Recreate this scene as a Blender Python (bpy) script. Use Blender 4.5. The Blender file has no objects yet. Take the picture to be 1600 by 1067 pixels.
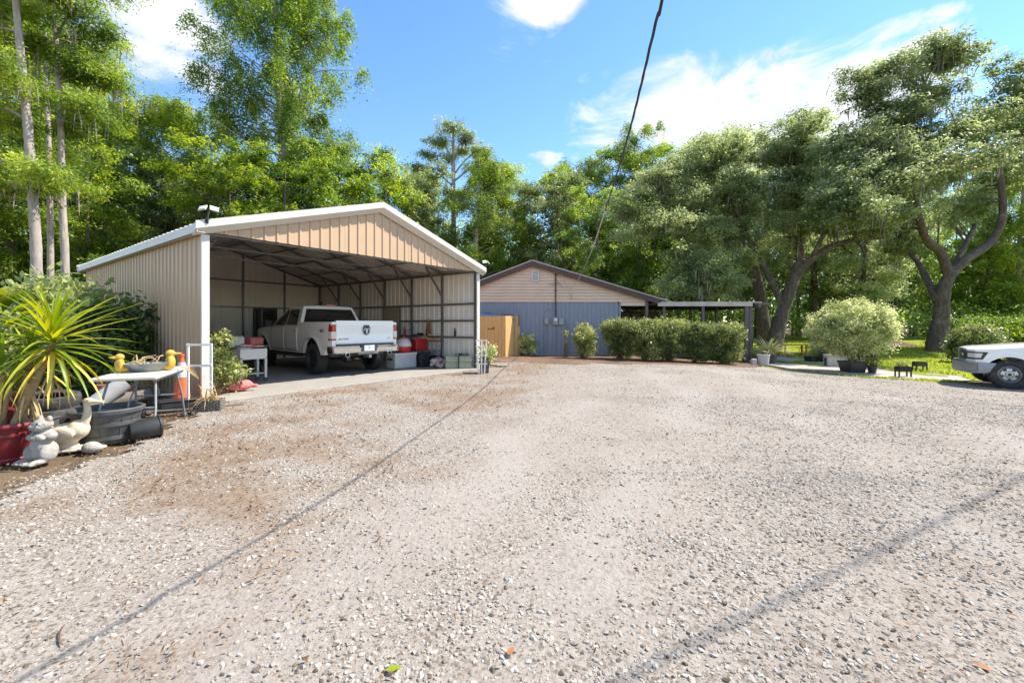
import bpy, bmesh, math, random
import numpy as np
from mathutils import Vector, Matrix
random.seed(7)
PI = math.pi
R = math.radians
scene = bpy.context.scene
COL = scene.collection

# ------------------------------------------------------------------ camera
CAMH, F, HOR = 1.42, 680.0, 507.0
cam_d = bpy.data.cameras.new('camera')
cam_d.sensor_width = 36.0
cam_d.lens = 36.0 * F / 1600.0
cam_d.shift_y = -(533.5 - HOR) / 1600.0
cam_d.clip_start, cam_d.clip_end = 0.05, 2000
cam = bpy.data.objects.new('camera', cam_d)
COL.objects.link(cam)
cam.location = (0, 0, CAMH)
cam.rotation_euler = (PI / 2, 0, 0)
scene.camera = cam

# ------------------------------------------------------------------ light
SUN = Vector((0.80, 0.22, 1.0)).normalized()          # towards the sun
sun_el = math.asin(SUN.z)
sun_az = math.atan2(SUN.x, SUN.y)
sd = bpy.data.lights.new('sun', 'SUN')
sd.energy = 4.1
sd.angle = R(0.53)
sd.color = (1.0, 0.92, 0.80)
so = bpy.data.objects.new('sun', sd)
COL.objects.link(so)
so.rotation_euler = (-SUN).to_track_quat('-Z', 'Y').to_euler()
so.location = (20, 5, 30)
scene.view_settings.view_transform = 'Standard'
scene.view_settings.look = 'None'
scene.view_settings.exposure = 1.30
scene.view_settings.gamma = 1.0
scene.view_settings.use_curve_mapping = False
scene.cycles.max_bounces = 8
scene.cycles.diffuse_bounces = 4
scene.cycles.transmission_bounces = 4
scene.cycles.transparent_max_bounces = 8

world = bpy.data.worlds.new('World')
scene.world = world
world.use_nodes = True
nt = world.node_tree
nt.nodes.clear()


def N(nt, typ, **kw):
    n = nt.nodes.new(typ)
    for k, v in kw.items():
        if k.startswith('i_'):
            key = k[2:]
            key = int(key) if key.isdigit() else key.replace('_', ' ')
            n.inputs[key].default_value = v
        else:
            setattr(n, k, v)
    return n


def build_world():
    L = nt.links.new
    out = N(nt, 'ShaderNodeOutputWorld')
    bg = N(nt, 'ShaderNodeBackground', i_Strength=0.138)
    sky = N(nt, 'ShaderNodeTexSky', sky_type='NISHITA', sun_disc=False, sun_elevation=sun_el,
            sun_rotation=sun_az, air_density=1.05, dust_density=0.0, ozone_density=2.2, altitude=0)
    tc = N(nt, 'ShaderNodeTexCoord')
    # cloud field: noise on a cloud layer, thickened around a few banks of cumulus
    sep = N(nt, 'ShaderNodeSeparateXYZ')
    L(tc.outputs['Generated'], sep.inputs[0])
    zz = N(nt, 'ShaderNodeMath', operation='MAXIMUM', i_1=0.0)
    L(sep.outputs['Z'], zz.inputs[0])
    za = N(nt, 'ShaderNodeMath', operation='ADD', i_1=0.22)
    L(zz.outputs[0], za.inputs[0])
    ux = N(nt, 'ShaderNodeMath', operation='DIVIDE')
    uy = N(nt, 'ShaderNodeMath', operation='DIVIDE')
    L(sep.outputs['X'], ux.inputs[0]); L(za.outputs[0], ux.inputs[1])
    L(sep.outputs['Y'], uy.inputs[0]); L(za.outputs[0], uy.inputs[1])
    cb = N(nt, 'ShaderNodeCombineXYZ', i_Z=0.4)
    L(ux.outputs[0], cb.inputs[0]); L(uy.outputs[0], cb.inputs[1])
    no = N(nt, 'ShaderNodeTexNoise', i_Scale=3.4, i_Detail=11.0, i_Roughness=0.64, i_Distortion=0.5)
    L(cb.outputs[0], no.inputs['Vector'])
    banks = [((255, 20), 0.15, 0.055, 0.95), ((225, 90), 0.13, 0.038, 0.80), ((1090, 190), 0.26, 0.10, 1.05), ((1235, 200), 0.20, 0.10, 1.0),
             ((855, 2), 0.075, 0.03, 0.80), ((1320, 70), 0.13, 0.022, 0.48), ((850, 245), 0.05, 0.022, 0.75),
             ((490, 60), 0.05, 0.045, 0.65), ((1240, 110), 0.08, 0.03, 0.5), ((930, 118), 0.05, 0.02, 0.35), ((625, 115), 0.03, 0.015, 0.3)]
    # cumulus added round the unseen part of the sky, to whiten the bluish fill
    rc = random.Random(19)
    for az in range(55, 305, 25):
        a, el = R(az + rc.uniform(-9, 9)), R(rc.uniform(14, 58))
        banks.append((Vector((math.sin(a) * math.cos(el), math.cos(a) * math.cos(el), math.sin(el))), rc.uniform(0.20, 0.34), rc.uniform(0.10, 0.17), 1.0))
    total = None
    for dd, rx, rz, amp in banks:
        d = dd if isinstance(dd, Vector) else Vector(((dd[0] - 800) / F, 1.0, (HOR - dd[1]) / F)).normalized()
        sb = N(nt, 'ShaderNodeVectorMath', operation='SUBTRACT')
        sb.inputs[1].default_value = d
        L(tc.outputs['Generated'], sb.inputs[0])
        ml = N(nt, 'ShaderNodeVectorMath', operation='MULTIPLY')
        ml.inputs[1].default_value = (1 / rx, 0.5 / rx, 1 / rz)
        L(sb.outputs[0], ml.inputs[0])
        ln = N(nt, 'ShaderNodeVectorMath', operation='LENGTH')
        L(ml.outputs[0], ln.inputs[0])
        mr = N(nt, 'ShaderNodeMapRange', interpolation_type='SMOOTHSTEP')
        mr.inputs['From Min'].default_value = 1.45
        mr.inputs['From Max'].default_value = 0.25
        mr.inputs['To Min'].default_value = 0.0
        mr.inputs['To Max'].default_value = amp
        L(ln.outputs['Value'], mr.inputs['Value'])
        if total is None:
            total = mr.outputs[0]
        else:
            mx = N(nt, 'ShaderNodeMath', operation='MAXIMUM')
            L(total, mx.inputs[0]); L(mr.outputs[0], mx.inputs[1])
            total = mx.outputs[0]
    nk = N(nt, 'ShaderNodeMath', operation='MULTIPLY_ADD', i_1=2.0, i_2=-1.0)
    L(no.outputs['Fac'], nk.inputs[0])
    ad = N(nt, 'ShaderNodeMath', operation='MULTIPLY_ADD', i_1=0.66)
    L(total, ad.inputs[0]); L(nk.outputs[0], ad.inputs[2])
    rp = N(nt, 'ShaderNodeMapRange', interpolation_type='SMOOTHSTEP')
    rp.inputs['From Min'].default_value = 0.22
    rp.inputs['From Max'].default_value = 0.66
    L(ad.outputs[0], rp.inputs['Value'])
    # deepen the clear blue a little (polarised, high saturation photograph)
    hs = N(nt, 'ShaderNodeHueSaturation', i_Saturation=1.15, i_Value=0.88)
    L(sky.outputs[0], hs.inputs['Color'])
    mix = N(nt, 'ShaderNodeMix', data_type='RGBA')
    L(rp.outputs[0], mix.inputs['Factor'])
    L(hs.outputs[0], mix.inputs['A'])
    n2 = N(nt, 'ShaderNodeTexNoise', i_Scale=5.0, i_Detail=7.0, i_Roughness=0.6)
    L(cb.outputs[0], n2.inputs['Vector'])
    m2 = N(nt, 'ShaderNodeMapRange')
    m2.inputs['From Min'].default_value, m2.inputs['From Max'].default_value = 0.35, 0.62
    L(n2.outputs['Fac'], m2.inputs['Value'])
    cm = N(nt, 'ShaderNodeMix', data_type='RGBA')
    L(m2.outputs[0], cm.inputs['Factor'])
    cm.inputs['A'].default_value = (2.75, 2.9, 3.15, 1)
    cm.inputs['B'].default_value = (3.55, 3.6, 3.65, 1)
    L(cm.outputs['Result'], mix.inputs['B'])
    L(mix.outputs['Result'], bg.inputs['Color'])
    L(bg.outputs[0], out.inputs[0])


build_world()

# ------------------------------------------------------------------ helpers


def sm(a, b, x):
    t = np.clip((x - a) / (b - a), 0, 1)
    return t * t * (3 - 2 * t)


def gz(x, y):
    return -0.36 * sm(4.5, 13.0, x) * sm(5.0, 11.0, y) * (1 - sm(21.0, 27.0, y))


def gzf(x, y):
    return float(gz(np.float64(x), np.float64(y)))


def G(px, py):
    """ground point seen in that direction"""
    Y = CAMH * F / (py - HOR)
    for _ in range(25):
        X = (px - 800) / F * Y
        Y = 0.5 * Y + 0.5 * (CAMH - gzf(X, Y)) * F / (py - HOR)
    X = (px - 800) / F * Y
    return Vector((X, Y, gzf(X, Y)))


def W(px, py, Y):
    return Vector(((px - 800) / F * Y, Y, CAMH - (py - HOR) / F * Y))


class MB:
    def __init__(s):
        s.v, s.f, s.m = [], [], []

    def add(s, vs, fs, mat=0, M=None):
        o = len(s.v)
        if M is not None:
            vs = [M @ Vector(p) for p in vs]
        s.v.extend([tuple(p) for p in vs])
        for f in fs:
            s.f.append(tuple(i + o for i in f))
            s.m.append(mat)
        return s

    def box(s, c, size, M=None, mat=0, rz=0.0, rx=0.0, ry=0.0):
        x, y, z = size[0] / 2, size[1] / 2, size[2] / 2
        T = Matrix.Translation(c)
        if rz: T = T @ Matrix.Rotation(rz, 4, 'Z')
        if ry: T = T @ Matrix.Rotation(ry, 4, 'Y')
        if rx: T = T @ Matrix.Rotation(rx, 4, 'X')
        if M is not None: T = M @ T
        vs = [(-x, -y, -z), (x, -y, -z), (x, y, -z), (-x, y, -z), (-x, -y, z), (x, -y, z), (x, y, z), (-x, y, z)]
        fs = [(0, 3, 2, 1), (4, 5, 6, 7), (0, 1, 5, 4), (1, 2, 6, 5), (2, 3, 7, 6), (3, 0, 4, 7)]
        return s.add(vs, fs, mat, T)

    def bar(s, a, b, w, h=None, mat=0, up=(0, 0, 1)):
        """square bar from a to b"""
        a, b = Vector(a), Vector(b)
        h = h or w
        d = (b - a)
        ln = d.length
        d.normalize()
        upv = Vector(up)
        if abs(d.dot(upv)) > 0.98: upv = Vector((0, 1, 0))
        x = d.cross(upv).normalized()
        z = x.cross(d)
        M = Matrix((x, d, z)).transposed().to_4x4()
        M.translation = (a + b) / 2
        return s.box((0, 0, 0), (w, ln, h), M, mat)

    def tube(s, pts, rad, n=8, mat=0, caps=True, rough=0.0):
        pts = [Vector(p) for p in pts]
        k = len(pts)
        if not hasattr(rad, '__len__'): rad = [rad] * k
        vs, fs = [], []
        prev = None
        for i, p in enumerate(pts):
            d = (pts[min(i + 1, k - 1)] - pts[max(i - 1, 0)]).normalized()
            ref = prev if prev is not None else (Vector((0, 0, 1)) if abs(d.z) < 0.9 else Vector((1, 0, 0)))
            x = (ref - d * ref.dot(d))
            if x.length < 1e-5: x = d.orthogonal()
            x.normalize()
            prev = x
            y = d.cross(x)
            for j in range(n):
                a = 2 * PI * j / n
                rr = rad[i] * (1 + rough * (math.sin(4 * a + 0.9 * i) * 0.5 + math.sin(7 * a - 0.5 * i + 1) * 0.35 + random.uniform(-0.6, 0.6))) if rough else rad[i]
                vs.append(p + (x * math.cos(a) + y * math.sin(a)) * rr)
        for i in range(k - 1):
            for j in range(n):
                fs.append((i * n + j, i * n + (j + 1) % n, (i + 1) * n + (j + 1) % n, (i + 1) * n + j))
        if caps:
            fs.append(tuple(reversed(range(n))))
            fs.append(tuple(range((k - 1) * n, k * n)))
        return s.add(vs, fs, mat)

    def lathe(s, prof, n=24, M=None, mat=0, sx=1.0, sy=1.0):
        vs, fs = [], []
        for (r, z) in prof:
            for j in range(n):
                a = 2 * PI * j / n
                vs.append((r * math.cos(a) * sx, r * math.sin(a) * sy, z))
        for i in range(len(prof) - 1):
            for j in range(n):
                fs.append((i * n + j, i * n + (j + 1) % n, (i + 1) * n + (j + 1) % n, (i + 1) * n + j))
        return s.add(vs, fs, mat, M)

    def prism(s, poly, d, M=None, mat=0):
        """polygon in XY extruded from z=0 to z=d"""
        n = len(poly)
        vs = [(p[0], p[1], 0) for p in poly] + [(p[0], p[1], d) for p in poly]
        fs = [tuple(reversed(range(n))), tuple(range(n, 2 * n))]
        for i in range(n):
            j = (i + 1) % n
            fs.append((i, j, n + j, n + i))
        return s.add(vs, fs, mat, M)

    def grid(s, fn, nu, nv, mat=0, M=None, flip=False):
        vs = [fn(i / nu, j / nv) for i in range(nu + 1) for j in range(nv + 1)]
        fs = []
        for i in range(nu):
            for j in range(nv):
                q = (i * (nv + 1) + j, (i + 1) * (nv + 1) + j, (i + 1) * (nv + 1) + j + 1, i * (nv + 1) + j + 1)
                fs.append(tuple(reversed(q)) if flip else q)
        return s.add(vs, fs, mat, M)

    def ell(s, c, r, nu=16, nv=10, M=None, mat=0, rot=None):
        T = Matrix.Translation(c)
        if rot is not None: T = T @ rot
        if M is not None: T = M @ T
        vs = [(0, 0, -r[2])]
        for i in range(1, nv):
            t = -PI / 2 + PI * i / nv
            for j in range(nu):
                a = 2 * PI * j / nu
                vs.append((r[0] * math.cos(t) * math.cos(a), r[1] * math.cos(t) * math.sin(a), r[2] * math.sin(t)))
        vs.append((0, 0, r[2]))
        fs = []
        for j in range(nu):
            fs.append((0, 1 + (j + 1) % nu, 1 + j))
        for i in range(nv - 2):
            for j in range(nu):
                a = 1 + i * nu + j
                b = 1 + i * nu + (j + 1) % nu
                fs.append((a, b, b + nu, a + nu))
        top = len(vs) - 1
        base = 1 + (nv - 2) * nu
        for j in range(nu):
            fs.append((base + j, base + (j + 1) % nu, top))
        return s.add(vs, fs, mat, T)

    def mesh(s, name, mats, smooth=False):
        me = bpy.data.meshes.new(name)
        me.from_pydata(s.v, [], s.f)
        for m in (mats if isinstance(mats, (list, tuple)) else [mats]):
            me.materials.append(m)
        me.polygons.foreach_set('material_index', s.m)
        if smooth:
            me.polygons.foreach_set('use_smooth', [True] * len(me.polygons))
        me.update()
        return me

    def build(s, name, mats, parent=None, smooth=False, bevel=0, angle=None, loc=None, rot=None, seg=2):
        me = s.mesh(name, mats, smooth)
        o = bpy.data.objects.new(name, me)
        COL.objects.link(o)
        o.parent = parent
        if loc is not None: o.location = loc
        if rot is not None: o.rotation_euler = rot
        if bevel:
            b = o.modifiers.new('bevel', 'BEVEL')
            b.width = bevel
            b.segments = seg
            b.limit_method = 'ANGLE'
            b.angle_limit = R(40)
        if smooth and angle:
            me.set_sharp_from_angle(angle=R(angle))
        return o


def link(name, me, parent=None, loc=None, rot=None, sc=None):
    o = bpy.data.objects.new(name, me)
    COL.objects.link(o)
    o.parent = parent
    if loc is not None: o.location = loc
    if rot is not None: o.rotation_euler = rot
    if sc is not None: o.scale = sc if hasattr(sc, '__len__') else (sc, sc, sc)
    return o


def tag(o, label=None, cat=None, group=None, kind=None):
    if label: o['label'] = label
    if cat: o['category'] = cat
    if group: o['group'] = group
    if kind: o['kind'] = kind
    return o


def thing(name, label, cat, loc=(0, 0, 0), rz=0.0, group=None, rot=None, sc=None):
    o = bpy.data.objects.new(name, None)
    COL.objects.link(o)
    o.location = loc
    o.rotation_euler = rot if rot is not None else (0, 0, rz)
    if sc is not None: o.scale = (sc, sc, sc) if not hasattr(sc, '__len__') else sc
    o.empty_display_size = 0.2
    return tag(o, label, cat, group)


CHILDREN = {}


def copy_tree(root, loc, rz=0.0, sc=None, label=None, group=None, cat=None):
    """copy a thing with its parts and sub-parts"""
    def rec(o, par):
        c = o.copy()
        COL.objects.link(c)
        c.parent = par
        for ch in kids(o): rec(ch, c)
        return c
    r = rec(root, None)
    r.location = loc
    r.rotation_euler = (0, 0, rz)
    if sc is not None: r.scale = sc if hasattr(sc, '__len__') else (sc, sc, sc)
    if label: r['label'] = label
    if group: r['group'] = group
    if cat: r['category'] = cat
    return r


def kids(o):
    return [c for c in COL.objects if c.parent == o]


# ------------------------------------------------------------------ materials
MATS = {}


def mat(name, col, rough=0.6, metal=0.0, var=0.15, scale=6.0, bump=0.0, bscale=40.0, spec=0.5, stretch=(1, 1, 1),
        col2=None, coat=0.0, rvar=0.0, dirt=None):
    """object material: base colour broken up by two octaves of noise, optional relief and wear"""
    if name in MATS: return MATS[name]
    m = bpy.data.materials.new(name)
    m.use_nodes = True
    t = m.node_tree
    L = t.links.new
    b = t.nodes['Principled BSDF']
    b.inputs['Roughness'].default_value = rough
    b.inputs['Metallic'].default_value = metal
    b.inputs['Specular IOR Level'].default_value = spec
    b.inputs['Coat Weight'].default_value = coat
    tc = N(t, 'ShaderNodeTexCoord')
    mp = N(t, 'ShaderNodeMapping')
    mp.inputs['Scale'].default_value = stretch
    L(tc.outputs['Object'], mp.inputs[0])
    no = N(t, 'ShaderNodeTexNoise', i_Scale=scale, i_Detail=6.0, i_Roughness=0.6)
    L(mp.outputs[0], no.inputs['Vector'])
    c2 = col2 or tuple(min(1, c * (1 + var)) for c in col)
    c1 = col if col2 else tuple(c * (1 - var) for c in col)
    mx = N(t, 'ShaderNodeMix', data_type='RGBA')
    mx.inputs['A'].default_value = (*c1, 1)
    mx.inputs['B'].default_value = (*c2, 1)
    mr = N(t, 'ShaderNodeMapRange')
    mr.inputs['From Min'].default_value = 0.3
    mr.inputs['From Max'].default_value = 0.7
    L(no.outputs['Fac'], mr.inputs['Value'])
    L(mr.outputs[0], mx.inputs['Factor'])
    res = mx.outputs['Result']
    if dirt:
        n2 = N(t, 'ShaderNodeTexNoise', i_Scale=dirt[1], i_Detail=8.0, i_Roughness=0.7)
        L(tc.outputs['Object'], n2.inputs['Vector'])
        m2 = N(t, 'ShaderNodeMapRange')
        m2.inputs['From Min'].default_value = dirt[2]
        m2.inputs['From Max'].default_value = dirt[2] + 0.2
        L(n2.outputs['Fac'], m2.inputs['Value'])
        x2 = N(t, 'ShaderNodeMix', data_type='RGBA')
        L(m2.outputs[0], x2.inputs['Factor'])
        L(res, x2.inputs['A'])
        x2.inputs['B'].default_value = (*dirt[0], 1)
        res = x2.outputs['Result']
    L(res, b.inputs['Base Color'])
    if rvar:
        m3 = N(t, 'ShaderNodeMapRange')
        m3.inputs['To Min'].default_value = max(0.02, rough - rvar)
        m3.inputs['To Max'].default_value = min(1, rough + rvar)
        L(no.outputs['Fac'], m3.inputs['Value'])
        L(m3.outputs[0], b.inputs['Roughness'])
    if bump:
        nb = N(t, 'ShaderNodeTexNoise', i_Scale=bscale, i_Detail=5.0, i_Roughness=0.65)
        L(mp.outputs[0], nb.inputs['Vector'])
        bp = N(t, 'ShaderNodeBump', i_Strength=min(1, bump), i_Distance=0.02)
        L(nb.outputs['Fac'], bp.inputs['Height'])
        L(bp.outputs[0], b.inputs['Normal'])
    MATS[name] = m
    return m


def leafmat(name, dark, mid, light, trans=0.40, rough=0.45, spec=0.35, nscale=0.35):
    """leaf: hue varies per leaf (attribute) and per bough (noise); lets light through"""
    if name in MATS: return MATS[name]
    m = bpy.data.materials.new(name)
    m.use_nodes = True
    t = m.node_tree
    L = t.links.new
    b = t.nodes['Principled BSDF']
    out = t.nodes['Material Output']
    b.inputs['Roughness'].default_value = rough
    b.inputs['Specular IOR Level'].default_value = spec
    at = N(t, 'ShaderNodeAttribute', attribute_name='lv')
    tc = N(t, 'ShaderNodeTexCoord')
    no = N(t, 'ShaderNodeTexNoise', i_Scale=nscale, i_Detail=3.0)
    L(tc.outputs['Object'], no.inputs['Vector'])
    oi = N(t, 'ShaderNodeObjectInfo')
    ad = N(t, 'ShaderNodeMath', operation='MULTIPLY_ADD', i_1=1.1, i_2=-0.42)
    L(no.outputs['Fac'], ad.inputs[0])
    a2 = N(t, 'ShaderNodeMath', operation='MULTIPLY_ADD', i_1=0.80)
    L(at.outputs['Fac'], a2.inputs[0])
    L(ad.outputs[0], a2.inputs[2])
    a3 = N(t, 'ShaderNodeMath', operation='MULTIPLY_ADD', i_1=0.30, i_2=-0.15)
    L(oi.outputs['Random'], a3.inputs[0])
    a4 = N(t, 'ShaderNodeMath', operation='ADD')
    L(a2.outputs[0], a4.inputs[0]); L(a3.outputs[0], a4.inputs[1])
    cr = N(t, 'ShaderNodeValToRGB')
    e = cr.color_ramp.elements
    e[0].position, e[0].color = 0.12, (*dark, 1)
    e[1].position, e[1].color = 0.92, (*light, 1)
    k = e.new(0.5)
    k.color = (*mid, 1)
    L(a4.outputs[0], cr.inputs[0])
    L(cr.outputs[0], b.inputs['Base Color'])
    tr = N(t, 'ShaderNodeBsdfTranslucent')
    hs = N(t, 'ShaderNodeHueSaturation', i_Hue=0.485, i_Saturation=1.10, i_Value=1.9)
    L(cr.outputs[0], hs.inputs['Color'])
    L(hs.outputs[0], tr.inputs['Color'])
    ms = N(t, 'ShaderNodeMixShader', i_0=trans)
    L(b.outputs[0], ms.inputs[1]); L(tr.outputs[0], ms.inputs[2])
    L(ms.outputs[0], out.inputs[0])
    MATS[name] = m
    return m


def shellmat(name, cols, rough=0.85):
    """stones and litter: colour picked per instance"""
    m = bpy.data.materials.new(name)
    m.use_nodes = True
    t = m.node_tree
    L = t.links.new
    b = t.nodes['Principled BSDF']
    b.inputs['Roughness'].default_value = rough
    b.inputs['Specular IOR Level'].default_value = 0.25
    oi = N(t, 'ShaderNodeObjectInfo')
    cr = N(t, 'ShaderNodeValToRGB')
    e = cr.color_ramp.elements
    e[0].position, e[0].color = cols[0][0], (*cols[0][1], 1)
    e[1].position, e[1].color = cols[-1][0], (*cols[-1][1], 1)
    for p, c in cols[1:-1]:
        k = e.new(p)
        k.color = (*c, 1)
    tc = N(t, 'ShaderNodeTexCoord')
    no = N(t, 'ShaderNodeTexNoise', i_Scale=60.0, i_Detail=3.0)
    geo = N(t, 'ShaderNodeNewGeometry')
    L(geo.outputs['Position'], no.inputs['Vector'])
    L(oi.outputs['Random'], cr.inputs[0])
    mx = N(t, 'ShaderNodeMix', data_type='RGBA', blend_type='MULTIPLY', i_Factor=0.35)
    L(cr.outputs[0], mx.inputs['A'])
    L(no.outputs['Fac'], mx.inputs['B'])
    gm = N(t, 'ShaderNodeGamma', i_Gamma=1.0)
    L(mx.outputs['Result'], gm.inputs[0])
    L(gm.outputs[0], b.inputs['Base Color'])
    return m


M_TAN = mat('tan_sheet_metal', (0.465, 0.318, 0.20), 0.45, 0.0, 0.05, 1.5, dirt=((0.36, 0.25, 0.155), 0.9, 0.62))
M_GALV = mat('grey_sheet_backing', (0.80, 0.72, 0.64), 0.45, 0.0, 0.08, 1.2, dirt=((0.58, 0.53, 0.49), 1.1, 0.58))
M_WHITE = mat('white_trim', (0.55, 0.525, 0.49), 0.4, 0.0, 0.05, 3.0, dirt=((0.5, 0.46, 0.42), 3.0, 0.68))
M_STEEL = mat('galvanised_tube', (0.20, 0.195, 0.20), 0.42, 0.55, 0.18, 9.0)
M_CONC = mat('pale_concrete', (0.285, 0.265, 0.24), 0.85, 0.0, 0.10, 2.5, 0.25, 30, dirt=((0.25, 0.22, 0.19), 0.8, 0.60))
M_BLACKP = mat('black_plastic', (0.028, 0.028, 0.03), 0.45, 0.0, 0.25, 10.0, 0.05, 80)
M_DARKP = mat('weathered_black_plastic', (0.075, 0.077, 0.08), 0.55, 0.0, 0.22, 7.0, 0.1, 50, dirt=((0.19, 0.17, 0.145), 6.0, 0.60))
M_RUB = mat('tyre_rubber', (0.030, 0.029, 0.028), 0.85, 0.0, 0.25, 14.0, 0.15, 90, dirt=((0.13, 0.115, 0.10), 5.0, 0.56))
M_CHROME = mat('chrome', (0.62, 0.63, 0.65), 0.12, 1.0, 0.04, 4.0)
M_ALU = mat('silver_rim', (0.45, 0.45, 0.46), 0.35, 0.85, 0.12, 12.0)
M_GLASS = mat('dark_car_glass', (0.012, 0.014, 0.016), 0.05, 0.0, 0.1, 2.0, spec=0.7)
M_PAINT = mat('white_car_paint', (0.82, 0.80, 0.77), 0.25, 0.0, 0.02, 2.0, coat=0.7, dirt=((0.55, 0.52, 0.48), 1.3, 0.70))
M_REDL = mat('red_lens', (0.42, 0.015, 0.012), 0.15, 0.0, 0.12, 20.0, spec=0.6)
M_CLEARL = mat('clear_lens', (0.62, 0.60, 0.58), 0.12, 0.0, 0.15, 24.0, spec=0.7)
M_WOODN = mat('new_pine_board', (0.62, 0.36, 0.14), 0.7, 0.0, 0.16, 3.0, 0.2, 12, stretch=(9, 9, 0.8))
M_WOODG = mat('weathered_timber', (0.135, 0.115, 0.10), 0.85, 0.0, 0.3, 3.0, 0.4, 14, stretch=(9, 9, 0.8))
M_BLUE = mat('blue_grey_board', (0.225, 0.25, 0.31), 0.75, 0.0, 0.12, 2.0, 0.25, 26, stretch=(6, 6, 0.7), dirt=((0.27, 0.285, 0.325), 1.2, 0.63))
M_SIDING = mat('beige_vinyl_siding', (0.64, 0.475, 0.36), 0.55, 0.0, 0.06, 1.4, dirt=((0.56, 0.42, 0.325), 0.9, 0.6))
M_MAROON = mat('maroon_fascia', (0.085, 0.040, 0.036), 0.6, 0.0, 0.2, 3.0)
M_PORCH = mat('porch_fascia_paint', (0.48, 0.41, 0.35), 0.6, 0.0, 0.15, 3.0, dirt=((0.30, 0.25, 0.21), 2.0, 0.55))
M_SHINGLE = mat('grey_roof_metal', (0.33, 0.30, 0.30), 0.6, 0.0, 0.15, 4.0)
M_REDPOT = mat('glazed_red_pot', (0.20, 0.022, 0.028), 0.32, 0.0, 0.2, 5.0, 0.05, 30, dirt=((0.26, 0.10, 0.08), 4.0, 0.66))
M_STONE = mat('weathered_stone', (0.34, 0.32, 0.29), 0.92, 0.0, 0.22, 9.0, 0.6, 45, dirt=((0.11, 0.105, 0.09), 7.0, 0.56))
M_CREAM = mat('cream_concrete', (0.58, 0.50, 0.37), 0.85, 0.0, 0.12, 8.0, 0.3, 50, dirt=((0.30, 0.26, 0.18), 6.0, 0.60))
M_YEL = mat('yellow_glaze', (0.55, 0.34, 0.045), 0.45, 0.0, 0.2, 12.0, dirt=((0.24, 0.15, 0.05), 14.0, 0.62))
M_ORANGE = mat('orange_cone', (0.78, 0.11, 0.025), 0.5, 0.0, 0.1, 8.0, dirt=((0.42, 0.12, 0.05), 8.0, 0.66))
M_SILVER = mat('grey_reflective', (0.55, 0.55, 0.55), 0.4, 0.0, 0.12, 10.0)
M_RED = mat('red_plastic', (0.52, 0.025, 0.025), 0.4, 0.0, 0.12, 8.0)
M_BROWN = mat('brown_stem', (0.17, 0.105, 0.06), 0.9, 0.0, 0.3, 12.0, 0.4, 40)
M_DRY = mat('dry_straw', (0.46, 0.33, 0.17), 0.9, 0.0, 0.25, 18.0)
M_SOIL = mat('dark_soil', (0.060, 0.044, 0.033), 0.98, 0.0, 0.4, 12.0, 0.7, 40)
M_GREYM = mat('grey_painted_metal', (0.27, 0.28, 0.30), 0.45, 0.3, 0.12, 8.0)
M_TERRA = mat('dusty_terracotta', (0.30, 0.105, 0.075), 0.8, 0.0, 0.2, 9.0, 0.15, 40, dirt=((0.34, 0.24, 0.20), 7.0, 0.6))
M_OSB = mat('chip_board', (0.36, 0.27, 0.18), 0.85, 0.0, 0.28, 28.0, 0.2, 60)
M_BLUEP = mat('blue_tarp', (0.06, 0.12, 0.30), 0.4, 0.0, 0.2, 5.0, 0.3, 10)
M_PINK = mat('red_mesh_bag', (0.55, 0.13, 0.13), 0.7, 0.0, 0.35, 26.0, 0.4, 60, dirt=((0.62, 0.42, 0.36), 16.0, 0.52))
M_GREENB = mat('mossy_block', (0.33, 0.34, 0.25), 0.9, 0.0, 0.18, 8.0, 0.4, 40)
M_ORWOOD = mat('orange_timber', (0.50, 0.20, 0.06), 0.75, 0.0, 0.2, 5.0)
M_CABLE = mat('black_cable', (0.03, 0.03, 0.032), 0.6, 0.0, 0.2, 10.0)
M_CABLEL = mat('bare_cable', (0.42, 0.37, 0.29), 0.6, 0.0, 0.2, 10.0)
M_BARK_C = mat('pale_cypress_bark', (0.34, 0.295, 0.265), 0.95, 0.0, 0.3, 5.0, 0.8, 10, stretch=(4, 4, 0.5), dirt=((0.17, 0.145, 0.125), 2.5, 0.56))
M_BARK_O = mat('dark_oak_bark', (0.105, 0.078, 0.060), 0.95, 0.0, 0.5, 3.0, 1.0, 9, stretch=(3, 3, 0.8), dirt=((0.27, 0.24, 0.20), 1.6, 0.55))
M_BARK_B = mat('brown_tree_bark', (0.135, 0.108, 0.088), 0.95, 0.0, 0.3, 5.0, 0.7, 10, stretch=(3, 3, 0.6))

L_CYP = leafmat('cypress_leaf', (0.042, 0.092, 0.020), (0.135, 0.22, 0.034), (0.36, 0.435, 0.055), 0.48)
L_BRD = leafmat('woodland_leaf', (0.047, 0.099, 0.031), (0.150, 0.240, 0.062), (0.403, 0.507, 0.104), 0.48)
L_OAK = leafmat('live_oak_leaf', (0.080, 0.118, 0.045), (0.215, 0.27, 0.115), (0.42, 0.48, 0.235), 0.46, 0.45, 0.25)
L_SHR = leafmat('shrub_leaf', (0.048, 0.076, 0.026), (0.175, 0.215, 0.075), (0.46, 0.49, 0.19), 0.42, 0.38, 0.35, 2.0)
L_VAR = leafmat('variegated_leaf', (0.10, 0.15, 0.045), (0.31, 0.36, 0.14), (0.70, 0.70, 0.40), 0.38, 0.42, 0.35, 3.0)
L_GRS = leafmat('grass_blade', (0.10, 0.16, 0.014), (0.22, 0.285, 0.028), (0.36, 0.41, 0.055), 0.40, 0.6, 0.2, 0.6)
L_YUC = leafmat('yucca_leaf', (0.085, 0.155, 0.014), (0.210, 0.290, 0.020), (0.500, 0.460, 0.045), 0.36, 0.38, 0.4, 1.5)
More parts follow.
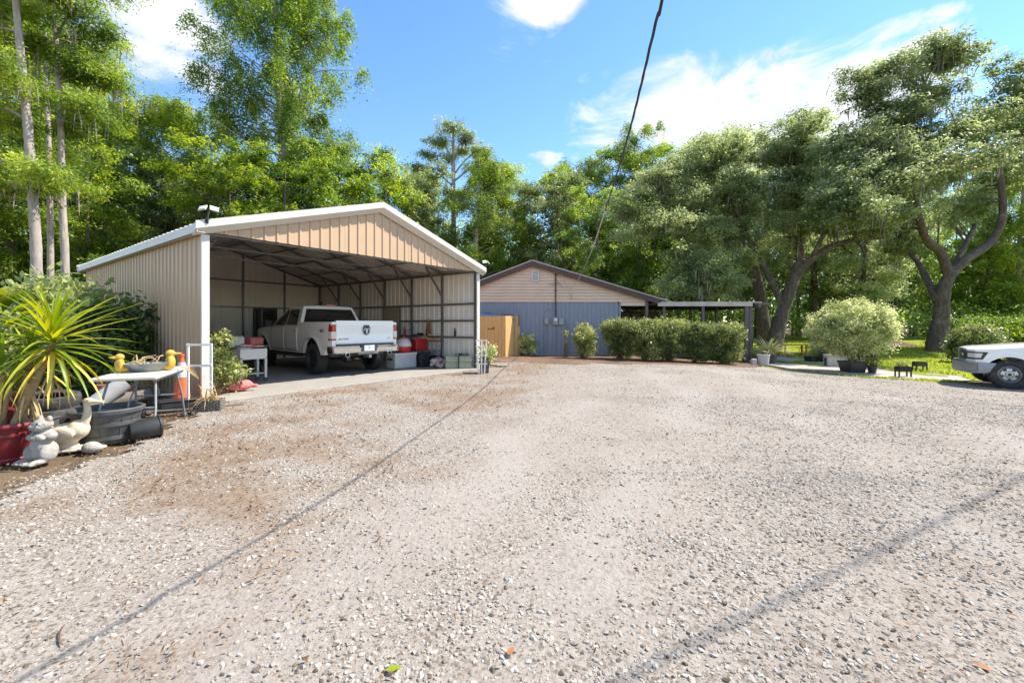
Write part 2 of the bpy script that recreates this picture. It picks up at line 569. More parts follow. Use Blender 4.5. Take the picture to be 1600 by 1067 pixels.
L_MOSS = leafmat('grey_hanging_moss', (0.160, 0.150, 0.120), (0.220, 0.205, 0.165), (0.290, 0.275, 0.220), 0.25, 0.9, 0.1, 1.0)
L_STR = leafmat('striped_grass_leaf', (0.34, 0.36, 0.12), (0.58, 0.56, 0.26), (0.76, 0.70, 0.42), 0.40, 0.5, 0.3, 3.0)

L_DULL = leafmat('dull_green_leaf', (0.058, 0.094, 0.036), (0.195, 0.247, 0.098), (0.468, 0.501, 0.195), 0.46, 0.45, 0.3)

M_TRELLIS = mat('chalky_white_paint', (0.76, 0.73, 0.69), 0.7, 0.0, 0.12, 12.0, dirt=((0.45, 0.38, 0.30), 9.0, 0.60))

L_SHADED = leafmat('shaded_green_leaf', (0.018, 0.040, 0.014), (0.045, 0.085, 0.026), (0.13, 0.19, 0.045), 0.35, 0.40, 0.4, 1.0)  # shade beside the carport wall is put into this leaf colour

M_NAVYREF = mat('navy_reflection', (0.022, 0.030, 0.062), 0.35, 0.0, 0.2, 8.0)  # blue reflection between tailgate and bumper, put into the colour

# ------------------------------------------------------------------ foliage helpers


def unit(a):
    return a / np.maximum(np.linalg.norm(a, axis=1, keepdims=True), 1e-9)


def quads_mesh(name, V, lv, m, nv=4):
    """V: (n, nv, 3) separate faces, lv: (n,)"""
    n = len(V)
    me = bpy.data.meshes.new(name)
    me.vertices.add(n * nv)
    me.vertices.foreach_set('co', V.reshape(-1).astype(np.float32))
    me.loops.add(n * nv)
    me.loops.foreach_set('vertex_index', np.arange(n * nv, dtype=np.int32))
    me.polygons.add(n)
    me.polygons.foreach_set('loop_start', np.arange(0, n * nv, nv, dtype=np.int32))
    me.polygons.foreach_set('loop_total', np.full(n, nv, dtype=np.int32))
    a = me.attributes.new('lv', 'FLOAT', 'FACE')
    a.data.foreach_set('value', lv.astype(np.float32))
    me.materials.append(m)
    me.update(calc_edges=True)
    return me


def leaf_quads(rng, C, size, wid, up=0.4, outward=None, droop=0.0, jit=0.35, face=None):
    """rhombic leaves at C"""
    n = len(C)
    nrm = rng.normal(size=(n, 3))
    nrm = unit(nrm) * (1.0 if face is None else 0.75) + np.array([0, 0, up])
    if face is not None: nrm = nrm + face
    nrm = unit(nrm)
    if outward is None:
        ax = rng.normal(size=(n, 3))
    else:
        ax = unit(outward) + 0.55 * rng.normal(size=(n, 3))
    ax[:, 2] -= droop
    A = unit(ax - nrm * np.sum(ax * nrm, 1, keepdims=True))
    B = np.cross(nrm, A)
    s = size * (1 + jit * rng.normal(size=(n, 1))).clip(0.45, 1.9)
    w = wid * (1 + jit * rng.normal(size=(n, 1))).clip(0.45, 1.9)
    V = np.stack([C - A * s * 0.5, C + B * w * 0.5 - A * s * 0.06, C + A * s * 0.5 - np.array([0, 0, 1]) * s * 0.12, C - B * w * 0.5 - A * s * 0.06], 1)
    return V


def clump_points(rng, cc, rad, n, flat=1.0):
    """n points round each of the centres cc"""
    k = len(cc)
    r = np.asarray(rad).reshape(-1, 1, 1) if hasattr(rad, '__len__') else rad
    d = rng.normal(size=(k, n, 3)) * 0.5
    d[:, :, 2] *= flat
    P = cc[:, None, :] + d * r
    return P.reshape(-1, 3), d.reshape(-1, 3)


def blob_centres(rng, blobs, k_per=1.0, shell=0.45):
    """cluster centres through the volume of ellipsoids (cx,cy,cz,rx,ry,rz,count)"""
    out = []
    for (cx, cy, cz, rx, ry, rz, k) in blobs:
        k = int(k * k_per)
        d = unit(rng.normal(size=(k, 3)))
        rr = shell + (1 - shell) * rng.random((k, 1)) ** 0.6
        out.append(np.array([cx, cy, cz]) + d * rr * np.array([rx, ry, rz]))
    return np.concatenate(out)


def limb_samples(limbs):
    P, Rr = [], []
    for pts, rad in limbs:
        for i in range(len(pts) - 1):
            for t in (0, 0.25, 0.5, 0.75):
                P.append(np.array(pts[i]) * (1 - t) + np.array(pts[i + 1]) * t)
                Rr.append(rad[i] * (1 - t) + rad[i + 1] * t)
    return np.array(P), np.array(Rr)


def smooth_path(pts, rad, k=4, rng=None, wob=0.0):
    """Catmull-Rom through the points"""
    P = [np.array(p, float) for p in pts]
    P = [2 * P[0] - P[1]] + P + [2 * P[-1] - P[-2]]
    op, orr = [], []
    for i in range(1, len(P) - 2):
        for j in range(k):
            t = j / k
            a, b, c, d = P[i - 1], P[i], P[i + 1], P[i + 2]
            q = 0.5 * (2 * b + (c - a) * t + (2 * a - 5 * b + 4 * c - d) * t * t + (3 * b - a - 3 * c + d) * t ** 3)
            if rng is not None and wob: q = q + rng.normal(size=3) * wob
            op.append(q)
            orr.append(rad[i - 1] * (1 - t) + rad[i] * t)
    op.append(P[-2]); orr.append(rad[-1])
    return op, orr


def build_tree(rng, limbs, blobs, leaf=(0.16, 0.09), per=40, crad=0.7, flat=0.7, up=0.4, droop=0.0, lmat=None, bark=None,
               twig=0.05, moss=0.0, mosslen=1.0, twig_every=1, shell=0.45, k_per=1.0, droopc=0.0, nsub=1):
    """trunk (limbs and twigs) and crown meshes, world or local coordinates"""
    mb = MB()
    sl = []
    for pts, rad in limbs:
        p, r = smooth_path(pts, rad, 4)
        sl.append((p, r))
        if max(rad) > 0.15:
            pp, rr = smooth_path(pts, rad, 14)
            mb.tube(pp, rr, 16, rough=0.075)
        else:
            mb.tube(p, r, 6)
    cc = blob_centres(rng, blobs, k_per, shell)
    SP, SR = limb_samples(sl)
    cl = []
    for i, c in enumerate(cc):
        d = np.linalg.norm(SP - c, axis=1) + 0.6 * np.maximum(0, SP[:, 2] - c[2])
        j = int(np.argmin(d))
        a = SP[j]
        v = c - a
        ln = np.linalg.norm(v)
        mid = a + v * 0.5 + np.array([rng.normal() * 0.08, rng.normal() * 0.08, 0.10 + rng.normal() * 0.05]) * ln
        if i % twig_every == 0:
            r0 = min(SR[j] * 0.55, twig + 0.010 * ln)
            mb.tube([a, mid, c], [r0, r0 * 0.6, r0 * 0.15], 4, caps=False)
        # leaves also along the outer half of the twig
        for t in (0.55, 0.8)[:nsub]:
            q = a * (1 - t) ** 2 + 2 * mid * t * (1 - t) + c * t * t
            cl.append(q)
    cc2 = np.concatenate([cc, np.array(cl)]) if cl else cc
    rad = crad * (0.65 + 0.7 * rng.random(len(cc2)))
    P, D = clump_points(rng, cc2, rad, per, flat)
    if droopc: P[:, 2] -= droopc * (np.linalg.norm(D[:, :2], axis=1) ** 2)
    cen = cc2.mean(0)
    fd = unit(unit(cc2 - cen) * 0.7 + rng.normal(size=cc2.shape) * 0.45 + np.array([0, 0, 0.5]))
    V = leaf_quads(rng, P, leaf[0], leaf[1], up * 0.5, D, droop, face=np.repeat(fd, per, 0) * 0.95)
    lv = np.repeat(rng.random(len(cc2)) * 0.68, per) + rng.random(len(P)) * 0.32
    tm = mb.mesh('trunk', bark, smooth=True)
    cm = quads_mesh('crown', V, lv, lmat)
    mm = None
    if moss:
        k = int(len(cc2) * moss)
        idx = rng.choice(len(cc2), k, replace=False)
        mm = moss_mesh(rng, cc2[idx] + np.array([0, 0, -0.15]), mosslen)
    return tm, cm, mm


def moss_mesh(rng, pts, length):
    Vs, lv = [], []
    for c in pts:
        n = rng.integers(4, 9)
        for _ in range(n):
            o = c + rng.normal(size=3) * np.array([0.28, 0.28, 0.12])
            ln = length * (0.35 + 0.9 * rng.random())
            w = 0.010 + 0.030 * rng.random()
            a = rng.random() * PI
            b = np.array([math.cos(a), math.sin(a), 0]) * w
            s = rng.normal(size=3) * 0.06
            s[2] = 0
            m1 = o + np.array([0, 0, -ln * 0.45]) + s
            e = o + np.array([0, 0, -ln]) + s * 1.5
            Vs.append([o - b * 0.4, o + b * 0.4, m1 + b, m1 - b]); lv.append(rng.random())
            Vs.append([m1 - b, m1 + b, e + b * 0.15, e - b * 0.15]); lv.append(rng.random())
    return quads_mesh('moss', np.array(Vs), np.array(lv), L_MOSS)


def tree_thing(name, label, meshes, loc=(0, 0, 0), rz=0.0, sc=None, group=None, cat='tree'):
    t = thing(name, label, cat, loc, rz, group, sc=sc)
    link('trunk', meshes[0], t)
    link('crown', meshes[1], t)
    if meshes[2] is not None: link('moss', meshes[2], t)['kind'] = 'stuff'
    return t


# ------------------------------------------------------------------ ground
def inside(poly, x, y):
    n = len(poly)
    r = np.zeros(x.shape, bool)
    j = n - 1
    for i in range(n):
        xi, yi = poly[i]
        xj, yj = poly[j]
        c = ((yi > y) != (yj > y)) & (x < (xj - xi) * (y - yi) / (yj - yi + 1e-12) + xi)
        r ^= c
        j = i
    return r


def dirt_at(x, y):      # earth and bark trodden into the stones on the carport side
    left = sm(0.5, -0.9, x - (-1.30 + 0.20 * y))
    n = 0.5 * vnoise(x * 1.2 + 1, y * 0.8, 1.1) + 0.3 * vnoise(x + 4, y, 2.6) + 0.2 * vnoise(x, y + 2, 6.0)
    right = 0.7 * sm(1.0, 2.4, x) * sm(4.4, 2.0, y)
    return np.clip(left * sm(0.40, 0.66, n) + right * sm(0.5, 0.75, n), 0, 1)


def track_at(x, y):     # wheel tracks packed to dust, curving up to the carport and the path
    d = x - 0.33 * y + 0.35 * np.sin(y * 0.55) + 0.9 * (vnoise(x, y, 1.3) - 0.5)
    w = 0.22 + 0.45 * vnoise(x + 2, y, 1.7)
    return np.clip(np.maximum.reduce([np.exp(-((d - c) / w) ** 2) for c in (-1.5, 0.15, 2.3, 4.4)]) * sm(0.25, 0.6, vnoise(x - 3, y + 1, 0.9)), 0, 1)


def vnoise(x, y, s):
    """cheap smooth noise 0..1"""
    return 0.5 + 0.25 * (np.sin(x * 1.3 * s + 1.7 * np.sin(y * 0.9 * s + 0.5)) + np.sin(y * 1.6 * s + 1.9 * np.sin(x * 0.7 * s + 2.1) + 1.0)) * (
        0.75 + 0.25 * np.sin((x + y) * 2.9 * s))


def sheet(name, poly, step, dz, m, rng, jag=0.15, label=None, relief=0.0):
    """ground sheet of small cells inside a polygon with a ragged edge"""
    P = np.array(poly)
    x0, y0 = P.min(0) - step
    x1, y1 = P.max(0) + step
    xs = np.arange(x0, x1, step)
    ys = np.arange(y0, y1, step)
    X, Y = np.meshgrid(xs, ys, indexing='ij')
    wob = jag * (np.sin(X * 3.1 + Y * 1.7) + np.sin(X * 7.3 - Y * 5.1) * 0.6 + np.sin(Y * 11 + X * 2.3) * 0.4)
    cxm, cym = X[:-1, :-1] + step / 2, Y[:-1, :-1] + step / 2
    ins = inside(poly, cxm + wob[:-1, :-1], cym + wob[1:, 1:])
    Z = gz(X, Y) + dz
    if relief:
        Z = Z + relief * (np.sin(X * 0.9 + 0.7 * np.sin(Y * 0.6)) * np.sin(Y * 0.8 + 1.0) + 0.5 * np.sin(X * 2.7 + Y * 1.1) * np.sin(Y * 2.1 - X)
                          + 0.35 * np.sin(X * 6.1 + 2 * np.sin(Y * 2.2)) * np.sin(Y * 5.3))
    XJ = X + rng.uniform(-0.3, 0.3, X.shape) * step * 0
    idx = -np.ones(X.shape, int)
    used = np.zeros(X.shape, bool)
    for a in (0, 1):
        for b in (0, 1):
            used[a:X.shape[0] - 1 + a, b:X.shape[1] - 1 + b] |= ins
    idx[used] = np.arange(used.sum())
    V = np.stack([XJ[used], Y[used], Z[used]], 1)
    I, J = np.nonzero(ins)
    Fq = np.stack([idx[I, J], idx[I + 1, J], idx[I + 1, J + 1], idx[I, J + 1]], 1)
    me = bpy.data.meshes.new(name)
    me.from_pydata(V.tolist(), [], Fq.tolist())
    me.materials.append(m)
    me.polygons.foreach_set('use_smooth', [True] * len(me.polygons))
    for nm, fn in (('dirt', dirt_at), ('track', track_at)):
        a = me.attributes.new(nm, 'FLOAT', 'POINT')
        a.data.foreach_set('value', fn(V[:, 0], V[:, 1]).astype(np.float32))
    o = bpy.data.objects.new(name, me)
    COL.objects.link(o)
    return o


def ground_material(name, base, lite, stone=None, brown=None, nsc=1.0, bump=0.5, dark=None, leftdirt=False):
    """earth, gravel or lawn: world-space colour patches, grit and relief"""
    m = bpy.data.materials.new(name)
    m.use_nodes = True
    t = m.node_tree
    L = t.links.new
    b = t.nodes['Principled BSDF']
    b.inputs['Roughness'].default_value = 0.95
    b.inputs['Specular IOR Level'].default_value = 0.15
    geo = N(t, 'ShaderNodeNewGeometry')
    pos = geo.outputs['Position']

    def noise(sc, det=6.0, ro=0.6):
        n = N(t, 'ShaderNodeTexNoise', i_Scale=sc, i_Detail=det, i_Roughness=ro)
        L(pos, n.inputs['Vector'])
        return n.outputs['Fac']

    def rng_(v, a, bb, lo=0.0, hi=1.0):
        r = N(t, 'ShaderNodeMapRange')
        r.inputs['From Min'].default_value, r.inputs['From Max'].default_value = a, bb
        r.inputs['To Min'].default_value, r.inputs['To Max'].default_value = lo, hi
        L(v, r.inputs['Value'])
        return r.outputs[0]

    def mix(f, a, c):
        x = N(t, 'ShaderNodeMix', data_type='RGBA')
        L(f, x.inputs['Factor'])
        for s, v in (('A', a), ('B', c)):
            if isinstance(v, tuple): x.inputs[s].default_value = (*v, 1)
            else: L(v, x.inputs[s])
        return x.outputs['Result']
    c = mix(rng_(noise(0.45 * nsc, 8.0, 0.65), 0.35, 0.65), base, lite)
    h = noise(26 * nsc, 8.0, 0.7)
    if stone:
        # grit: small angular cells of their own colour with dark joints
        for sc, th, amt in ((38.0, 0.45, 0.85), (80.0, 0.40, 0.8)):
            vo = N(t, 'ShaderNodeTexVoronoi', i_Scale=sc, i_Randomness=1.0)
            wv = N(t, 'ShaderNodeVectorMath', operation='MULTIPLY_ADD')
            nz = N(t, 'ShaderNodeTexNoise', i_Scale=sc * 0.7, i_Detail=2.0)
            L(pos, nz.inputs['Vector'])
            wv.inputs[1].default_value = (0.02, 0.02, 0.02)
            L(nz.outputs['Color'], wv.inputs[0]); L(pos, wv.inputs[2])
            L(wv.outputs[0], vo.inputs['Vector'])
            bw = N(t, 'ShaderNodeSeparateColor')
            L(vo.outputs['Color'], bw.inputs[0])
            sel = rng_(bw.outputs[0], th, th + 0.06)
            # only where the clean dust does not cover the stones
            cov = rng_(noise(0.9, 7.0, 0.7), 0.38, 0.58, 0.15, 1.0)
            ml = N(t, 'ShaderNodeMath', operation='MULTIPLY')
            L(sel, ml.inputs[0]); L(cov, ml.inputs[1])
            m2 = N(t, 'ShaderNodeMath', operation='MULTIPLY', i_1=amt)
            L(ml.outputs[0], m2.inputs[0])
            sc_c = mix(rng_(bw.outputs[1], 0.0, 1.0), stone[0], stone[1])
            c = mix(m2.outputs[0], c, sc_c)
            # odd dark and brown chips
            dk = rng_(bw.outputs[2], 0.85, 0.89, 0.0, 0.78)
            c = mix(dk, c, dark)
    if brown:
        for (sc, th, colr, amt) in brown:
            f = rng_(noise(sc, 9.0, 0.72), th, th + 0.14, 0.0, amt)
            c = mix(f, c, colr)
    if leftdirt:     # earth and bark worked into the stones beside the carport
        at = N(t, 'ShaderNodeAttribute', attribute_name='dirt')
        pt = rng_(noise(7.0, 9.0, 0.75), 0.30, 0.62, 0.25, 1.0)
        m3 = N(t, 'ShaderNodeMath', operation='MULTIPLY')
        L(at.outputs['Fac'], m3.inputs[0]); L(pt, m3.inputs[1])
        c = mix(m3.outputs[0], c, mix(noise(18.0, 6.0), (0.13, 0.085, 0.055), (0.27, 0.19, 0.125)))
    if leftdirt:     # pale dust packed down in the wheel tracks
        at = N(t, 'ShaderNodeAttribute', attribute_name='track')
        pt = rng_(noise(9.0, 9.0, 0.75), 0.30, 0.60, 0.15, 0.85)
        m4 = N(t, 'ShaderNodeMath', operation='MULTIPLY')
        L(at.outputs['Fac'], m4.inputs[0]); L(pt, m4.inputs[1])
        c = mix(m4.outputs[0], c, mix(noise(30.0, 8.0, 0.75), (0.29, 0.262, 0.238), (0.345, 0.315, 0.288)))
    L(c, b.inputs['Base Color'])
    bp = N(t, 'ShaderNodeBump', i_Strength=bump, i_Distance=0.03)
    L(h, bp.inputs['Height'])
    if stone:
        vb = N(t, 'ShaderNodeTexVoronoi', i_Scale=34.0)
        L(pos, vb.inputs['Vector'])
        b2 = N(t, 'ShaderNodeBump', i_Strength=0.35, i_Distance=0.010, invert=True)
        L(vb.outputs['Distance'], b2.inputs['Height'])
        L(bp.outputs[0], b2.inputs['Normal'])
        L(b2.outputs[0], b.inputs['Normal'])
    else:
        L(bp.outputs[0], b.inputs['Normal'])
    return m


GM_EARTH = ground_material('leaf_litter_earth', (0.105, 0.072, 0.047), (0.19, 0.135, 0.088), None,
                           [(3.0, 0.52, (0.055, 0.041, 0.03), 0.8), (9.0, 0.55, (0.27, 0.185, 0.115), 0.8), (0.25, 0.56, (0.075, 0.095, 0.022), 0.8)], 1.0, 0.9)
GM_GRAVEL = ground_material('crushed_limestone', (0.255, 0.220, 0.190), (0.305, 0.272, 0.242), ((0.235, 0.20, 0.168), (0.38, 0.345, 0.305)),
                            [(0.55, 0.60, (0.27, 0.19, 0.125), 0.5), (2.6, 0.64, (0.20, 0.145, 0.095), 0.55)], 1.0, 0.5, (0.13, 0.105, 0.08), True)
GM_LAWN = ground_material('lawn_turf', (0.16, 0.20, 0.022), (0.26, 0.30, 0.028), None,
                          [(0.5, 0.60, (0.20, 0.15, 0.08), 0.6), (8.0, 0.55, (0.055, 0.085, 0.012), 0.7)], 1.0, 0.9)
GM_MULCH = ground_material('pine_mulch', (0.14, 0.088, 0.060), (0.225, 0.15, 0.105), None,
                           [(14.0, 0.52, (0.095, 0.055, 0.038), 0.8), (22.0, 0.56, (0.30, 0.21, 0.145), 0.8)], 2.0, 1.0)
GM_PATH = ground_material('old_concrete_path', (0.33, 0.30, 0.275), (0.41, 0.385, 0.355), None, [(1.2, 0.58, (0.24, 0.21, 0.18), 0.6), (9, 0.6, (0.27, 0.25, 0.22), 0.5)], 2.0, 0.25)

rg = np.random.default_rng(11)


def build_ground():
    xs = np.concatenate([np.linspace(-260, -34, 24), np.arange(-33, 46, 0.75), np.linspace(48, 260, 24)])
    ys = np.concatenate([np.linspace(-120, -10, 12), np.arange(-9, 46, 0.75), np.linspace(48, 420, 30)])
    X, Y = np.meshgrid(xs, ys, indexing='ij')
    Z = gz(X, Y) - 0.034
    Z = Z + 0.05 * sm(46, 80, Y) * np.sin(X * 0.2) * np.sin(Y * 0.15)
    V = np.stack([X.ravel(), Y.ravel(), Z.ravel()], 1)
    nx, ny = X.shape
    I, J = np.meshgrid(np.arange(nx - 1), np.arange(ny - 1), indexing='ij')
    a = (I * ny + J).ravel()
    Fq = np.stack([a, a + ny, a + ny + 1, a + 1], 1)
    me = bpy.data.meshes.new('ground')
    me.from_pydata(V.tolist(), [], Fq.tolist())
    me.materials.append(GM_EARTH)
    o = bpy.data.objects.new('ground', me)
    COL.objects.link(o)
    tag(o, kind='structure')


build_ground()
gp = lambda *pts: [(G(*p).x, G(*p).y) for p in pts]
GRAVEL_POLY = ([(-2.7, -4.0), (-2.9, 0.5)] + [(-4.2, 3.6)] + gp((100, 735), (215, 703), (262, 672), (300, 654)) + [(-5.25, 7.95), (-1.0, 13.72), (-0.2, 14.6), (-1.6, 16.4)]
               + gp((770, 565), (830, 567), (960, 569), (1080, 571), (1180, 573), (1240, 577), (1340, 588), (1440, 593), (1500, 597))
               + [(15.5, 12.3), (24, 11.0), (30, 6), (30, -4)])
gravel_sheet = sheet('gravel_yard', GRAVEL_POLY, 0.14, 0.004, GM_GRAVEL, rg, 0.07, relief=0.011)
tag(gravel_sheet, kind='structure')
MULCH_POLY = gp((762, 563), (830, 569), (960, 571), (1080, 573), (1178, 575), (1196, 571)) + [(11.6, 20.6), (5.0, 20.3), (-1.4, 20.2), (-2.6, 18.0)]
mulch_sheet = sheet('mulch_bed', MULCH_POLY, 0.14, 0.0, GM_MULCH, rg, 0.06, relief=0.02)
tag(mulch_sheet, kind='structure')
LAWN_POLY = gp((1196, 563), (1300, 577), (1400, 583), (1500, 592)) + [(17.0, 12.6), (30, 12.0), (60, 20), (70, 52), (20, 50), (12.5, 30)]
lawn = sheet('lawn', LAWN_POLY, 0.3, 0.008, GM_LAWN, rg, 0.12, relief=0.02)
tag(lawn, kind='structure')
PATH_POLY = gp((1190, 569), (1240, 577), (1340, 588), (1440, 594), (1520, 597), (1500, 588), (1440, 583), (1380, 577), (1300, 567), (1230, 558), (1190, 556))
path = sheet('path', PATH_POLY, 0.11, 0.014, GM_PATH, rg, 0.03)
tag(path, kind='structure')


# ------------------------------------------------------------------ loose stones and litter (geometry nodes instance small faceted stones)
def scatter(name, pts, scl, rot, m, flat_noise=0.35, seed=0, subdiv=1, leafy=False):
    me = bpy.data.meshes.new(name)
    me.vertices.add(len(pts))
    me.vertices.foreach_set('co', pts.astype(np.float32).ravel())
    a = me.attributes.new('scl', 'FLOAT_VECTOR', 'POINT'); a.data.foreach_set('vector', scl.astype(np.float32).ravel())
    a = me.attributes.new('rot', 'FLOAT_VECTOR', 'POINT'); a.data.foreach_set('vector', rot.astype(np.float32).ravel())
    o = bpy.data.objects.new(name, me)
    COL.objects.link(o)
    ng = bpy.data.node_groups.new(name, 'GeometryNodeTree')
    ng.interface.new_socket('Geometry', in_out='INPUT', socket_type='NodeSocketGeometry')
    ng.interface.new_socket('Geometry', in_out='OUTPUT', socket_type='NodeSocketGeometry')
    L = ng.links.new
    gi = N(ng, 'NodeGroupInput')
    go = N(ng, 'NodeGroupOutput')
    g2i = N(ng, 'GeometryNodeGeometryToInstance')
    for k in range(5):
        if leafy:
            ic = N(ng, 'GeometryNodeMeshCircle', i_Vertices=6, i_Radius=1.0, fill_type='NGON')
        else:
            ic = N(ng, 'GeometryNodeMeshIcoSphere', i_Radius=1.0, i_Subdivisions=subdiv)
        sp = N(ng, 'GeometryNodeSetPosition')
        ns = N(ng, 'ShaderNodeTexNoise', i_Scale=0.9, i_Detail=1.0, noise_dimensions='4D')
        ns.inputs['W'].default_value = 3.7 * k + seed
        sb = N(ng, 'ShaderNodeVectorMath', operation='SUBTRACT')
        sb.inputs[1].default_value = (0.5, 0.5, 0.5)
        ml = N(ng, 'ShaderNodeVectorMath', operation='SCALE')
        ml.inputs['Scale'].default_value = 2.6 * flat_noise
        L(ns.outputs['Color'], sb.inputs[0]); L(sb.outputs[0], ml.inputs[0])
        L(ic.outputs[0], sp.inputs['Geometry']); L(ml.outputs[0], sp.inputs['Offset'])
        smt = N(ng, 'GeometryNodeSetMaterial')
        smt.inputs['Material'].default_value = m
        L(sp.outputs[0], smt.inputs[0])
        L(smt.outputs[0], g2i.inputs[0])
    ip = N(ng, 'GeometryNodeInstanceOnPoints')
    ip.inputs['Pick Instance'].default_value = True
    L(gi.outputs[0], ip.inputs['Points'])
    L(g2i.outputs[0], ip.inputs['Instance'])
    ri = N(ng, 'FunctionNodeRandomValue', data_type='INT')
    for s in ri.inputs:
        if s.name == 'Max' and s.type == 'INT': s.default_value = 4
        if s.name == 'Min' and s.type == 'INT': s.default_value = 0
    L([s for s in ri.outputs if s.type == 'INT'][0], ip.inputs['Instance Index'])
    na = N(ng, 'GeometryNodeInputNamedAttribute', data_type='FLOAT_VECTOR')
    na.inputs['Name'].default_value = 'scl'
    nr = N(ng, 'GeometryNodeInputNamedAttribute', data_type='FLOAT_VECTOR')
    nr.inputs['Name'].default_value = 'rot'
    L(na.outputs[0], ip.inputs['Scale'])
    e2r = N(ng, 'FunctionNodeEulerToRotation')
    L(nr.outputs[0], e2r.inputs[0])
    L(e2r.outputs[0], ip.inputs['Rotation'])
    L(ip.outputs[0], go.inputs[0])
    md = o.modifiers.new('scatter', 'NODES')
    md.node_group = ng
    return o


def vnoise(x, y, s):
    """cheap smooth noise 0..1"""
    return 0.5 + 0.25 * (np.sin(x * 1.3 * s + 1.7 * np.sin(y * 0.9 * s + 0.5)) + np.sin(y * 1.6 * s + 1.9 * np.sin(x * 0.7 * s + 2.1) + 1.0)) * (
        0.75 + 0.25 * np.sin((x + y) * 2.9 * s))


def gravel_points(n, y0, y1, smin, smax, rng, power=1.0, keep=None, pw=2.2):
    u = rng.random(n)
    y = y0 + (y1 - y0) * u ** power
    hw = y * 1.28 + 1.2
    x = rng.uniform(-1, 1, n) * hw
    ok = inside(GRAVEL_POLY, x + rng.normal(size=n) * 0.18, y + rng.normal(size=n) * 0.18)
    ok &= ~(inside([(-5.45, 7.9), (-1.1, 13.8), (-8.6, 19.5), (-13.2, 13.3)], x, y))
    x, y = x[ok], y[ok]
    if keep is not None:
        k = rng.random(len(x)) < keep(x, y)
        x, y = x[k], y[k]
    n = len(x)
    s = smin + (smax - smin) * rng.random(n) ** pw
    return x, y, s


def stones():
    rng = np.random.default_rng(5)

    def keep(x, y):     # packed dust shows through in long lanes
        lane = vnoise(x * 0.9 + y * 0.35, y * 0.45, 1.15)
        pat = vnoise(x + 5, y - 3, 2.7)
        left = sm(-0.2, -1.6, x - (-1.9 + 0.21 * y) + 0.9)
        return np.clip(0.18 + 1.0 * sm(0.30, 0.72, lane * 0.65 + pat * 0.35) + 0.7 * left, 0.22, 1) * (1 - 0.72 * dirt_at(x, y))
    X, Y, S = [], [], []
    for (n, y0, y1, a, b, pw) in ((120000, 1.2, 4.2, 0.0026, 0.0145, 4.0), (110000, 3.8, 8.5, 0.0042, 0.015, 3.4), (52000, 8.0, 15.5, 0.007, 0.018, 2.6), (16000, 14.5, 18.5, 0.009, 0.020, 2.0)):
        x, y, s = gravel_points(n, y0, y1, a, b, rng, 0.85, lambda x, y: keep(x, y) * (1 - 0.55 * track_at(x, y)), pw)
        X.append(x); Y.append(y); S.append(s)
    x, y, s = map(np.concatenate, (X, Y, S))
    rel = 0.011 * (np.sin(x * 0.9 + 0.7 * np.sin(y * 0.6)) * np.sin(y * 0.8 + 1.0) + 0.5 * np.sin(x * 2.7 + y * 1.1) * np.sin(y * 2.1 - x)
                   + 0.35 * np.sin(x * 6.1 + 2 * np.sin(y * 2.2)) * np.sin(y * 5.3))
    P = np.stack([x, y, gz(x, y) + 0.004 + rel + s * 0.12], 1)
    scl = s[:, None] * np.stack([rng.uniform(0.8, 1.5, len(s)), rng.uniform(0.7, 1.15, len(s)), rng.uniform(0.35, 0.75, len(s))], 1)
    rot = np.stack([rng.normal(size=len(s)) * 0.35, rng.normal(size=len(s)) * 0.35, rng.uniform(0, 6.28, len(s))], 1)
    m = shellmat('limestone_chip', [(0.0, (0.085, 0.066, 0.05)), (0.05, (0.19, 0.155, 0.12)), (0.14, (0.31, 0.27, 0.228)), (0.55, (0.39, 0.35, 0.305)), (1.0, (0.54, 0.505, 0.455))])
    o = scatter('gravel', P, scl, rot, m, 0.62, 1)
    tag(o, 'crushed white limestone gravel spread over the whole yard', 'gravel', kind='stuff')
    # dead leaves, bark and twigs, thick on the left and by the right-hand edge
    n = 110000
    y = 1.3 + 15 * rng.random(n) ** 1.3
    x = rng.uniform(-1, 1, n) * (y * 1.25 + 0.6)
    left = sm(0.3, -1.2, x - (-1.75 + 0.18 * y))
    d = 0.035 + 0.95 * left * sm(0.47, 0.66, vnoise(x, y, 2.1) * 0.55 + vnoise(x + 3, y, 0.8) * 0.45) + 0.35 * sm(1.2, 2.6, x - 0.2) * sm(4.0, 1.5, y) * sm(0.45, 0.7, vnoise(x, y, 1.7))
    d = 0.03 + 0.12 * left + 0.95 * dirt_at(x, y)
    d = np.where(inside(GRAVEL_POLY, x, y), d, 0.75)
    ok = (rng.random(n) < d * 0.80) & (inside(GRAVEL_POLY, x, y) | (x < -3.6)) & ~(inside([(-5.45, 7.9), (-1.1, 13.8), (-8.6, 19.5), (-13.2, 13.3)], x, y))
    x, y = x[ok], y[ok]
    n = len(x)
    P = np.stack([x, y, gz(x, y) + 0.022 + 0.012 * rng.random(n)], 1)
    s = (0.003 + 0.010 * rng.random(n) ** 2.5) * np.clip(0.55 + 0.12 * y, 0.6, 1.5)
    scl = s[:, None] * np.stack([rng.uniform(1.0, 2.2, n), rng.uniform(0.35, 0.9, n), np.full(n, 1.0)], 1)
    rot = np.stack([rng.normal(size=n) * 0.4, rng.normal(size=n) * 0.4, rng.uniform(0, 6.28, n)], 1)
    m = shellmat('dead_leaf', [(0.0, (0.07, 0.045, 0.03)), (0.4, (0.16, 0.095, 0.055)), (0.8, (0.27, 0.155, 0.08)), (1.0, (0.36, 0.25, 0.14))])
    o = scatter('leaf_litter', P, scl, rot, m, 0.30, 9, leafy=True)
    tag(o, 'brown dead leaves and bark bits lying on the gravel', 'leaf litter', kind='stuff')


stones()


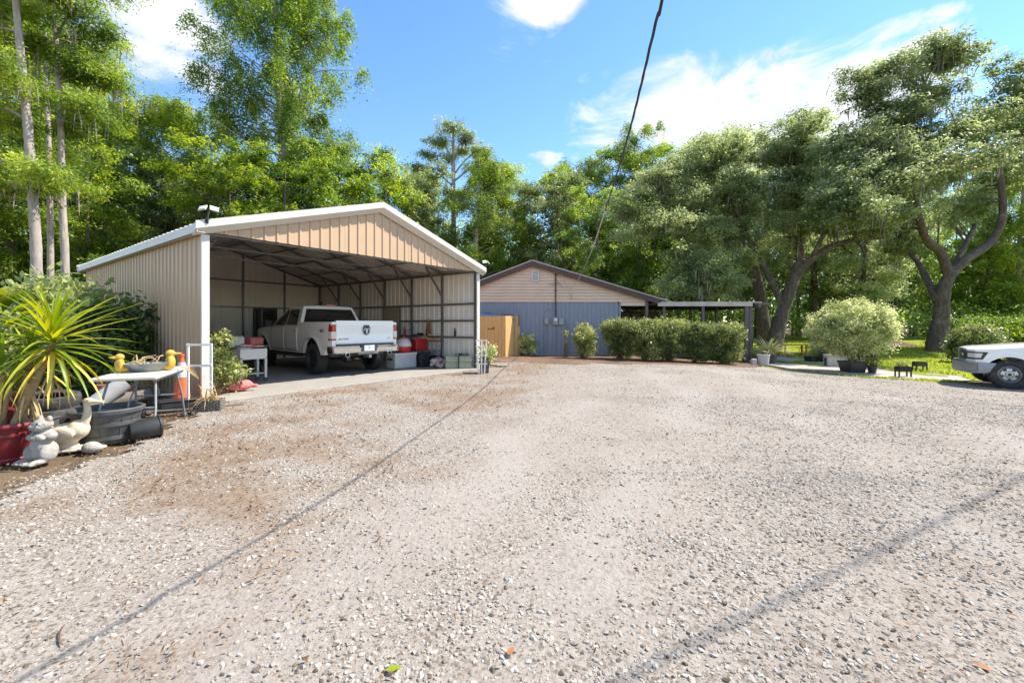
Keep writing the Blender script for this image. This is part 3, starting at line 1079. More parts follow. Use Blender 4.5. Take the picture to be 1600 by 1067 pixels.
def grass():
    rng = np.random.default_rng(21)
    n = 34000
    y = 12.2 + 22 * rng.random(n) ** 1.6
    x = 11 + rng.random(n) * 34
    ok = inside(LAWN_POLY, x, y) & ~inside(PATH_POLY, x, y) & (x < y * 1.3 + 2) & (vnoise(x, y, 0.9) > 0.22)
    x, y = x[ok], y[ok]
    # thin weeds along the back edge of the gravel
    m = 1100
    a = rng.random(m)
    gx, gy = [], []
    E = gp((1190, 574), (1340, 589), (1440, 594), (1500, 598))
    for i in range(m):
        t = a[i] * 3
        k = min(int(t), 2)
        p, q = E[k], E[k + 1]
        gx.append(p[0] + (q[0] - p[0]) * (t - k) + rng.normal() * 0.18); gy.append(p[1] + (q[1] - p[1]) * (t - k) + rng.normal() * 0.16)
    x = np.concatenate([x, gx]); y = np.concatenate([y, gy])
    n = len(x)
    h = rng.uniform(0.05, 0.15, n)
    h[-m:] *= 0.5
    w = rng.uniform(0.012, 0.03, n)
    an = rng.uniform(0, 6.28, n)
    B = np.stack([np.cos(an), np.sin(an), np.zeros(n)], 1) * w[:, None]
    base = np.stack([x, y, gz(x, y)], 1)
    lean = rng.normal(size=(n, 3)) * 0.05
    lean[:, 2] = h
    V = np.stack([base - B, base + B, base + lean * 0.6 + B * 0.8, base + lean - B * 0.2], 1)
    o = link('grass', quads_mesh('grass', V, rng.random(n), L_GRS))
    tag(o, 'short sunlit green grass covering the lawn under the oaks', 'grass', kind='stuff')


grass()

# ------------------------------------------------------------------ carport
UA = math.atan2(0.806, 0.592)
CP = Vector((-5.51, 7.77, 0.0))
CW, CLN, HE, HR = 7.48, 9.2, 3.14, 4.30
U = Vector((math.cos(UA), math.sin(UA), 0))
Vd = Vector((-math.sin(UA), math.cos(UA), 0))


def cp(u, v, z=0.0):
    return CP + U * u + Vd * v + Vector((0, 0, z))


def ribbed(mb, P, Q, z0f, z1f, nrm, up=Vector((0, 0, 1)), pitch=0.235, rib=0.022, off=0.0):
    """ribbed sheet from P to Q (bottom line), heights from functions of t; slot 0 outside, slot 1 inside"""
    P, Q, nrm = Vector(P), Vector(Q), Vector(nrm)
    ln = (Q - P).length
    k = max(1, round(ln / pitch))
    ts, hs = [0.0], [0.0]
    for i in range(k):
        c = (i + 0.5) / k
        a, b = 0.034 / ln, 0.016 / ln
        for dt, h in ((-a, 0), (-b, rib), (b, rib), (a, 0)):
            ts.append(c + dt); hs.append(h)
    ts.append(1.0); hs.append(0.0)
    vo = []
    for t, h in zip(ts, hs):
        b = P.lerp(Q, t) + nrm * (h + off)
        vo.append((b + up * z0f(t), b + up * z1f(t)))
    n = len(vo)
    vs = [p for pr in vo for p in pr]
    vi = [p - nrm * 0.004 for p in vs]
    fo = [(2 * i, 2 * i + 2, 2 * i + 3, 2 * i + 1) for i in range(n - 1)]
    mb.add(vs, fo, 0)
    mb.add(vi, [tuple(reversed(f)) for f in fo], 1)
    # edges
    ed = []
    m = len(vs)
    for i in range(n - 1):
        ed.append((2 * i + 1, 2 * i + 3, m + 2 * i + 3, m + 2 * i + 1))
        ed.append((2 * i + 2, 2 * i, m + 2 * i, m + 2 * i + 2))
    ed.append((0, 1, m + 1, m)); ed.append((m - 1, m - 2, 2 * m - 2, 2 * m - 1))
    mb.add(vs + vi, ed, 0)


def carport():
    t = thing('carport', 'open tan metal carport with white trim and a gabled roof sheltering a white pickup', 'carport', CP, UA)
    TW = [M_TAN, M_GALV]
    pw = CLN / 10
    const = lambda z: (lambda tt: z)
    for i in range(10):      # left and right walls
        m = MB(); ribbed(m, (0, (i + 1) * pw, 0), (0, i * pw, 0), const(0.05), const(HE - 0.02), (-1, 0, 0), off=0.003 * (i % 2))
        m.build('wall_panel', TW, t)
        m = MB(); ribbed(m, (CW, i * pw, 0), (CW, (i + 1) * pw, 0), const(0.05), const(HE - 0.02), (1, 0, 0), off=0.003 * (i % 2))
        m.build('wall_panel', TW, t)
    rise = lambda x: HE + (HR - HE) * (1 - abs(x - CW / 2) / (CW / 2))
    nb = 8
    bw = CW / nb
    for i in range(nb):      # back wall
        m = MB()
        ribbed(m, ((i + 1) * bw, CLN, 0), (i * bw, CLN, 0), const(0.05), (lambda i: (lambda tt: rise((i + 1 - tt) * bw) - 0.05))(i), (0, 1, 0), off=0.003 * (i % 2))
        m.build('wall_panel', TW, t)
    for i in range(nb):      # gable end over the opening
        m = MB()
        ribbed(m, (i * bw, 0, 0), ((i + 1) * bw, 0, 0), const(HE - 0.06), (lambda i: (lambda tt: max(HE - 0.05, rise((i + tt) * bw) - 0.03)))(i), (0, -1, 0), off=0.003 * (i % 2))
        m.build('gable_panel', TW, t)
    # roof sheets run ridge to eave
    ov, fo = 0.16, 0.19
    sl = math.hypot(CW / 2, HR - HE)
    nr = 10
    rw = (CLN + 2 * fo) / nr
    RW = [M_WHITE, M_GALV]
    for side in (0, 1):
        ex = -ov if side == 0 else CW + ov
        ez = HE + 0.085 - ov * (HR - HE) / (CW / 2)
        e = Vector((ex, 0, ez)); r = Vector((CW / 2, 0, HR + 0.085))
        upv = (r - e).normalized()
        ln = (r - e).length
        nrm = Vector((0, 1, 0)).cross(upv) if side == 1 else upv.cross(Vector((0, 1, 0)))
        if nrm.z < 0: nrm = -nrm
        for i in range(nr):
            y0 = -fo + i * rw
            a, b = ((ex, y0, ez), (ex, y0 + rw, ez))
            if side == 0: a, b = b, a
            m = MB(); ribbed(m, a, b, const(0.0), const(ln), nrm, up=upv, off=0.003 * (i % 2))
            m.build('roof_panel', RW, t)
    m = MB()                # ridge cap
    for s in (-1, 1):
        m.bar((CW / 2 + s * 0.09, -fo - 0.01, HR + 0.115 - 0.028), (CW / 2 + s * 0.09, CLN + fo, HR + 0.115 - 0.028), 0.20, 0.012, up=(s * 0.3, 0, 1))
    m.build('ridge_cap', M_WHITE, t)
    # rake trim: upright band and an angled lower return, both ends
    for yy, sg in ((-fo, -1), (CLN + fo, 1)):
        for s in (0, 1):
            ex = -ov - 0.02 if s == 0 else CW + ov + 0.02
            ez = HE + 0.08 - ov * 0.31
            a = Vector((ex, yy, ez + 0.045)); b = Vector((CW / 2, yy, HR + 0.118))
            m = MB()
            d = b - a
            h1, h2 = 0.135, 0.24
            y2 = yy - sg * (fo - 0.02)
            pr = [(0.0, 0.0), (0.0, -h1), (-(fo - 0.035), -h2), (-(fo - 0.02), -h2 + 0.01), (-0.014, -h1 + 0.012), (-0.014, -0.002)]
            vs = []
            for p in (a, b):
                for (dy, dz) in pr:
                    vs.append(p + Vector((0, sg * dy + sg * 0.012, dz)))
            n = len(pr)
            fs = [(i, (i + 1) % n, n + (i + 1) % n, n + i) for i in range(n)] + [tuple(range(n)), tuple(reversed(range(n, 2 * n)))]
            if (sg == -1) == (s == 0): fs = [tuple(reversed(f)) for f in fs]
            m.add(vs, fs)
            m.build('rake_trim', M_WHITE, t)
    for s in (0, 1):         # eave trim
        x = -ov + 0.03 if s == 0 else CW + ov - 0.03
        m = MB(); m.box((x - 0.02 * (1 - 2 * s), CLN / 2, HE - 0.035), (0.02, CLN + 2 * fo - 0.02, 0.15))
        m.box((x + (0.05 if s == 0 else -0.05), CLN / 2, HE - 0.105), (0.10, CLN + 2 * fo - 0.04, 0.012))
        m.build('eave_trim', M_WHITE, t)
    # corner trims at the opening
    for x in (0.0, CW):
        m = MB(); m.box((x + (0.02 if x == 0 else -0.02), -0.018, (HE - 0.12) / 2 + 0.02), (0.125, 0.055, HE - 0.16))
        for z in (0.5, 1.6, 2.6):
            m.box((x, -0.048, z), (0.014, 0.006, 0.014))
        m.build('corner_trim', M_WHITE, t, bevel=0.006)
    # frame of square tube
    q = 0.064
    n = 6
    bay = CLN / n
    for i in range(n + 1):
        y = min(max(i * bay, 0.07), CLN - 0.07)
        for x in (0.05, CW - 0.05):
            m = MB(); m.box((x, y, HE / 2), (q, q, HE - 0.04)); m.build('post', M_STEEL, t)
        for s in (0, 1):
            xe = 0.05 if s == 0 else CW - 0.05
            m = MB(); m.bar((xe, y, HE - 0.03), (CW / 2, y, HR - 0.035), q); m.build('rafter', M_STEEL, t)
            if 0 < i < n:
                xk = 0.08 if s == 0 else CW - 0.08
                xm = 0.80 if s == 0 else CW - 0.80
                m = MB(); m.bar((xk, y, 2.38), (xm, y, rise(xm) - 0.10), 0.05); m.build('knee_brace', M_STEEL, t)
        if i in (0, 1, 2):
            m = MB(); m.bar((0.08, y + 0.05, HE - 0.07), (CW - 0.08, y + 0.05, HE - 0.07), 0.035); m.build('tie_bar', M_STEEL, t)
    for k in range(1, 4):    # purlins
        for s in (0, 1):
            f = k / 4.0
            x = f * CW / 2 if s == 0 else CW - f * CW / 2
            m = MB(); m.bar((x, 0.05, rise(x) + 0.02), (x, CLN - 0.05, rise(x) + 0.02), 0.05, 0.03, up=(0, 0, 1)); m.build('purlin', M_STEEL, t)
    for z in (2.08, HE - 0.05):
        for x in (0.03, CW - 0.035):
            m = MB(); m.box((x, CLN / 2, z), (0.05, CLN - 0.1, 0.06)); m.build('girt', M_STEEL, t)
        m = MB(); m.box((CW / 2, CLN - 0.03, z), (CW - 0.1, 0.05, 0.06)); m.build('girt', M_STEEL, t)
    for z in (1.54, 1.0):
        m = MB(); m.box((CW - 0.035, 1.90, z), (0.055, 3.68, 0.06)); m.build('girt', M_STEEL, t)
        m = MB(); m.box((CW - 0.035, 6.9, z), (0.055, 4.4, 0.06)); m.build('girt', M_STEEL, t)
        m = MB(); m.box((0.03, CLN / 2, z), (0.05, CLN - 0.1, 0.06)); m.build('girt', M_STEEL, t)
    for y in (3.74, 4.66):   # doorway studs
        m = MB(); m.box((CW - 0.04, y, 1.05), (q, q, 2.06)); m.build('door_stud', M_STEEL, t)
    for k in range(1, 5):    # studs of the back wall
        x = CW - 1.56 * k
        m = MB(); m.box((x, CLN - 0.03, rise(x) / 2), (q, q, rise(x) - 0.08)); m.build('stud', M_STEEL, t)
    # window in the back wall
    xw = CW - 2.32
    w = MB()
    for dx in (-0.42, 0.42): w.box((xw + dx, CLN - 0.055, 1.47), (0.06, 0.05, 1.2))
    for z in (0.90, 2.04): w.box((xw, CLN - 0.0545, z), (0.78, 0.05, 0.06))
    f = w.build('window', M_BLACKP, t)
    g = MB(); g.box((xw, CLN - 0.04, 1.47), (0.78, 0.01, 1.08)); g.build('pane', M_GLASS, f)
    g = MB(); g.box((xw - 0.13, CLN - 0.0545, 1.47), (0.03, 0.035, 1.08)); g.build('mullion', M_GREYM, f)
    return t


carport()
sl = MB()
sl.box((CW / 2, CLN / 2, -0.06), (CW + 0.10, CLN + 0.26, 0.20))
o = sl.build('concrete_slab', M_CONC, None, bevel=0.015, loc=CP, rot=(0, 0, UA))
tag(o, kind='structure')


def flood_light(loc, rz, label):
    t = thing('flood_light', label, 'flood light', loc, rz, 'flood lights on the carport corners', sc=0.66)
    m = MB(); m.bar((0, 0, -0.10), (0.05, 0.0, 0.18), 0.035, 0.05); m.box((0, 0.0, -0.10), (0.09, 0.05, 0.09)); m.build('bracket', M_BLACKP, t, bevel=0.004)
    for s in (-1, 1):
        T = Matrix.Translation((0.05 + s * 0.13, -0.02, 0.25)) @ Matrix.Rotation(s * 0.55, 4, 'Z') @ Matrix.Rotation(R(-38), 4, 'X') @ Matrix.Rotation(s * R(12), 4, 'Y')
        m = MB(); m.box((0, 0, 0), (0.21, 0.035, 0.17), T)
        h = m.build('lamp_head', M_WHITE, t, bevel=0.008)
        m = MB(); m.box((0, -0.020, 0), (0.17, 0.006, 0.13), T)
        for k in range(4): m.box((0.0, 0.021, -0.06 + k * 0.04), (0.19, 0.012, 0.008), T)
        m.build('lens', M_CLEARL, h)


flood_light(cp(-0.02, -0.20, HE + 0.15), UA * 0.4, 'twin white floodlight on the left front corner of the carport roof')
flood_light(cp(CW + 0.18, -0.16, HE + 0.10), UA * 0.4 + 0.5, 'twin white floodlight at the right front corner of the carport roof, near the house')


# ------------------------------------------------------------------ house
HY = 20.1
PKX, PKZ = 0.92, 4.30
LP, RP = 0.385, 0.297


def rz_at(x):
    return PKZ - (PKX - x) * LP if x < PKX else PKZ - (x - PKX) * RP


def house():
    t = thing('house', 'low gabled house with blue-grey lower wall, beige siding and maroon rake boards', 'house', (0, HY, 0))
    XL, XR, XG = -3.8, 5.02, 6.28
    zb = 2.46
    m = MB(); m.box(((XL + XR) / 2, 6.0, 1.2), (XR - XL, 11.6, 2.4)); m.box((0.9, 6.0, 2.9), (7.0, 11.4, 0.9)); m.build('wall', M_BLUE, t)
    # vertical grooved boards, one by one
    bw = 0.203
    k = int((XR - XL) / bw)
    rnd = random.Random(3)
    for i in range(k):
        m = MB(); m.box((XL + (i + 0.5) * bw, 0.178 + rnd.uniform(-0.002, 0.002), zb / 2 - 0.07), (bw - 0.008, 0.03, zb + 0.14)); m.build('wall_board', M_BLUE, t)
    m = MB(); m.box((XR + 0.01, 0.175, zb / 2), (0.07, 0.06, zb)); m.build('corner_board', M_BLUE, t)
    for i in range(k // 3):   # side wall towards the porch
        m = MB(); m.box((XR + 0.018, 0.55 + (i + 0.5) * 0.6, 1.2), (0.03, 0.58, 2.5)); m.build('wall_board', M_BLUE, t)
    # lapped siding boards in the gable
    z = zb
    ch = 0.142
    XLg = XL - 0.2
    while z < PKZ - 0.16:
        zt = z + ch
        def edges(zz):
            return max(XLg, PKX - (PKZ - 0.04 - zz) / LP), min(XG, PKX + (PKZ - 0.04 - zz) / RP)
        a0, b0 = edges(z); a1, b1 = edges(zt)
        if b1 - a1 < 0.1: a1, b1 = PKX - 0.05, PKX + 0.05
        m = MB()
        vs = [(a0, 0.118, z + 0.006), (b0, 0.118, z + 0.006), (b1, 0.165, zt + 0.004), (a1, 0.165, zt + 0.004), (a0, 0.19, z + 0.006), (b0, 0.19, z + 0.006), (b1, 0.19, zt + 0.004), (a1, 0.19, zt + 0.004)]
        m.add(vs, [(0, 1, 2, 3), (5, 4, 7, 6), (1, 0, 4, 5), (3, 2, 6, 7), (0, 3, 7, 4), (2, 1, 5, 6)])
        m.build('siding_board', M_SIDING, t)
        z = zt
    # the gable's tail beyond the wall, over the porch entry
    m = MB(); m.box(((XR + XG) / 2 + 0.03, 0.165, zb - 0.09), (XG - XR - 0.05, 0.05, 0.17)); m.build('gable_tail', M_SIDING, t)
    m = MB(); m.box((XG - 0.02, 0.15, 2.2), (0.12, 0.14, 0.74)); m.box((XG - 0.02, 0.2, 0.9), (0.10, 0.10, 2.3)); m.build('entry_post', M_WOODG, t)
    # rake boards and roof
    for s, x1, z1 in ((-1, -4.6, rz_at(-4.6)), (1, 7.25, rz_at(7.25))):
        a, b = Vector((PKX, 0, PKZ)), Vector((x1, 0, z1))
        m = MB()
        vs = []
        for p in (a, b):
            for (y, dz) in ((-0.05, 0.035), (-0.05, -0.20), (-0.01, -0.20), (-0.01, 0.035)): vs.append(p + Vector((0, y, dz)))
        fs = [(0, 1, 5, 4), (1, 2, 6, 5), (2, 3, 7, 6), (3, 0, 4, 7), (3, 2, 1, 0), (4, 5, 6, 7)]
        m.add(vs, fs if s == 1 else [tuple(reversed(f)) for f in fs])
        m.build('rake_board', M_MAROON, t)
        m = MB()
        vs = []
        for p in (a, b):
            for (y, dz) in ((-0.09, 0.10), (-0.09, 0.04), (12.2, 0.04), (12.2, 0.10)): vs.append(p + Vector((0, y, dz)))
        m.add(vs, fs if s == 1 else [tuple(reversed(f)) for f in fs])
        r = m.build('roof', M_SHINGLE, t)
        m = MB()
        vs = []
        for p in (a, b):
            for (y, dz) in ((-0.008, -0.05), (-0.008, -0.075), (0.2, -0.075), (0.2, -0.05)): vs.append(p + Vector((0, y, dz)))
        m.add(vs, fs if s == 1 else [tuple(reversed(f)) for f in fs])
        m.build('soffit', M_MAROON, t)
    # attic vent
    vx, vz = W(836.5, 431, HY).x, W(836.5, 431, HY).z
    m = MB()
    for dx in (-0.145, 0.145): m.box((vx + dx, 0.10, vz), (0.045, 0.06, 0.48))
    for dz in (-0.218, 0.218): m.box((vx, 0.101, vz + dz), (0.245, 0.06, 0.045))
    f = m.build('vent', M_WHITE, t)
    for k in range(7):
        m = MB(); m.box((vx, 0.115, vz - 0.165 + k * 0.055), (0.245, 0.008, 0.05), rx=R(-35)); m.build('louvre', M_SILVER, f)
    # service mast, meter and boxes
    mx = W(868.6, 500, HY).x
    m = MB(); m.tube([(mx, 0.09, 1.72), (mx, 0.09, 3.72)], 0.028, 8); m.tube([(mx, 0.09, 3.70), (mx, 0.03, 3.78), (mx + 0.02, -0.04, 3.72)], [0.05, 0.055, 0.04], 8)
    for z in (2.0, 3.0, 3.5): m.box((mx, 0.115, z), (0.10, 0.03, 0.04))
    m.build('service_mast', M_MAROON, t)
    m = MB()
    for k in range(4):
        a = k * 1.6
        m.tube([(mx, 0.06, 3.45 - 0.03 * k), (mx + 0.22 * math.cos(a), 0.05, 3.25 + 0.05 * math.sin(a)), (mx + 0.35 * math.cos(a + .4), 0.06, 3.1 + 0.1 * k)], 0.007, 4)
    m.build('service_wire', M_CABLE, t)
    m = MB(); m.box((mx - 0.02, 0.09, 1.58), (0.26, 0.14, 0.34)); mt = m.build('meter_box', M_GREYM, t, bevel=0.012)
    m = MB(); m.lathe([(0.0, 0.13), (0.07, 0.125), (0.09, 0.09), (0.10, 0.0)], 16, Matrix.Translation((mx - 0.03, 0.02, 1.62)) @ Matrix.Rotation(PI / 2, 4, 'X')); m.build('meter_dial', M_CLEARL, mt, smooth=True)
    m = MB(); m.box((mx + 0.26, 0.09, 1.56), (0.24, 0.13, 0.32)); m.build('breaker_box', M_GREYM, t, bevel=0.012)
    m = MB(); m.box((mx - 0.43, 0.10, 1.56), (0.18, 0.11, 0.26)); m.build('phone_box', M_GREYM, t, bevel=0.012)
    m = MB()
    m.tube([(mx - 0.52, 0.14, 0.0), (mx - 0.52, 0.14, 1.9), (mx - 0.42, 0.14, 2.12), (mx - 0.1, 0.14, 2.14)], 0.010, 6)
    m.tube([(mx - 0.41, 0.14, 0.1), (mx - 0.41, 0.14, 1.45)], 0.012, 6)
    m.tube([(mx + 0.58, 0.13, 0.0), (mx + 0.58, 0.13, 1.44)], 0.024, 6)
    m.tube([(mx + 0.03, 0.14, 0.15), (mx + 0.03, 0.14, 1.45)], 0.012, 6)
    m.build('wall_conduit', M_GREYM, t)
    # porch: low roof on posts along the right side
    px0, px1 = 6.9, 11.45
    zr = 2.42
    m = MB(); m.box(((px0 + px1) / 2, 4.0, zr + 0.02), (px1 - px0 + 0.1, 8.2, 0.05)); m.build('porch_roof', M_PORCH, t)
    m = MB(); m.box(((px0 + px1) / 2 - 0.3, -0.10, zr - 0.085), (px1 - px0 - 0.2, 0.04, 0.15)); m.build('porch_fascia', M_PORCH, t)
    m = MB()
    for k in range(9): m.box((px0 + 0.35 + k * 0.52, 4.0, zr - 0.045), (0.04, 7.9, 0.08))
    m.build('porch_joist', M_WOODG, t)
    m = MB(); m.box((px1 + 0.12, 0.0, zr - 0.05), (0.75, 0.12, 0.10), ry=R(-3)); m.box((px1 - 0.1, 3.0, zr - 0.14), (0.10, 6.4, 0.16)); m.build('porch_beam', M_WOODG, t)
    for (x, y) in ((10.82, 0.0), (11.04, 0.05), (8.82, 0.02), (7.05, 0.1), (10.95, 3.2), (10.95, 6.6), (8.8, 6.6), (7.1, 6.6), (7.1, 3.4)):
        g = gzf(x, HY + y)
        m = MB(); m.box((x, y, (zr - 0.06 + g) / 2 - 0.02), (0.17 if y < 1 and x > 9 else 0.11, 0.12, zr - 0.10 - g)); m.build('porch_post', M_WOODG, t)
    m = MB(); m.box((8.9, 4.0, -0.05), (5.2, 8.2, 0.06)); m.build('porch_floor', M_WOODG, t)
    m = MB()
    for k in range(16): m.box((XR + 0.35 + k * 0.27, 8.1, 1.15 - 0.05), (0.262, 0.03, 2.35))
    m.build('porch_dark_screen', M_WOODG, t)  # dark boards added to block the bright greenery and keep the porch dark
    # dim side door and window behind the porch
    m = MB(); m.box((XR + 0.05, 2.6, 1.05), (0.05, 0.95, 2.1)); m.build('door', M_MAROON, t)
    m = MB(); m.box((XR + 0.055, 5.6, 1.45), (0.05, 1.3, 1.1)); f = m.build('window', M_WHITE, t)
    m = MB(); m.box((XR + 0.082, 5.6, 1.45), (0.02, 1.14, 0.94)); m.build('pane', M_GLASS, f)
    m = MB()
    for x in (5.6, 6.1, 6.6): m.box((x, 3.4, 1.0), (0.4, 0.5, 2.0))
    m.build('porch_cupboard', M_WOODG, t)


house()


def wooden_fence():
    # low board screen between carport and house
    A = W(735, 500, 19.0); B = W(789.5, 500, 19.0); C = W(812, 500, 20.02)
    t = thing('wooden_fence', 'low fence of new orange pine boards turning a corner between carport and house', 'fence', (B.x, B.y, 0))
    rnd = random.Random(4)
    zt = CAMH + (507 - 492.5) / F * 19.0

    def run(P, Q, nrm):
        d = (Q - P); d.z = 0
        ln = d.length
        k = max(2, int(ln / 0.142))
        for i in range(k):
            c = P + d * ((i + 0.5) / k) - Vector((B.x, B.y, 0)); c.z = 0
            m = MB()
            h = zt + rnd.uniform(-0.008, 0.008)
            m.box((c.x, c.y, h / 2 - 0.03), (ln / k - 0.008, 0.02, h), rz=math.atan2(d.y, d.x) + rnd.uniform(-.006, .006), )
            m.build('plank', M_WOODN, t)
        for z in (0.35, 1.45):
            m = MB()
            a = P - Vector((B.x, B.y, 0)) + nrm * 0.05; b = Q - Vector((B.x, B.y, 0)) + nrm * 0.05
            a.z = b.z = z
            m.bar(a, b, 0.04, 0.09); m.build('rail', M_WOODN, t)
    run(A, B - Vector((0.015, 0, 0)), Vector((0, 1, 0)))
    run(B + Vector((0.0, 0.02, 0)), C, Vector((-0.9, 0, 0)))
    m = MB(); m.box((-0.06, 0.08, zt / 2), (0.09, 0.09, zt - 0.03)); m.build('post', M_WOODN, t)
    m = MB(); m.bar((-0.75, -0.02, 1.22), (-0.50, -0.02, 1.25), 0.02, 0.03); m.bar((-0.52, -0.025, 1.20), (-0.49, -0.025, 1.32), 0.03, 0.03); m.build('latch', M_BLACKP, t)


wooden_fence()


def tarp_rack():
    P = W(768, 490, 19.65)
    t = thing('covered_rack', 'dark metal rack with a blue tarp over it, behind the pine fence', 'rack', (P.x, P.y, 0))
    m = MB()
    m.grid(lambda u, v: (-0.75 + 1.1 * u, -0.22 + 0.45 * v, 1.72 + 0.24 * math.sin(PI * min(1, u * 0.9 + .1)) ** 0.7 * (0.6 + 0.4 * math.sin(PI * v)) - 0.35 * max(0, u - 0.85) + 0.02 * math.sin(9 * u + 5 * v)), 14, 8)
    m.build('tarp', M_BLUEP, t, smooth=True)
    m = MB()
    for x in (-0.7, 0.35, 1.05):
        for y in (-0.15, 0.2): m.tube([(x, y, 0), (x, y, 1.82)], 0.018, 6)
    for y in (-0.15, 0.2): m.tube([(-0.7, y, 1.80), (1.05, y, 1.80)], 0.018, 6); m.tube([(-0.7, y, 1.6), (1.05, y, 1.6)], 0.014, 6)
    m.build('rack_frame', M_STEEL, t)
    m = MB(); m.tube([(0.45, -0.2, 1.55), (0.45, -0.2, 1.86), (1.0, -0.2, 1.84)], 0.02, 6); m.box((1.24, -0.1, 1.58), (0.05, 0.05, 0.5)); m.build('handrail', M_BLACKP, t)


tarp_rack()


# ------------------------------------------------------------------ overhead lines
def cables():
    b = 0.12
    x0 = lambda Y: 3.05 + b * (Y - 20.0)
    pts = []
    tab = [(0.3456, 0.7456), (0.330, 0.69), (0.272, 0.4515), (0.228, 0.304), (0.184, 0.172)]
    for (r, k) in tab:
        Y = 0.65 / (r - b)
        pts.append(Vector((r * Y, Y, CAMH + k * Y)))
    end = Vector((W(906, 433, 19.98).x, 19.98, W(906, 433, 19.98).z))
    far = [Vector((0.30 + 0.0, -3.0, 5.2)), Vector((0.67, 0.2, 4.35)), Vector((0.85, 1.6, 3.95))]
    allp = far + pts + [Vector((2.54, 15.0, 3.49)), end]
    P, _ = smooth_path([tuple(p) for p in allp], [0.012] * len(allp), 8)
    t = thing('overhead_cable', 'black service cable sagging from above the camera down to the house gable', 'cable', (0, 0, 0))
    P = [np.array(p) for p in P]
    k = next(i for i, p in enumerate(P) if p[1] > 6.5)
    whole, mats_ = P, (M_CABLE, M_CABLEL)
    for P, mm in ((whole[:k + 1], M_CABLE), (whole[k:], M_CABLEL)):
      m = MB()
      for ph in (0.0, 2.09, 4.19):   # three twisted strands
        q = []
        s = 0.0
        for i, p in enumerate(P):
            if i: s += np.linalg.norm(P[i] - P[i - 1])
            a = ph + s * 9.0
            q.append(p + 0.006 * np.array([math.cos(a), 0, math.sin(a)]))
        m.tube(q, 0.0065, 6)
      m.build('strand', mm, t, smooth=True)
    # drip loop and dead-end grips at the gable
    e = end
    m = MB()
    L0 = [e, e + Vector((-0.18, 0.02, -0.30)), e + Vector((-0.42, 0.06, -0.52)), e + Vector((-0.62, 0.05, -0.35)), e + Vector((-0.80, 0.05, 0.0)), e + Vector((-0.84, 0.03, 0.13))]
    pp, _ = smooth_path([tuple(p) for p in L0], [0.01] * 6, 5)
    m.tube(pp, 0.013, 6)
    m.tube([e + Vector((-0.42, 0.06, -0.52)), e + Vector((-0.40, 0.06, -0.74)), e + Vector((-0.37, 0.06, -1.02))], [0.016, 0.022, 0.03], 6)
    m.build('drip_loop', M_CABLEL, t, smooth=True)
    # a second line on the street side, out of the picture to the right
    t2 = thing('power_line', 'power line running past the yard beyond the right edge of the view', 'cable', (0, 0, 0))
    off = SUN.xy / SUN.z * 7.0
    d = Vector((1.87, 1.0)).normalized()
    c = Vector((2.48, 2.82)) + off
    m = MB()
    pp = [(c.x + d.x * s, c.y + d.y * s, 7.0 + 0.0012 * s * s) for s in range(-40, 41, 4)]
    m.tube(pp, 0.013, 6)
    m.build('strand', M_CABLE, t2, smooth=True)


cables()

# ------------------------------------------------------------------ pickups
def text_obj(name, body, size, m, parent, T, extr=0.002):
    c = bpy.data.curves.new(name, 'FONT')
    c.body = body
    c.size = size
    c.extrude = extr
    c.align_x = 'CENTER'
    c.align_y = 'CENTER'
    c.materials.append(m)
    tmp = bpy.data.objects.new('lettering', c)
    COL.objects.link(tmp)
    me = bpy.data.meshes.new_from_object(tmp.evaluated_get(bpy.context.evaluated_depsgraph_get()))
    bpy.data.objects.remove(tmp)
    o = link(name, me, parent)
    o.matrix_local = T
    return o


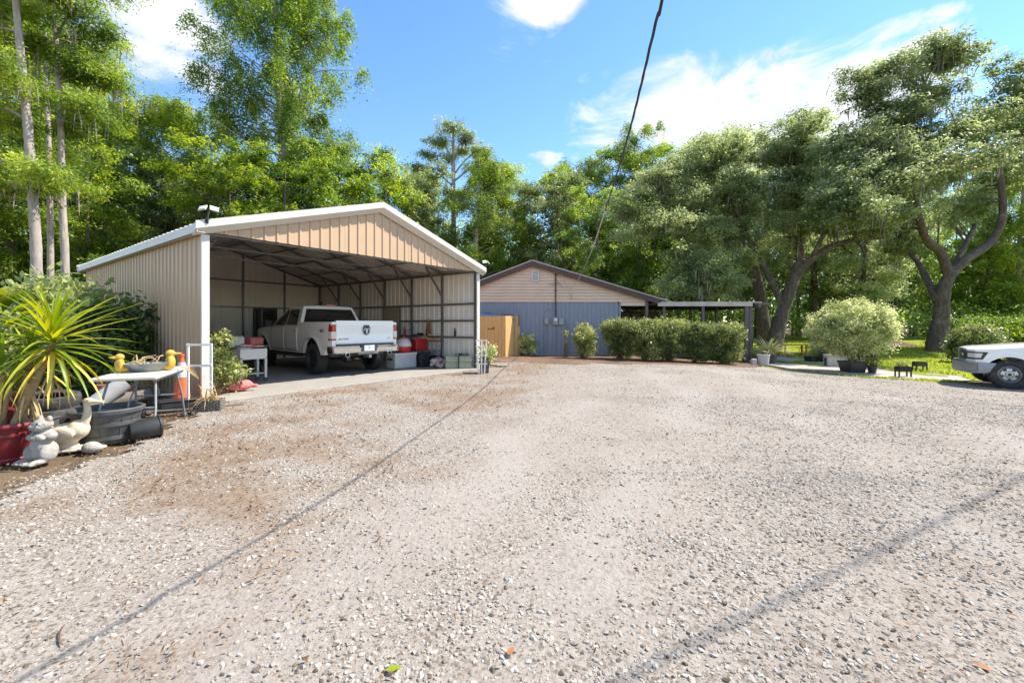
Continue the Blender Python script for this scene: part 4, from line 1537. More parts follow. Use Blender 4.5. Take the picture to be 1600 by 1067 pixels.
def wheel(parent, x, y, z, rad, width, side, rimmat, style):
    w = bpy.data.objects.new('wheel', None)
    COL.objects.link(w)
    w.parent = parent
    w.location = (x, y, z)
    w.rotation_euler = (0, side * PI / 2, 0)     # axis to the outside
    m = MB()
    hw = width / 2
    rr = rad * 0.60
    m.lathe([(rr, -hw * 0.85), (rad * 0.80, -hw), (rad * 0.94, -hw * 0.95), (rad * 0.985, -hw * 0.7), (rad * 0.985, hw * 0.7), (rad * 0.94, hw * 0.95), (rad * 0.80, hw), (rr, hw * 0.85), (rr * 0.97, hw * 0.5)], 40)
    nl = 44
    for k in range(nl):   # tread blocks
        a = 2 * PI * k / nl
        for j, zc in enumerate((-0.62, -0.2, 0.2, 0.62)):
            aa = a + (0.5 if j % 2 else 0) * 2 * PI / nl
            T = Matrix.Rotation(aa, 4, 'Z') @ Matrix.Translation((rad * 0.99, 0, zc * hw)) @ Matrix.Rotation(0.35 * (1 if j < 2 else -1), 4, 'X')
            m.box((0, 0, 0), (rad * 0.04, 2 * PI * rad / nl * 0.66, hw * 0.33), T)
    m.build('tyre', M_RUB, w)
    m = MB()
    m.lathe([(rr * 0.99, -hw * 0.8), (rr * 0.99, hw * 0.78), (rr * 0.93, hw * 0.84), (rr * 0.88, hw * 0.7), (rr * 0.86, hw * 0.2), (0.0, hw * 0.05)], 32)
    if style == 'spoke':
        for k in range(8):
            T = Matrix.Rotation(2 * PI * k / 8, 4, 'Z') @ Matrix.Translation((rr * 0.5, 0, hw * 0.55)) @ Matrix.Rotation(0.15, 4, 'Y')
            m.box((0, 0.022, 0), (rr * 0.86, 0.022, 0.05), T); m.box((0, -0.022, 0), (rr * 0.86, 0.022, 0.05), T)
        m.lathe([(rr * 0.27, hw * 0.2), (rr * 0.27, hw * 0.72), (rr * 0.2, hw * 0.80), (0, hw * 0.82)], 16)
    else:
        m.lathe([(rr * 0.86, hw * 0.30), (rr * 0.70, hw * 0.62), (rr * 0.40, hw * 0.66), (rr * 0.30, hw * 0.80), (0, hw * 0.84)], 30)
    o = m.build('rim', rimmat, w, smooth=True, angle=35)
    if style != 'spoke':
        m = MB()
        for k in range(5):
            T = Matrix.Rotation(2 * PI * (k + 0.5) / 5, 4, 'Z') @ Matrix.Translation((rr * 0.60, 0, hw * 0.655))
            m.lathe([(0.0, 0.012), (rr * 0.12, 0.012), (rr * 0.13, 0.0)], 12, T, sy=1.3)
            T = Matrix.Rotation(2 * PI * k / 5, 4, 'Z') @ Matrix.Translation((rr * 0.34, 0, hw * 0.70))
            m.lathe([(0.0, 0.02), (0.012, 0.02), (0.012, 0.0)], 6, T)
        m.lathe([(0, 0.02), (rr * 0.17, 0.018), (rr * 0.18, 0)], 16, Matrix.Translation((0, 0, hw * 0.82)))
        m.build('rim_hole', M_BLACKP, w)
    return w


def pickup(label, loc, rz, lift=0.0, wrad=0.42, new=True, group=None):
    """local axes: +Y to the nose, origin on the ground under the rear bumper"""
    t = thing('pickup_truck', label, 'pickup truck', loc, rz, group)
    YR, YF = 1.22, (4.80 if new else 5.02)
    AR = wrad + 0.11
    ZH = wrad
    LZ = lift
    NOSE = 5.80
    paint = M_PAINT

    def bottom(y):
        b = 0.50 + LZ
        if y < 0.55: b = 0.62 + LZ
        if y > 5.35: b = 0.62 + LZ
        for yc in (YR, YF):
            d = abs(y - yc)
            if d < AR: b = max(b, ZH + 0.03 + LZ * 0.6 + math.sqrt(AR * AR - d * d) * 0.98)
        return b

    def top(y):
        if y <= 2.03: return 1.36 + LZ
        if y <= 4.1: return 1.27 + LZ
        return 1.27 + LZ - (0.115 if new else 0.15) * sm_((y - 4.1) / 1.65)

    def sm_(s):
        s = min(1, max(0, s))
        return s * s * (3 - 2 * s) * 0.5 + s * 0.5

    def half(y, z):
        w = 1.0 if y < 4.9 else 1.0 - 0.17 * ((y - 4.9) / 0.9) ** 2
        if y < 0.4: w -= 0.03 * ((0.4 - y) / 0.4) ** 2
        zz = (z - LZ - 0.92) / 0.45
        w -= 0.035 * zz * zz if zz > 0 else 0.05 * zz * zz
        # crease below the belt and swollen arches
        w += 0.008 * math.exp(-((z - LZ - 1.08) / 0.035) ** 2)
        for yc in (YR, YF):
            r = math.hypot(y - yc, z - ZH - LZ * 0.6 - 0.03)
            w += 0.028 * math.exp(-((r - AR) / 0.075) ** 2)
        return w
    e = 1e-3
    NC = NOSE - 0.14
    ys = set(np.linspace(0.10, NC, 46).tolist())
    for yc in (YR, YF):
        for a in np.linspace(-1, 1, 23): ys.add(yc + AR * math.sin(a * PI / 2))
        ys.add(yc - AR - e); ys.add(yc + AR + e)
    for b in (0.55, 5.35, 2.03, 2.03 + 2 * e): ys.add(b)
    ys = sorted(ys)
    m = MB()
    NR = 12
    for s in (-1, 1):
        vs = []
        for y in ys:
            b, tp = bottom(y), top(y)
            for j in range(NR + 1):
                z = b + (tp - b) * j / NR
                vs.append((s * half(y, z), y, z))
        fs = []
        for i in range(len(ys) - 1):
            for j in range(NR):
                q = (i * (NR + 1) + j, (i + 1) * (NR + 1) + j, (i + 1) * (NR + 1) + j + 1, i * (NR + 1) + j + 1)
                fs.append(q if s > 0 else tuple(reversed(q)))
        m.add(vs, fs)
        # lower lip turned inwards, arch returns
        for i in range(len(ys) - 1):
            y0, y1 = ys[i], ys[i + 1]
            b0, b1 = bottom(y0), bottom(y1)
            q = [(s * half(y0, b0), y0, b0), (s * half(y1, b1), y1, b1), (s * (half(y1, b1) - 0.10), y1, b1), (s * (half(y0, b0) - 0.10), y0, b0)]
            m.add(q, [(0, 1, 2, 3) if s < 0 else (3, 2, 1, 0)])
    # hood with raised centre
    def hood(u, v):
        q = abs(2 * u - 1)
        y = 4.02 + (NOSE - 0.14 * q ** 2.4 - 4.02) * v
        hw = half(min(y, NC), top(y))
        x = -hw + 2 * hw * u
        c = 1 - (x / hw) ** 2
        return (x, y, top(y) + 0.055 * c ** 0.6 + (0.02 if abs(x) < hw * 0.55 else 0.0) - 0.05 * max(0, (v - 0.86) / 0.14) ** 2)
    m.grid(hood, 24, 20)
    # nose
    def nose(u, v):
        z0, z1 = 0.62 + LZ, top(NOSE) + 0.0
        z = z0 + (z1 - z0) * v
        hw = half(NC, z)
        x = -hw + 2 * hw * u
        return (x, NOSE - 0.14 * abs(x / hw) ** 2.4 - 0.0 * (1 - v), z)
    m.grid(nose, 16, 8)
    # body under the glass
    body = m.build('body', paint, t, smooth=True, angle=38)
    m = MB()                       # underside and chassis
    m.box((0, 2.95, 0.50 + LZ), (1.72, 5.1, 0.10)); m.box((0.45, 2.8, 0.42 + LZ), (0.10, 5.2, 0.14)); m.box((-0.45, 2.8, 0.42 + LZ), (0.10, 5.2, 0.14))
    for yc in (YR, YF): m.tube([(-0.8, yc, wrad), (0.8, yc, wrad)], 0.06, 8); m.ell((0, yc, wrad), (0.17, 0.16, 0.15))
    for yc in (YR, YF):
        for s in (-1, 1): m.box((s * 0.68, yc, 0.98 + LZ), (0.40, 1.0, 0.05))
    m.build('chassis', M_BLACKP, t)
    # cab greenhouse
    ZB, ZT = 1.27 + LZ, 1.855 + LZ

    def yrear(s): return 2.06 + 0.20 * s ** 1.3
    def yfront(s): return 4.22 - 1.02 * s ** 0.95
    def xs_(s): return 0.955 - 0.195 * s ** 1.15
    def gh(side):
        def f(u, v):
            s = v
            y = yrear(s) + (yfront(s) - yrear(s)) * u
            return (side * xs_(s) * (1 - 0.02 * max(0, u - .6)), y, ZB + (ZT - ZB) * s)
        return f
    m = MB()
    m.grid(gh(-1), 20, 10, flip=True); m.grid(gh(1), 20, 10)
    def roof(u, v):
        y = yrear(1) + (yfront(1) - yrear(1)) * v
        x = -xs_(1) + 2 * xs_(1) * u
        q = abs(x / xs_(1))
        return (x, y, ZT + 0.075 * (1 - q ** 2.6) * (0.35 + 0.65 * math.sin(PI * (0.12 + 0.8 * v))))
    m.grid(roof, 18, 14)
    def rearp(u, v):
        x = -xs_(v) + 2 * xs_(v) * u
        return (x, yrear(v) - 0.03 * (1 - (x / xs_(v)) ** 2), ZB - 0.0 + (ZT - ZB) * v + (0.028 * (1 - abs(x / xs_(v)) ** 2.6) if v > 0.99 else 0))
    m.grid(rearp, 14, 8)
    m.build('cab', paint, t, smooth=True, angle=42)
    # windscreen, rear glass, side glass
    def ws(u, v):
        s = 0.03 + 0.93 * v
        w = xs_(s) - 0.055
        x = -w + 2 * w * u
        return (x, yfront(s) + 0.10 * (1 - (x / w) ** 2) + 0.008, ZB + (ZT - ZB) * s + 0.03)
    m = MB(); m.grid(ws, 12, 8, flip=True); m.build('windscreen', M_GLASS, t, smooth=True)
    def rg_(u, v):
        s = 0.14 + 0.74 * v
        w = xs_(s) - 0.085
        x = -w + 2 * w * u
        return (x, yrear(s) - 0.03 * (1 - (x / xs_(s)) ** 2) - 0.010, ZB + (ZT - ZB) * s)
    m = MB(); m.grid(rg_, 12, 8); m.build('rear_window', M_GLASS, t, smooth=True)
    for side in (-1, 1):
        for (ua, ub, fr) in ((0.10, 0.485, 0), (0.515, 0.97, 1)):
            def sg(u, v, ua=ua, ub=ub, fr=fr):
                s = 0.06 + 0.80 * v
                a = yrear(s) + 0.20 - 0.02 * v
                bfr = yfront(s) - 0.10
                mid = 3.06
                y0, y1 = (a, mid - 0.03) if not fr else (mid + 0.03, max(mid + 0.04, bfr))
                y = y0 + (y1 - y0) * u
                return (side * (xs_(s) + 0.006), y, ZB + (ZT - ZB) * s)
            m = MB(); m.grid(sg, 8, 6, flip=(side < 0)); m.build('side_window', M_GLASS, t, smooth=True)
    # doors: panels standing 5 mm proud with real gaps
    for side in (-1, 1):
        for (y0, y1) in ((2.16, 3.045), (3.065, 4.14)):
            def dp(u, v, y0=y0, y1=y1):
                y = y0 + (y1 - y0) * u
                b = 0.56 + LZ
                z = b + (1.262 + LZ - b) * v
                for yc in (YR, YF):
                    r = math.hypot(y - yc, z - ZH)
                    if r < AR + 0.09:
                        k = (AR + 0.09) / max(r, 1e-3)
                        y = yc + (y - yc) * k
                return (side * (half(y, z) + 0.006), y, z)
            m = MB(); m.grid(dp, 12, 12, flip=(side < 0))
            d = m.build('door', paint, t, smooth=True)
            so_ = d.modifiers.new('thick', 'SOLIDIFY'); so_.thickness = 0.012; so_.offset = -1
            m = MB(); m.box((side * (half(y0 + 0.12, 1.14 + LZ) + 0.028), y0 + 0.13, 1.13 + LZ), (0.03, 0.19, 0.035))
            m.build('handle', M_CHROME if new else paint, d, bevel=0.01)
    # mirrors
    for side in (-1, 1):
        m = MB(); m.box((side * 1.12, 3.98, 1.36 + LZ), (0.20, 0.10, 0.20)); m.bar((side * 0.95, 3.99, 1.30 + LZ), (side * 1.05, 3.98, 1.32 + LZ), 0.05)
        m.build('mirror', M_BLACKP, t, bevel=0.03)
    # bed: floor, inner walls, rails
    m = MB()
    m.box((0, 1.06, 0.86 + LZ), (1.70, 1.86, 0.04)); m.box((0, 1.985, 1.12 + LZ), (1.74, 0.04, 0.54))
    for s in (-1, 1): m.box((s * 0.86, 1.06, 1.11 + LZ), (0.04, 1.84, 0.5))
    m.build('bed', M_BLACKP, t)
    for s in (-1, 1):
        m = MB(); m.box((s * 0.905, 1.07, 1.372 + LZ), (0.13, 1.90, 0.035)); m.build('bed_rail', paint, t, bevel=0.014)
    # tailgate
    TG = MB()
    def tg(u, v):
        x = -0.855 + 1.71 * u
        z = 0.80 + LZ + 0.60 * v
        y = 0.085 - 0.012 * math.exp(-((v - 0.82) / 0.05) ** 2) + 0.018 * (v > 0.9) * (v - 0.9) * 10 + 0.016 * math.exp(-((v - 0.42) / 0.20) ** 2) * (1 - abs(2 * u - 1) ** 6) - 0.02 * math.exp(-((v - 1.0) / 0.05) ** 2)
        return (x, y, z)
    TG.grid(tg, 20, 22)
    TG.box((0, 0.135, 1.40 + LZ), (1.71, 0.10, 0.04)); TG.box((0, 0.14, 1.10 + LZ), (1.70, 0.07, 0.60))
    g = TG.build('tailgate', paint, t, smooth=True, angle=35)
    m = MB(); m.box((0, 0.068, 1.285 + LZ), (0.16, 0.03, 0.030)); m.build('handle', M_BLACKP, g, bevel=0.006)
    B = lambda x, y, z: Matrix.Translation((x, y, z)) @ Matrix.Rotation(PI / 2, 4, 'X')
    if new:   # ram's-head emblem and lettering
        sh = [(-0.105, 0.08), (-0.075, 0.115), (0.075, 0.115), (0.105, 0.08), (0.10, -0.015), (0.055, -0.095), (0.0, -0.125), (-0.055, -0.095), (-0.10, -0.015)]
        m = MB(); m.prism(sh, 0.016, B(0, 0.068, 1.15 + LZ)); em = m.build('emblem', M_BLACKP, g)
        hd = [(-0.022, 0.06), (0.022, 0.06), (0.034, 0.02), (0.026, -0.05), (0.012, -0.09), (-0.012, -0.09), (-0.026, -0.05), (-0.034, 0.02)]
        m = MB(); m.prism(hd, 0.008, B(0, 0.050, 1.15 + LZ))
        for s in (-1, 1):
            arc = [(s * (0.035 + 0.028 * (1 - math.cos(a))), 0.055 + 0.03 * math.sin(a * 0.9) - 0.045 * a / 2, 0) for a in np.linspace(0, 3.4, 8)]
            m.tube([B(0, 0.046, 1.15 + LZ) @ Vector(p) for p in arc], [0.016, 0.017, 0.017, 0.016, 0.014, 0.011, 0.008, 0.004], 6)
        m.build('ram_head', M_SILVER, g)
        text_obj('badge', 'BIG HORN', 0.058, M_BLACKP, g, B(-0.66, 0.062, 0.93 + LZ))
        text_obj('badge', '4X4', 0.05, M_GREYM, g, B(0.70, 0.062, 0.94 + LZ))
        for s in (-1, 1):
            T = Matrix(((0, 0, s, s * (half(0.62, 1.13 + LZ) + 0.004)), (s, 0, 0, 0.62), (0, 1, 0, 1.15 + LZ), (0, 0, 0, 1)))
            text_obj('decal', '4x4', 0.155, M_BLACKP, body, T)
            T2 = T.copy(); T2[2][3] = 1.055 + LZ
            text_obj('decal', 'OFF ROAD', 0.045, M_BLACKP, body, T2)
    # tail lights wrap the corners
    for s in (-1, 1):
        def tl(u, v, a=0.92, h=0.40):
            z = a + LZ + h * v
            if u < 0.45:
                x = 0.868 + (half(0.1, z) + 0.006 - 0.868) * u / 0.45; y = 0.075
            else:
                y = 0.075 + (u - 0.45) / 0.55 * 0.17; x = half(max(0.1, y), z) + 0.008
            return (s * x, y, z)
        m = MB(); m.grid(lambda u, v: tl(u, v, 1.13, 0.19), 10, 4, flip=(s < 0)); m.grid(lambda u, v: tl(u, v, 0.90, 0.045), 10, 2, flip=(s < 0)); lt = m.build('tail_light', M_REDL, t, smooth=True, angle=40)
        m = MB(); m.grid(lambda u, v: tl(u, v, 0.945, 0.185), 10, 4, flip=(s < 0)); m.build('reversing_lens', M_CLEARL, lt, smooth=True, angle=40)
    # corner pillars behind the lights
    m = MB()
    for s in (-1, 1): m.box((s * 0.915, 0.14, 1.0 + LZ), (0.11, 0.10, 0.74))
    m.build('corner_pillar', paint, t)
    # rear bumper
    def bump(u, v):
        x = -0.99 + 1.98 * u
        q = abs(2 * u - 1)
        z0, z1 = 0.56 + LZ - 0.0, 0.74 + LZ
        if q < 0.26: z1 -= 0.055
        z = z0 + (z1 - z0) * v
        return (x, -0.06 + 0.06 * q ** 3 + 0.02 * math.cos(PI * v) + (0.05 if q > 0.97 else 0), z)
    m = MB(); m.grid(bump, 40, 6)
    for s in (-1, 1): m.grid(lambda u, v: (s * (0.99 + 0.01 * math.sin(PI * v)), -0.0 + 0.30 * u, 0.56 + LZ + 0.18 * v), 6, 4, flip=(s < 0))
    m.box((0, 0.08, 0.735 + LZ), (1.90, 0.22, 0.02)); m.box((0, 0.05, 0.57 + LZ), (1.86, 0.16, 0.02))
    bm = m.build('rear_bumper', M_CHROME if new else M_DARKP, t, smooth=True, angle=35)
    m = MB(); m.box((0, 0.065, 0.772 + LZ), (1.70, 0.05, 0.055)); m.build('gap_strip', M_NAVYREF if new else M_BLACKP, bm)  # on the newer truck, the reflection in the gap is painted navy
    m = MB(); m.box((0, -0.072, 0.675 + LZ), (0.46, 0.02, 0.17)); m.build('plate_recess', M_NAVYREF, bm)
    m = MB(); m.box((0, -0.088, 0.68 + LZ), (0.31, 0.008, 0.155)); pl = m.build('licence_plate', M_SILVER, t, bevel=0.004)
    m = MB(); m.box((0, -0.094, 0.68 + LZ), (0.05, 0.003, 0.05), ry=0.4); m.build('plate_motif', M_GREENB, pl)
    if new:
        m = MB()
        for s in (-1, 1): m.lathe([(0.05, -0.06), (0.062, -0.06), (0.062, 0.16), (0.05, 0.16), (0.05, -0.06)], 18, Matrix.Translation((s * 0.63, -0.03, 0.515 + LZ)) @ Matrix.Rotation(-PI / 2, 4, 'X'))
        m.build('exhaust_tip', M_CHROME, t, smooth=True, angle=40)
        m = MB(); m.box((0, 0.02, 0.46 + LZ), (0.08, 0.30, 0.08)); m.box((0, -0.04, 0.54 + LZ), (0.6, 0.02, 0.05)); m.build('tow_hitch', M_STEEL, t)
        m = MB(); m.box((0, 2.18, 1.90 + LZ), (0.30, 0.05, 0.04)); m.build('brake_light', M_REDL, t)
        m = MB(); m.bar((-0.05, 2.7, 1.93 + LZ), (-0.05, 2.62, 2.02 + LZ), 0.05, 0.03); m.build('roof_aerial', M_BLACKP, t)
        for s in (-1, 1):
            m = MB(); m.box((s * 0.97, 3.0, 0.42 + LZ), (0.14, 2.1, 0.05)); m.build('side_step', M_BLACKP, t, bevel=0.015)
    # front end
    m = MB()
    m.grid(lambda u, v: ((-1 + 2 * u) * 0.985, 5.93 - 0.30 * abs(2 * u - 1) ** 3.0 + 0.012 * math.sin(PI * v), 0.46 + LZ + 0.30 * v), 26, 6, flip=True)
    for s in (-1, 1): m.grid(lambda u, v: (s * (0.985 + 0.012 * math.sin(PI * v)), 5.28 + 0.352 * u, 0.46 + 0.06 * (1 - u) + LZ + (0.30 - 0.06 * (1 - u)) * v), 6, 6, flip=(s < 0))
    m.box((0, 5.6, 0.755 + LZ), (1.90, 0.40, 0.02)); m.box((0, 5.6, 0.47 + LZ), (1.90, 0.45, 0.02))
    m.build('front_bumper', M_GREYM if not new else M_CHROME, t, smooth=True, angle=35)
    m = MB(); m.box((0, 5.815, 0.97 + LZ), (0.98, 0.05, 0.30)); gr = m.build('grille', M_BLACKP, t, bevel=0.02)
    m = MB(); m.box((0, 5.845, 0.97 + LZ), (0.96, 0.02, 0.05)); m.box((0, 5.845, 0.97 + LZ), (0.05, 0.021, 0.28)); m.build('grille_bar', M_CHROME, gr)
    for s in (-1, 1):
        def hl(u, v):
            z = 0.845 + LZ + 0.215 * v
            if u < 0.5:
                hw = half(NC, z)
                x = 0.50 + (hw + 0.010 - 0.50) * u / 0.5
                y = NOSE - 0.14 * min(1, abs(x / hw)) ** 2.4 + 0.012
            else:
                k = (u - 0.5) / 0.5
                y = NC - 0.24 * k * (0.55 + 0.45 * v) ; x = half(y, z) + 0.010
            return (s * x, y, z)
        m = MB(); m.grid(hl, 14, 6, flip=(s > 0)); h = m.build('headlight', M_BLACKP, t, smooth=True, angle=50)
        m = MB(); m.grid(lambda u, v: tuple(a + b for a, b in zip(hl(0.10 + 0.72 * u, 0.22 + 0.6 * v), (s * 0.005, 0.005, 0))), 12, 4, flip=(s > 0)); m.build('lens', M_CLEARL, h, smooth=True)
    rm = M_BLACKP if new else M_ALU
    for yc in (YR, YF):
        for s in (-1, 1):
            wheel(t, s * 0.86, yc, wrad, wrad, 0.29, s, rm, 'spoke' if new else 'steel')
    return t


TP = Vector((-3.96, 11.95, 0.042))
TA = math.atan2(0.66, -0.75) - PI / 2
pickup('white crew cab pickup parked under the carport with its tailgate to the yard', TP, TA, 0.06, 0.43, True)
# older pickup nosing in from the right
fx = Vector((13.8, 12.1))
dirv = Vector((-0.815, 0.58)).normalized()
left = Vector((-dirv.y, dirv.x))
org = fx - dirv * 5.02 - left * 0.86
pickup('white older pickup with silver steel wheels nosing in at the right edge', (org.x, org.y, gzf(13.8, 12.1) + 0.0), math.atan2(dirv.y, dirv.x) - PI / 2, -0.06, 0.395, False)

# ------------------------------------------------------------------ yard things, left group
def soft(o, vox, it=4):
    r = o.modifiers.new('remesh', 'REMESH')
    r.mode = 'VOXEL'
    r.voxel_size = vox
    r.use_smooth_shade = True
    s = o.modifiers.new('smooth', 'SMOOTH')
    s.factor = 0.6
    s.iterations = it
    return o


def blade(mb, base, az, el, ln, w, bend, mat=0, n=6, fold=0.18):
    """long strap leaf with a folded midrib"""
    base = Vector(base)
    h = Vector((math.cos(az), math.sin(az), 0))
    sd = Vector((-math.sin(az), math.cos(az), 0))
    p = base.copy()
    e = el
    vs = []
    for i in range(n + 1):
        t = i / n
        ww = w * (0.45 + 0.55 * math.sin(PI * min(1, t * 1.6 + 0.12)) if t < 0.45 else (1 - t) ** 0.7 * 1.25) * 0.5
        if i == n: ww = w * 0.02
        up = Vector((-math.sin(e) * h.x, -math.sin(e) * h.y, math.cos(e)))
        vs += [p - sd * ww + up * ww * fold * 2, p, p + sd * ww + up * ww * fold * 2]
        d = h * math.cos(e) + Vector((0, 0, math.sin(e)))
        p = p + d * (ln / n)
        e -= bend / n
    fs = []
    for i in range(n):
        for k in (0, 1):
            a = i * 3 + k
            fs.append((a, a + 1, a + 4, a + 3))
    mb.add(vs, fs, mat)


def lvattr(me, rnd=None, val=None):
    a = me.attributes.new('lv', 'FLOAT', 'FACE')
    v = val if val is not None else random.random()
    a.data.foreach_set('value', [v] * len(me.polygons))


def pot(m, r0, r1, h, n=28, rim=0.03, lip=0.05, M=None, sq=False):
    """open tapered pot: r0 bottom, r1 top"""
    k = 4 if sq else n
    m.lathe([(0, 0), (r0, 0), (r0 + (r1 - r0) * 0.9, h - lip), (r1 + rim * 0.5, h - lip), (r1 + rim * 0.6, h), (r1 - 0.01, h), (r1 - 0.03, h - lip * 1.3), (r0 * 0.94, 0.05)], k,
            (M or Matrix()) @ (Matrix.Rotation(PI / 4, 4, 'Z') if sq else Matrix()))


def yucca():
    P = G(8, 718)
    t = thing('potted_yucca', 'spiky yellow-green yucca in a glazed red pot at the left edge', 'potted plant', P)
    m = MB()
    m.lathe([(0, 0), (0.215, 0), (0.22, 0.03), (0.212, 0.045), (0.225, 0.06), (0.268, 0.27), (0.282, 0.275), (0.282, 0.305), (0.27, 0.31), (0.275, 0.345), (0.305, 0.355), (0.315, 0.38), (0.305, 0.405), (0.275, 0.405), (0.262, 0.36), (0.25, 0.30)], 40)
    m.build('pot', M_REDPOT, t, smooth=True, angle=35)
    m = MB(); m.lathe([(0.26, 0.335), (0.12, 0.35), (0, 0.345)], 24); m.build('soil', M_SOIL, t)
    rnd = random.Random(5)
    heads = []
    for (bx, by, tx, ty, tz, r) in ((0.10, -0.02, 0.40, 0.10, 1.22, 0.034), (0.05, 0.04, 0.20, 0.06, 1.02, 0.028), (-0.02, 0.0, 0.02, -0.05, 0.92, 0.026), (0.13, 0.05, 0.24, 0.0, 0.8, 0.024), (0.0, -0.06, 0.08, -0.02, 0.75, 0.022)):
        m = MB()
        pts = [(bx + (tx - bx) * k / 6 + rnd.uniform(-.008, .008), by + (ty - by) * k / 6, 0.33 + (tz - 0.33) * k / 6) for k in range(7)]
        m.tube(pts, [r * (1.1 - 0.04 * k + 0.06 * (k % 2)) for k in range(7)], 8)
        m.build('stem', mat('tan_cane', (0.36, 0.24, 0.12), 0.85, 0, 0.3, 20, 0.5, 40, stretch=(1, 1, 5)), t)
        heads.append(Vector((tx, ty, tz)))
    yl = mat('yellowing_leaf', (0.58, 0.44, 0.05), 0.55, 0, 0.25, 6.0)
    k = 0
    for hi, (hd, n, lmax) in enumerate(zip(heads, (84, 26, 20, 0, 0), (0.84, 0.55, 0.5, 0, 0))):
        for i in range(n):
            f = i / n
            az = i * 2.39996 + rnd.uniform(-.2, .2)
            el = R(84 - 122 * f ** 0.92 + rnd.uniform(-10, 10))
            ln = lmax * (0.52 + 0.48 * min(1, f * 2.2)) * (1 - 0.25 * max(0, f - 0.8) * 5) * rnd.uniform(0.85, 1.12)
            m = MB()
            blade(m, hd + Vector((0, 0, 0.16 - 0.28 * f)), az, el, ln, rnd.uniform(0.036, 0.052), rnd.uniform(0.10, 0.75) + (0.5 if f > 0.75 else 0), n=7)
            me = m.mesh('leaf', yl if (f > 0.80 and rnd.random() < 0.35) else L_YUC, smooth=True)
            lvattr(me, val=0.15 + 0.8 * rnd.random() * (0.5 + 0.5 * f))
            link('leaf', me, t)
    m = MB()      # dead hanging leaves round the stems
    for i in range(26):
        hd = heads[rnd.randrange(3)]
        blade(m, hd + Vector((0, 0, -0.16 - rnd.random() * 0.3)), rnd.uniform(0, 6.28), R(rnd.uniform(-80, -40)), rnd.uniform(0.25, 0.5), 0.03, 0.5)
    m.build('dry_leaves', M_DRY, t)


yucca()


def broad_leaf(mb, base, az, el, ln, w, mat=0):
    base = Vector(base)
    h = Vector((math.cos(az) * math.cos(el), math.sin(az) * math.cos(el), math.sin(el)))
    sd = Vector((-math.sin(az), math.cos(az), 0))
    up = sd.cross(h) * -1
    prof = [(0.0, 0.02), (0.08, 0.75), (0.25, 1.0), (0.5, 0.92), (0.75, 0.58), (0.92, 0.22), (1.0, 0.0)]
    vs = []
    for (tt, ww) in prof:
        c = base + h * ln * tt - Vector((0, 0, 1)) * ln * 0.28 * tt * tt
        vs += [c - sd * w * ww * 0.5 + up * w * 0.12 * ww, c, c + sd * w * ww * 0.5 + up * w * 0.12 * ww]
    fs = []
    for i in range(len(prof) - 1):
        for k in (0, 1):
            a = i * 3 + k
            fs.append((a, a + 1, a + 4, a + 3))
    mb.add(vs, fs, mat)


def pothos():
    P = Vector((-5.62, 4.72, 0))
    t = thing('potted_pothos', 'broad-leaved bright green plant in a dark red pot behind the red yucca pot', 'potted plant', P)
    m = MB(); m.lathe([(0, 0), (0.16, 0), (0.21, 0.60), (0.23, 0.60), (0.235, 0.66), (0.20, 0.66), (0.19, 0.60)], 28); m.build('pot', M_REDPOT, t, smooth=True, angle=35)
    m = MB(); m.lathe([(0.20, 0.61), (0, 0.62)], 20); m.build('soil', M_SOIL, t)
    rnd = random.Random(8)
    st = MB()
    for i in range(20):
        az = rnd.uniform(0, 6.28)
        z = 0.66 + rnd.random() * 0.42
        r = 0.06 + 0.24 * rnd.random()
        b = Vector((math.cos(az) * r, math.sin(az) * r, z))
        st.tube([(0.3 * b.x, 0.3 * b.y, 0.6), (0.7 * b.x, 0.7 * b.y, 0.3 + 0.5 * z), b], [0.008, 0.007, 0.005], 5)
        m = MB(); broad_leaf(m, b, az + rnd.uniform(-.5, .5), R(rnd.uniform(-10, 50)), rnd.uniform(0.17, 0.27), rnd.uniform(0.13, 0.19))
        me = m.mesh('leaf', L_YUC, smooth=True); lvattr(me, val=rnd.random() * 0.8)
        link('leaf', me, t)
    st.build('stem', mat('green_stem', (0.16, 0.22, 0.05), 0.6), t)


pothos()


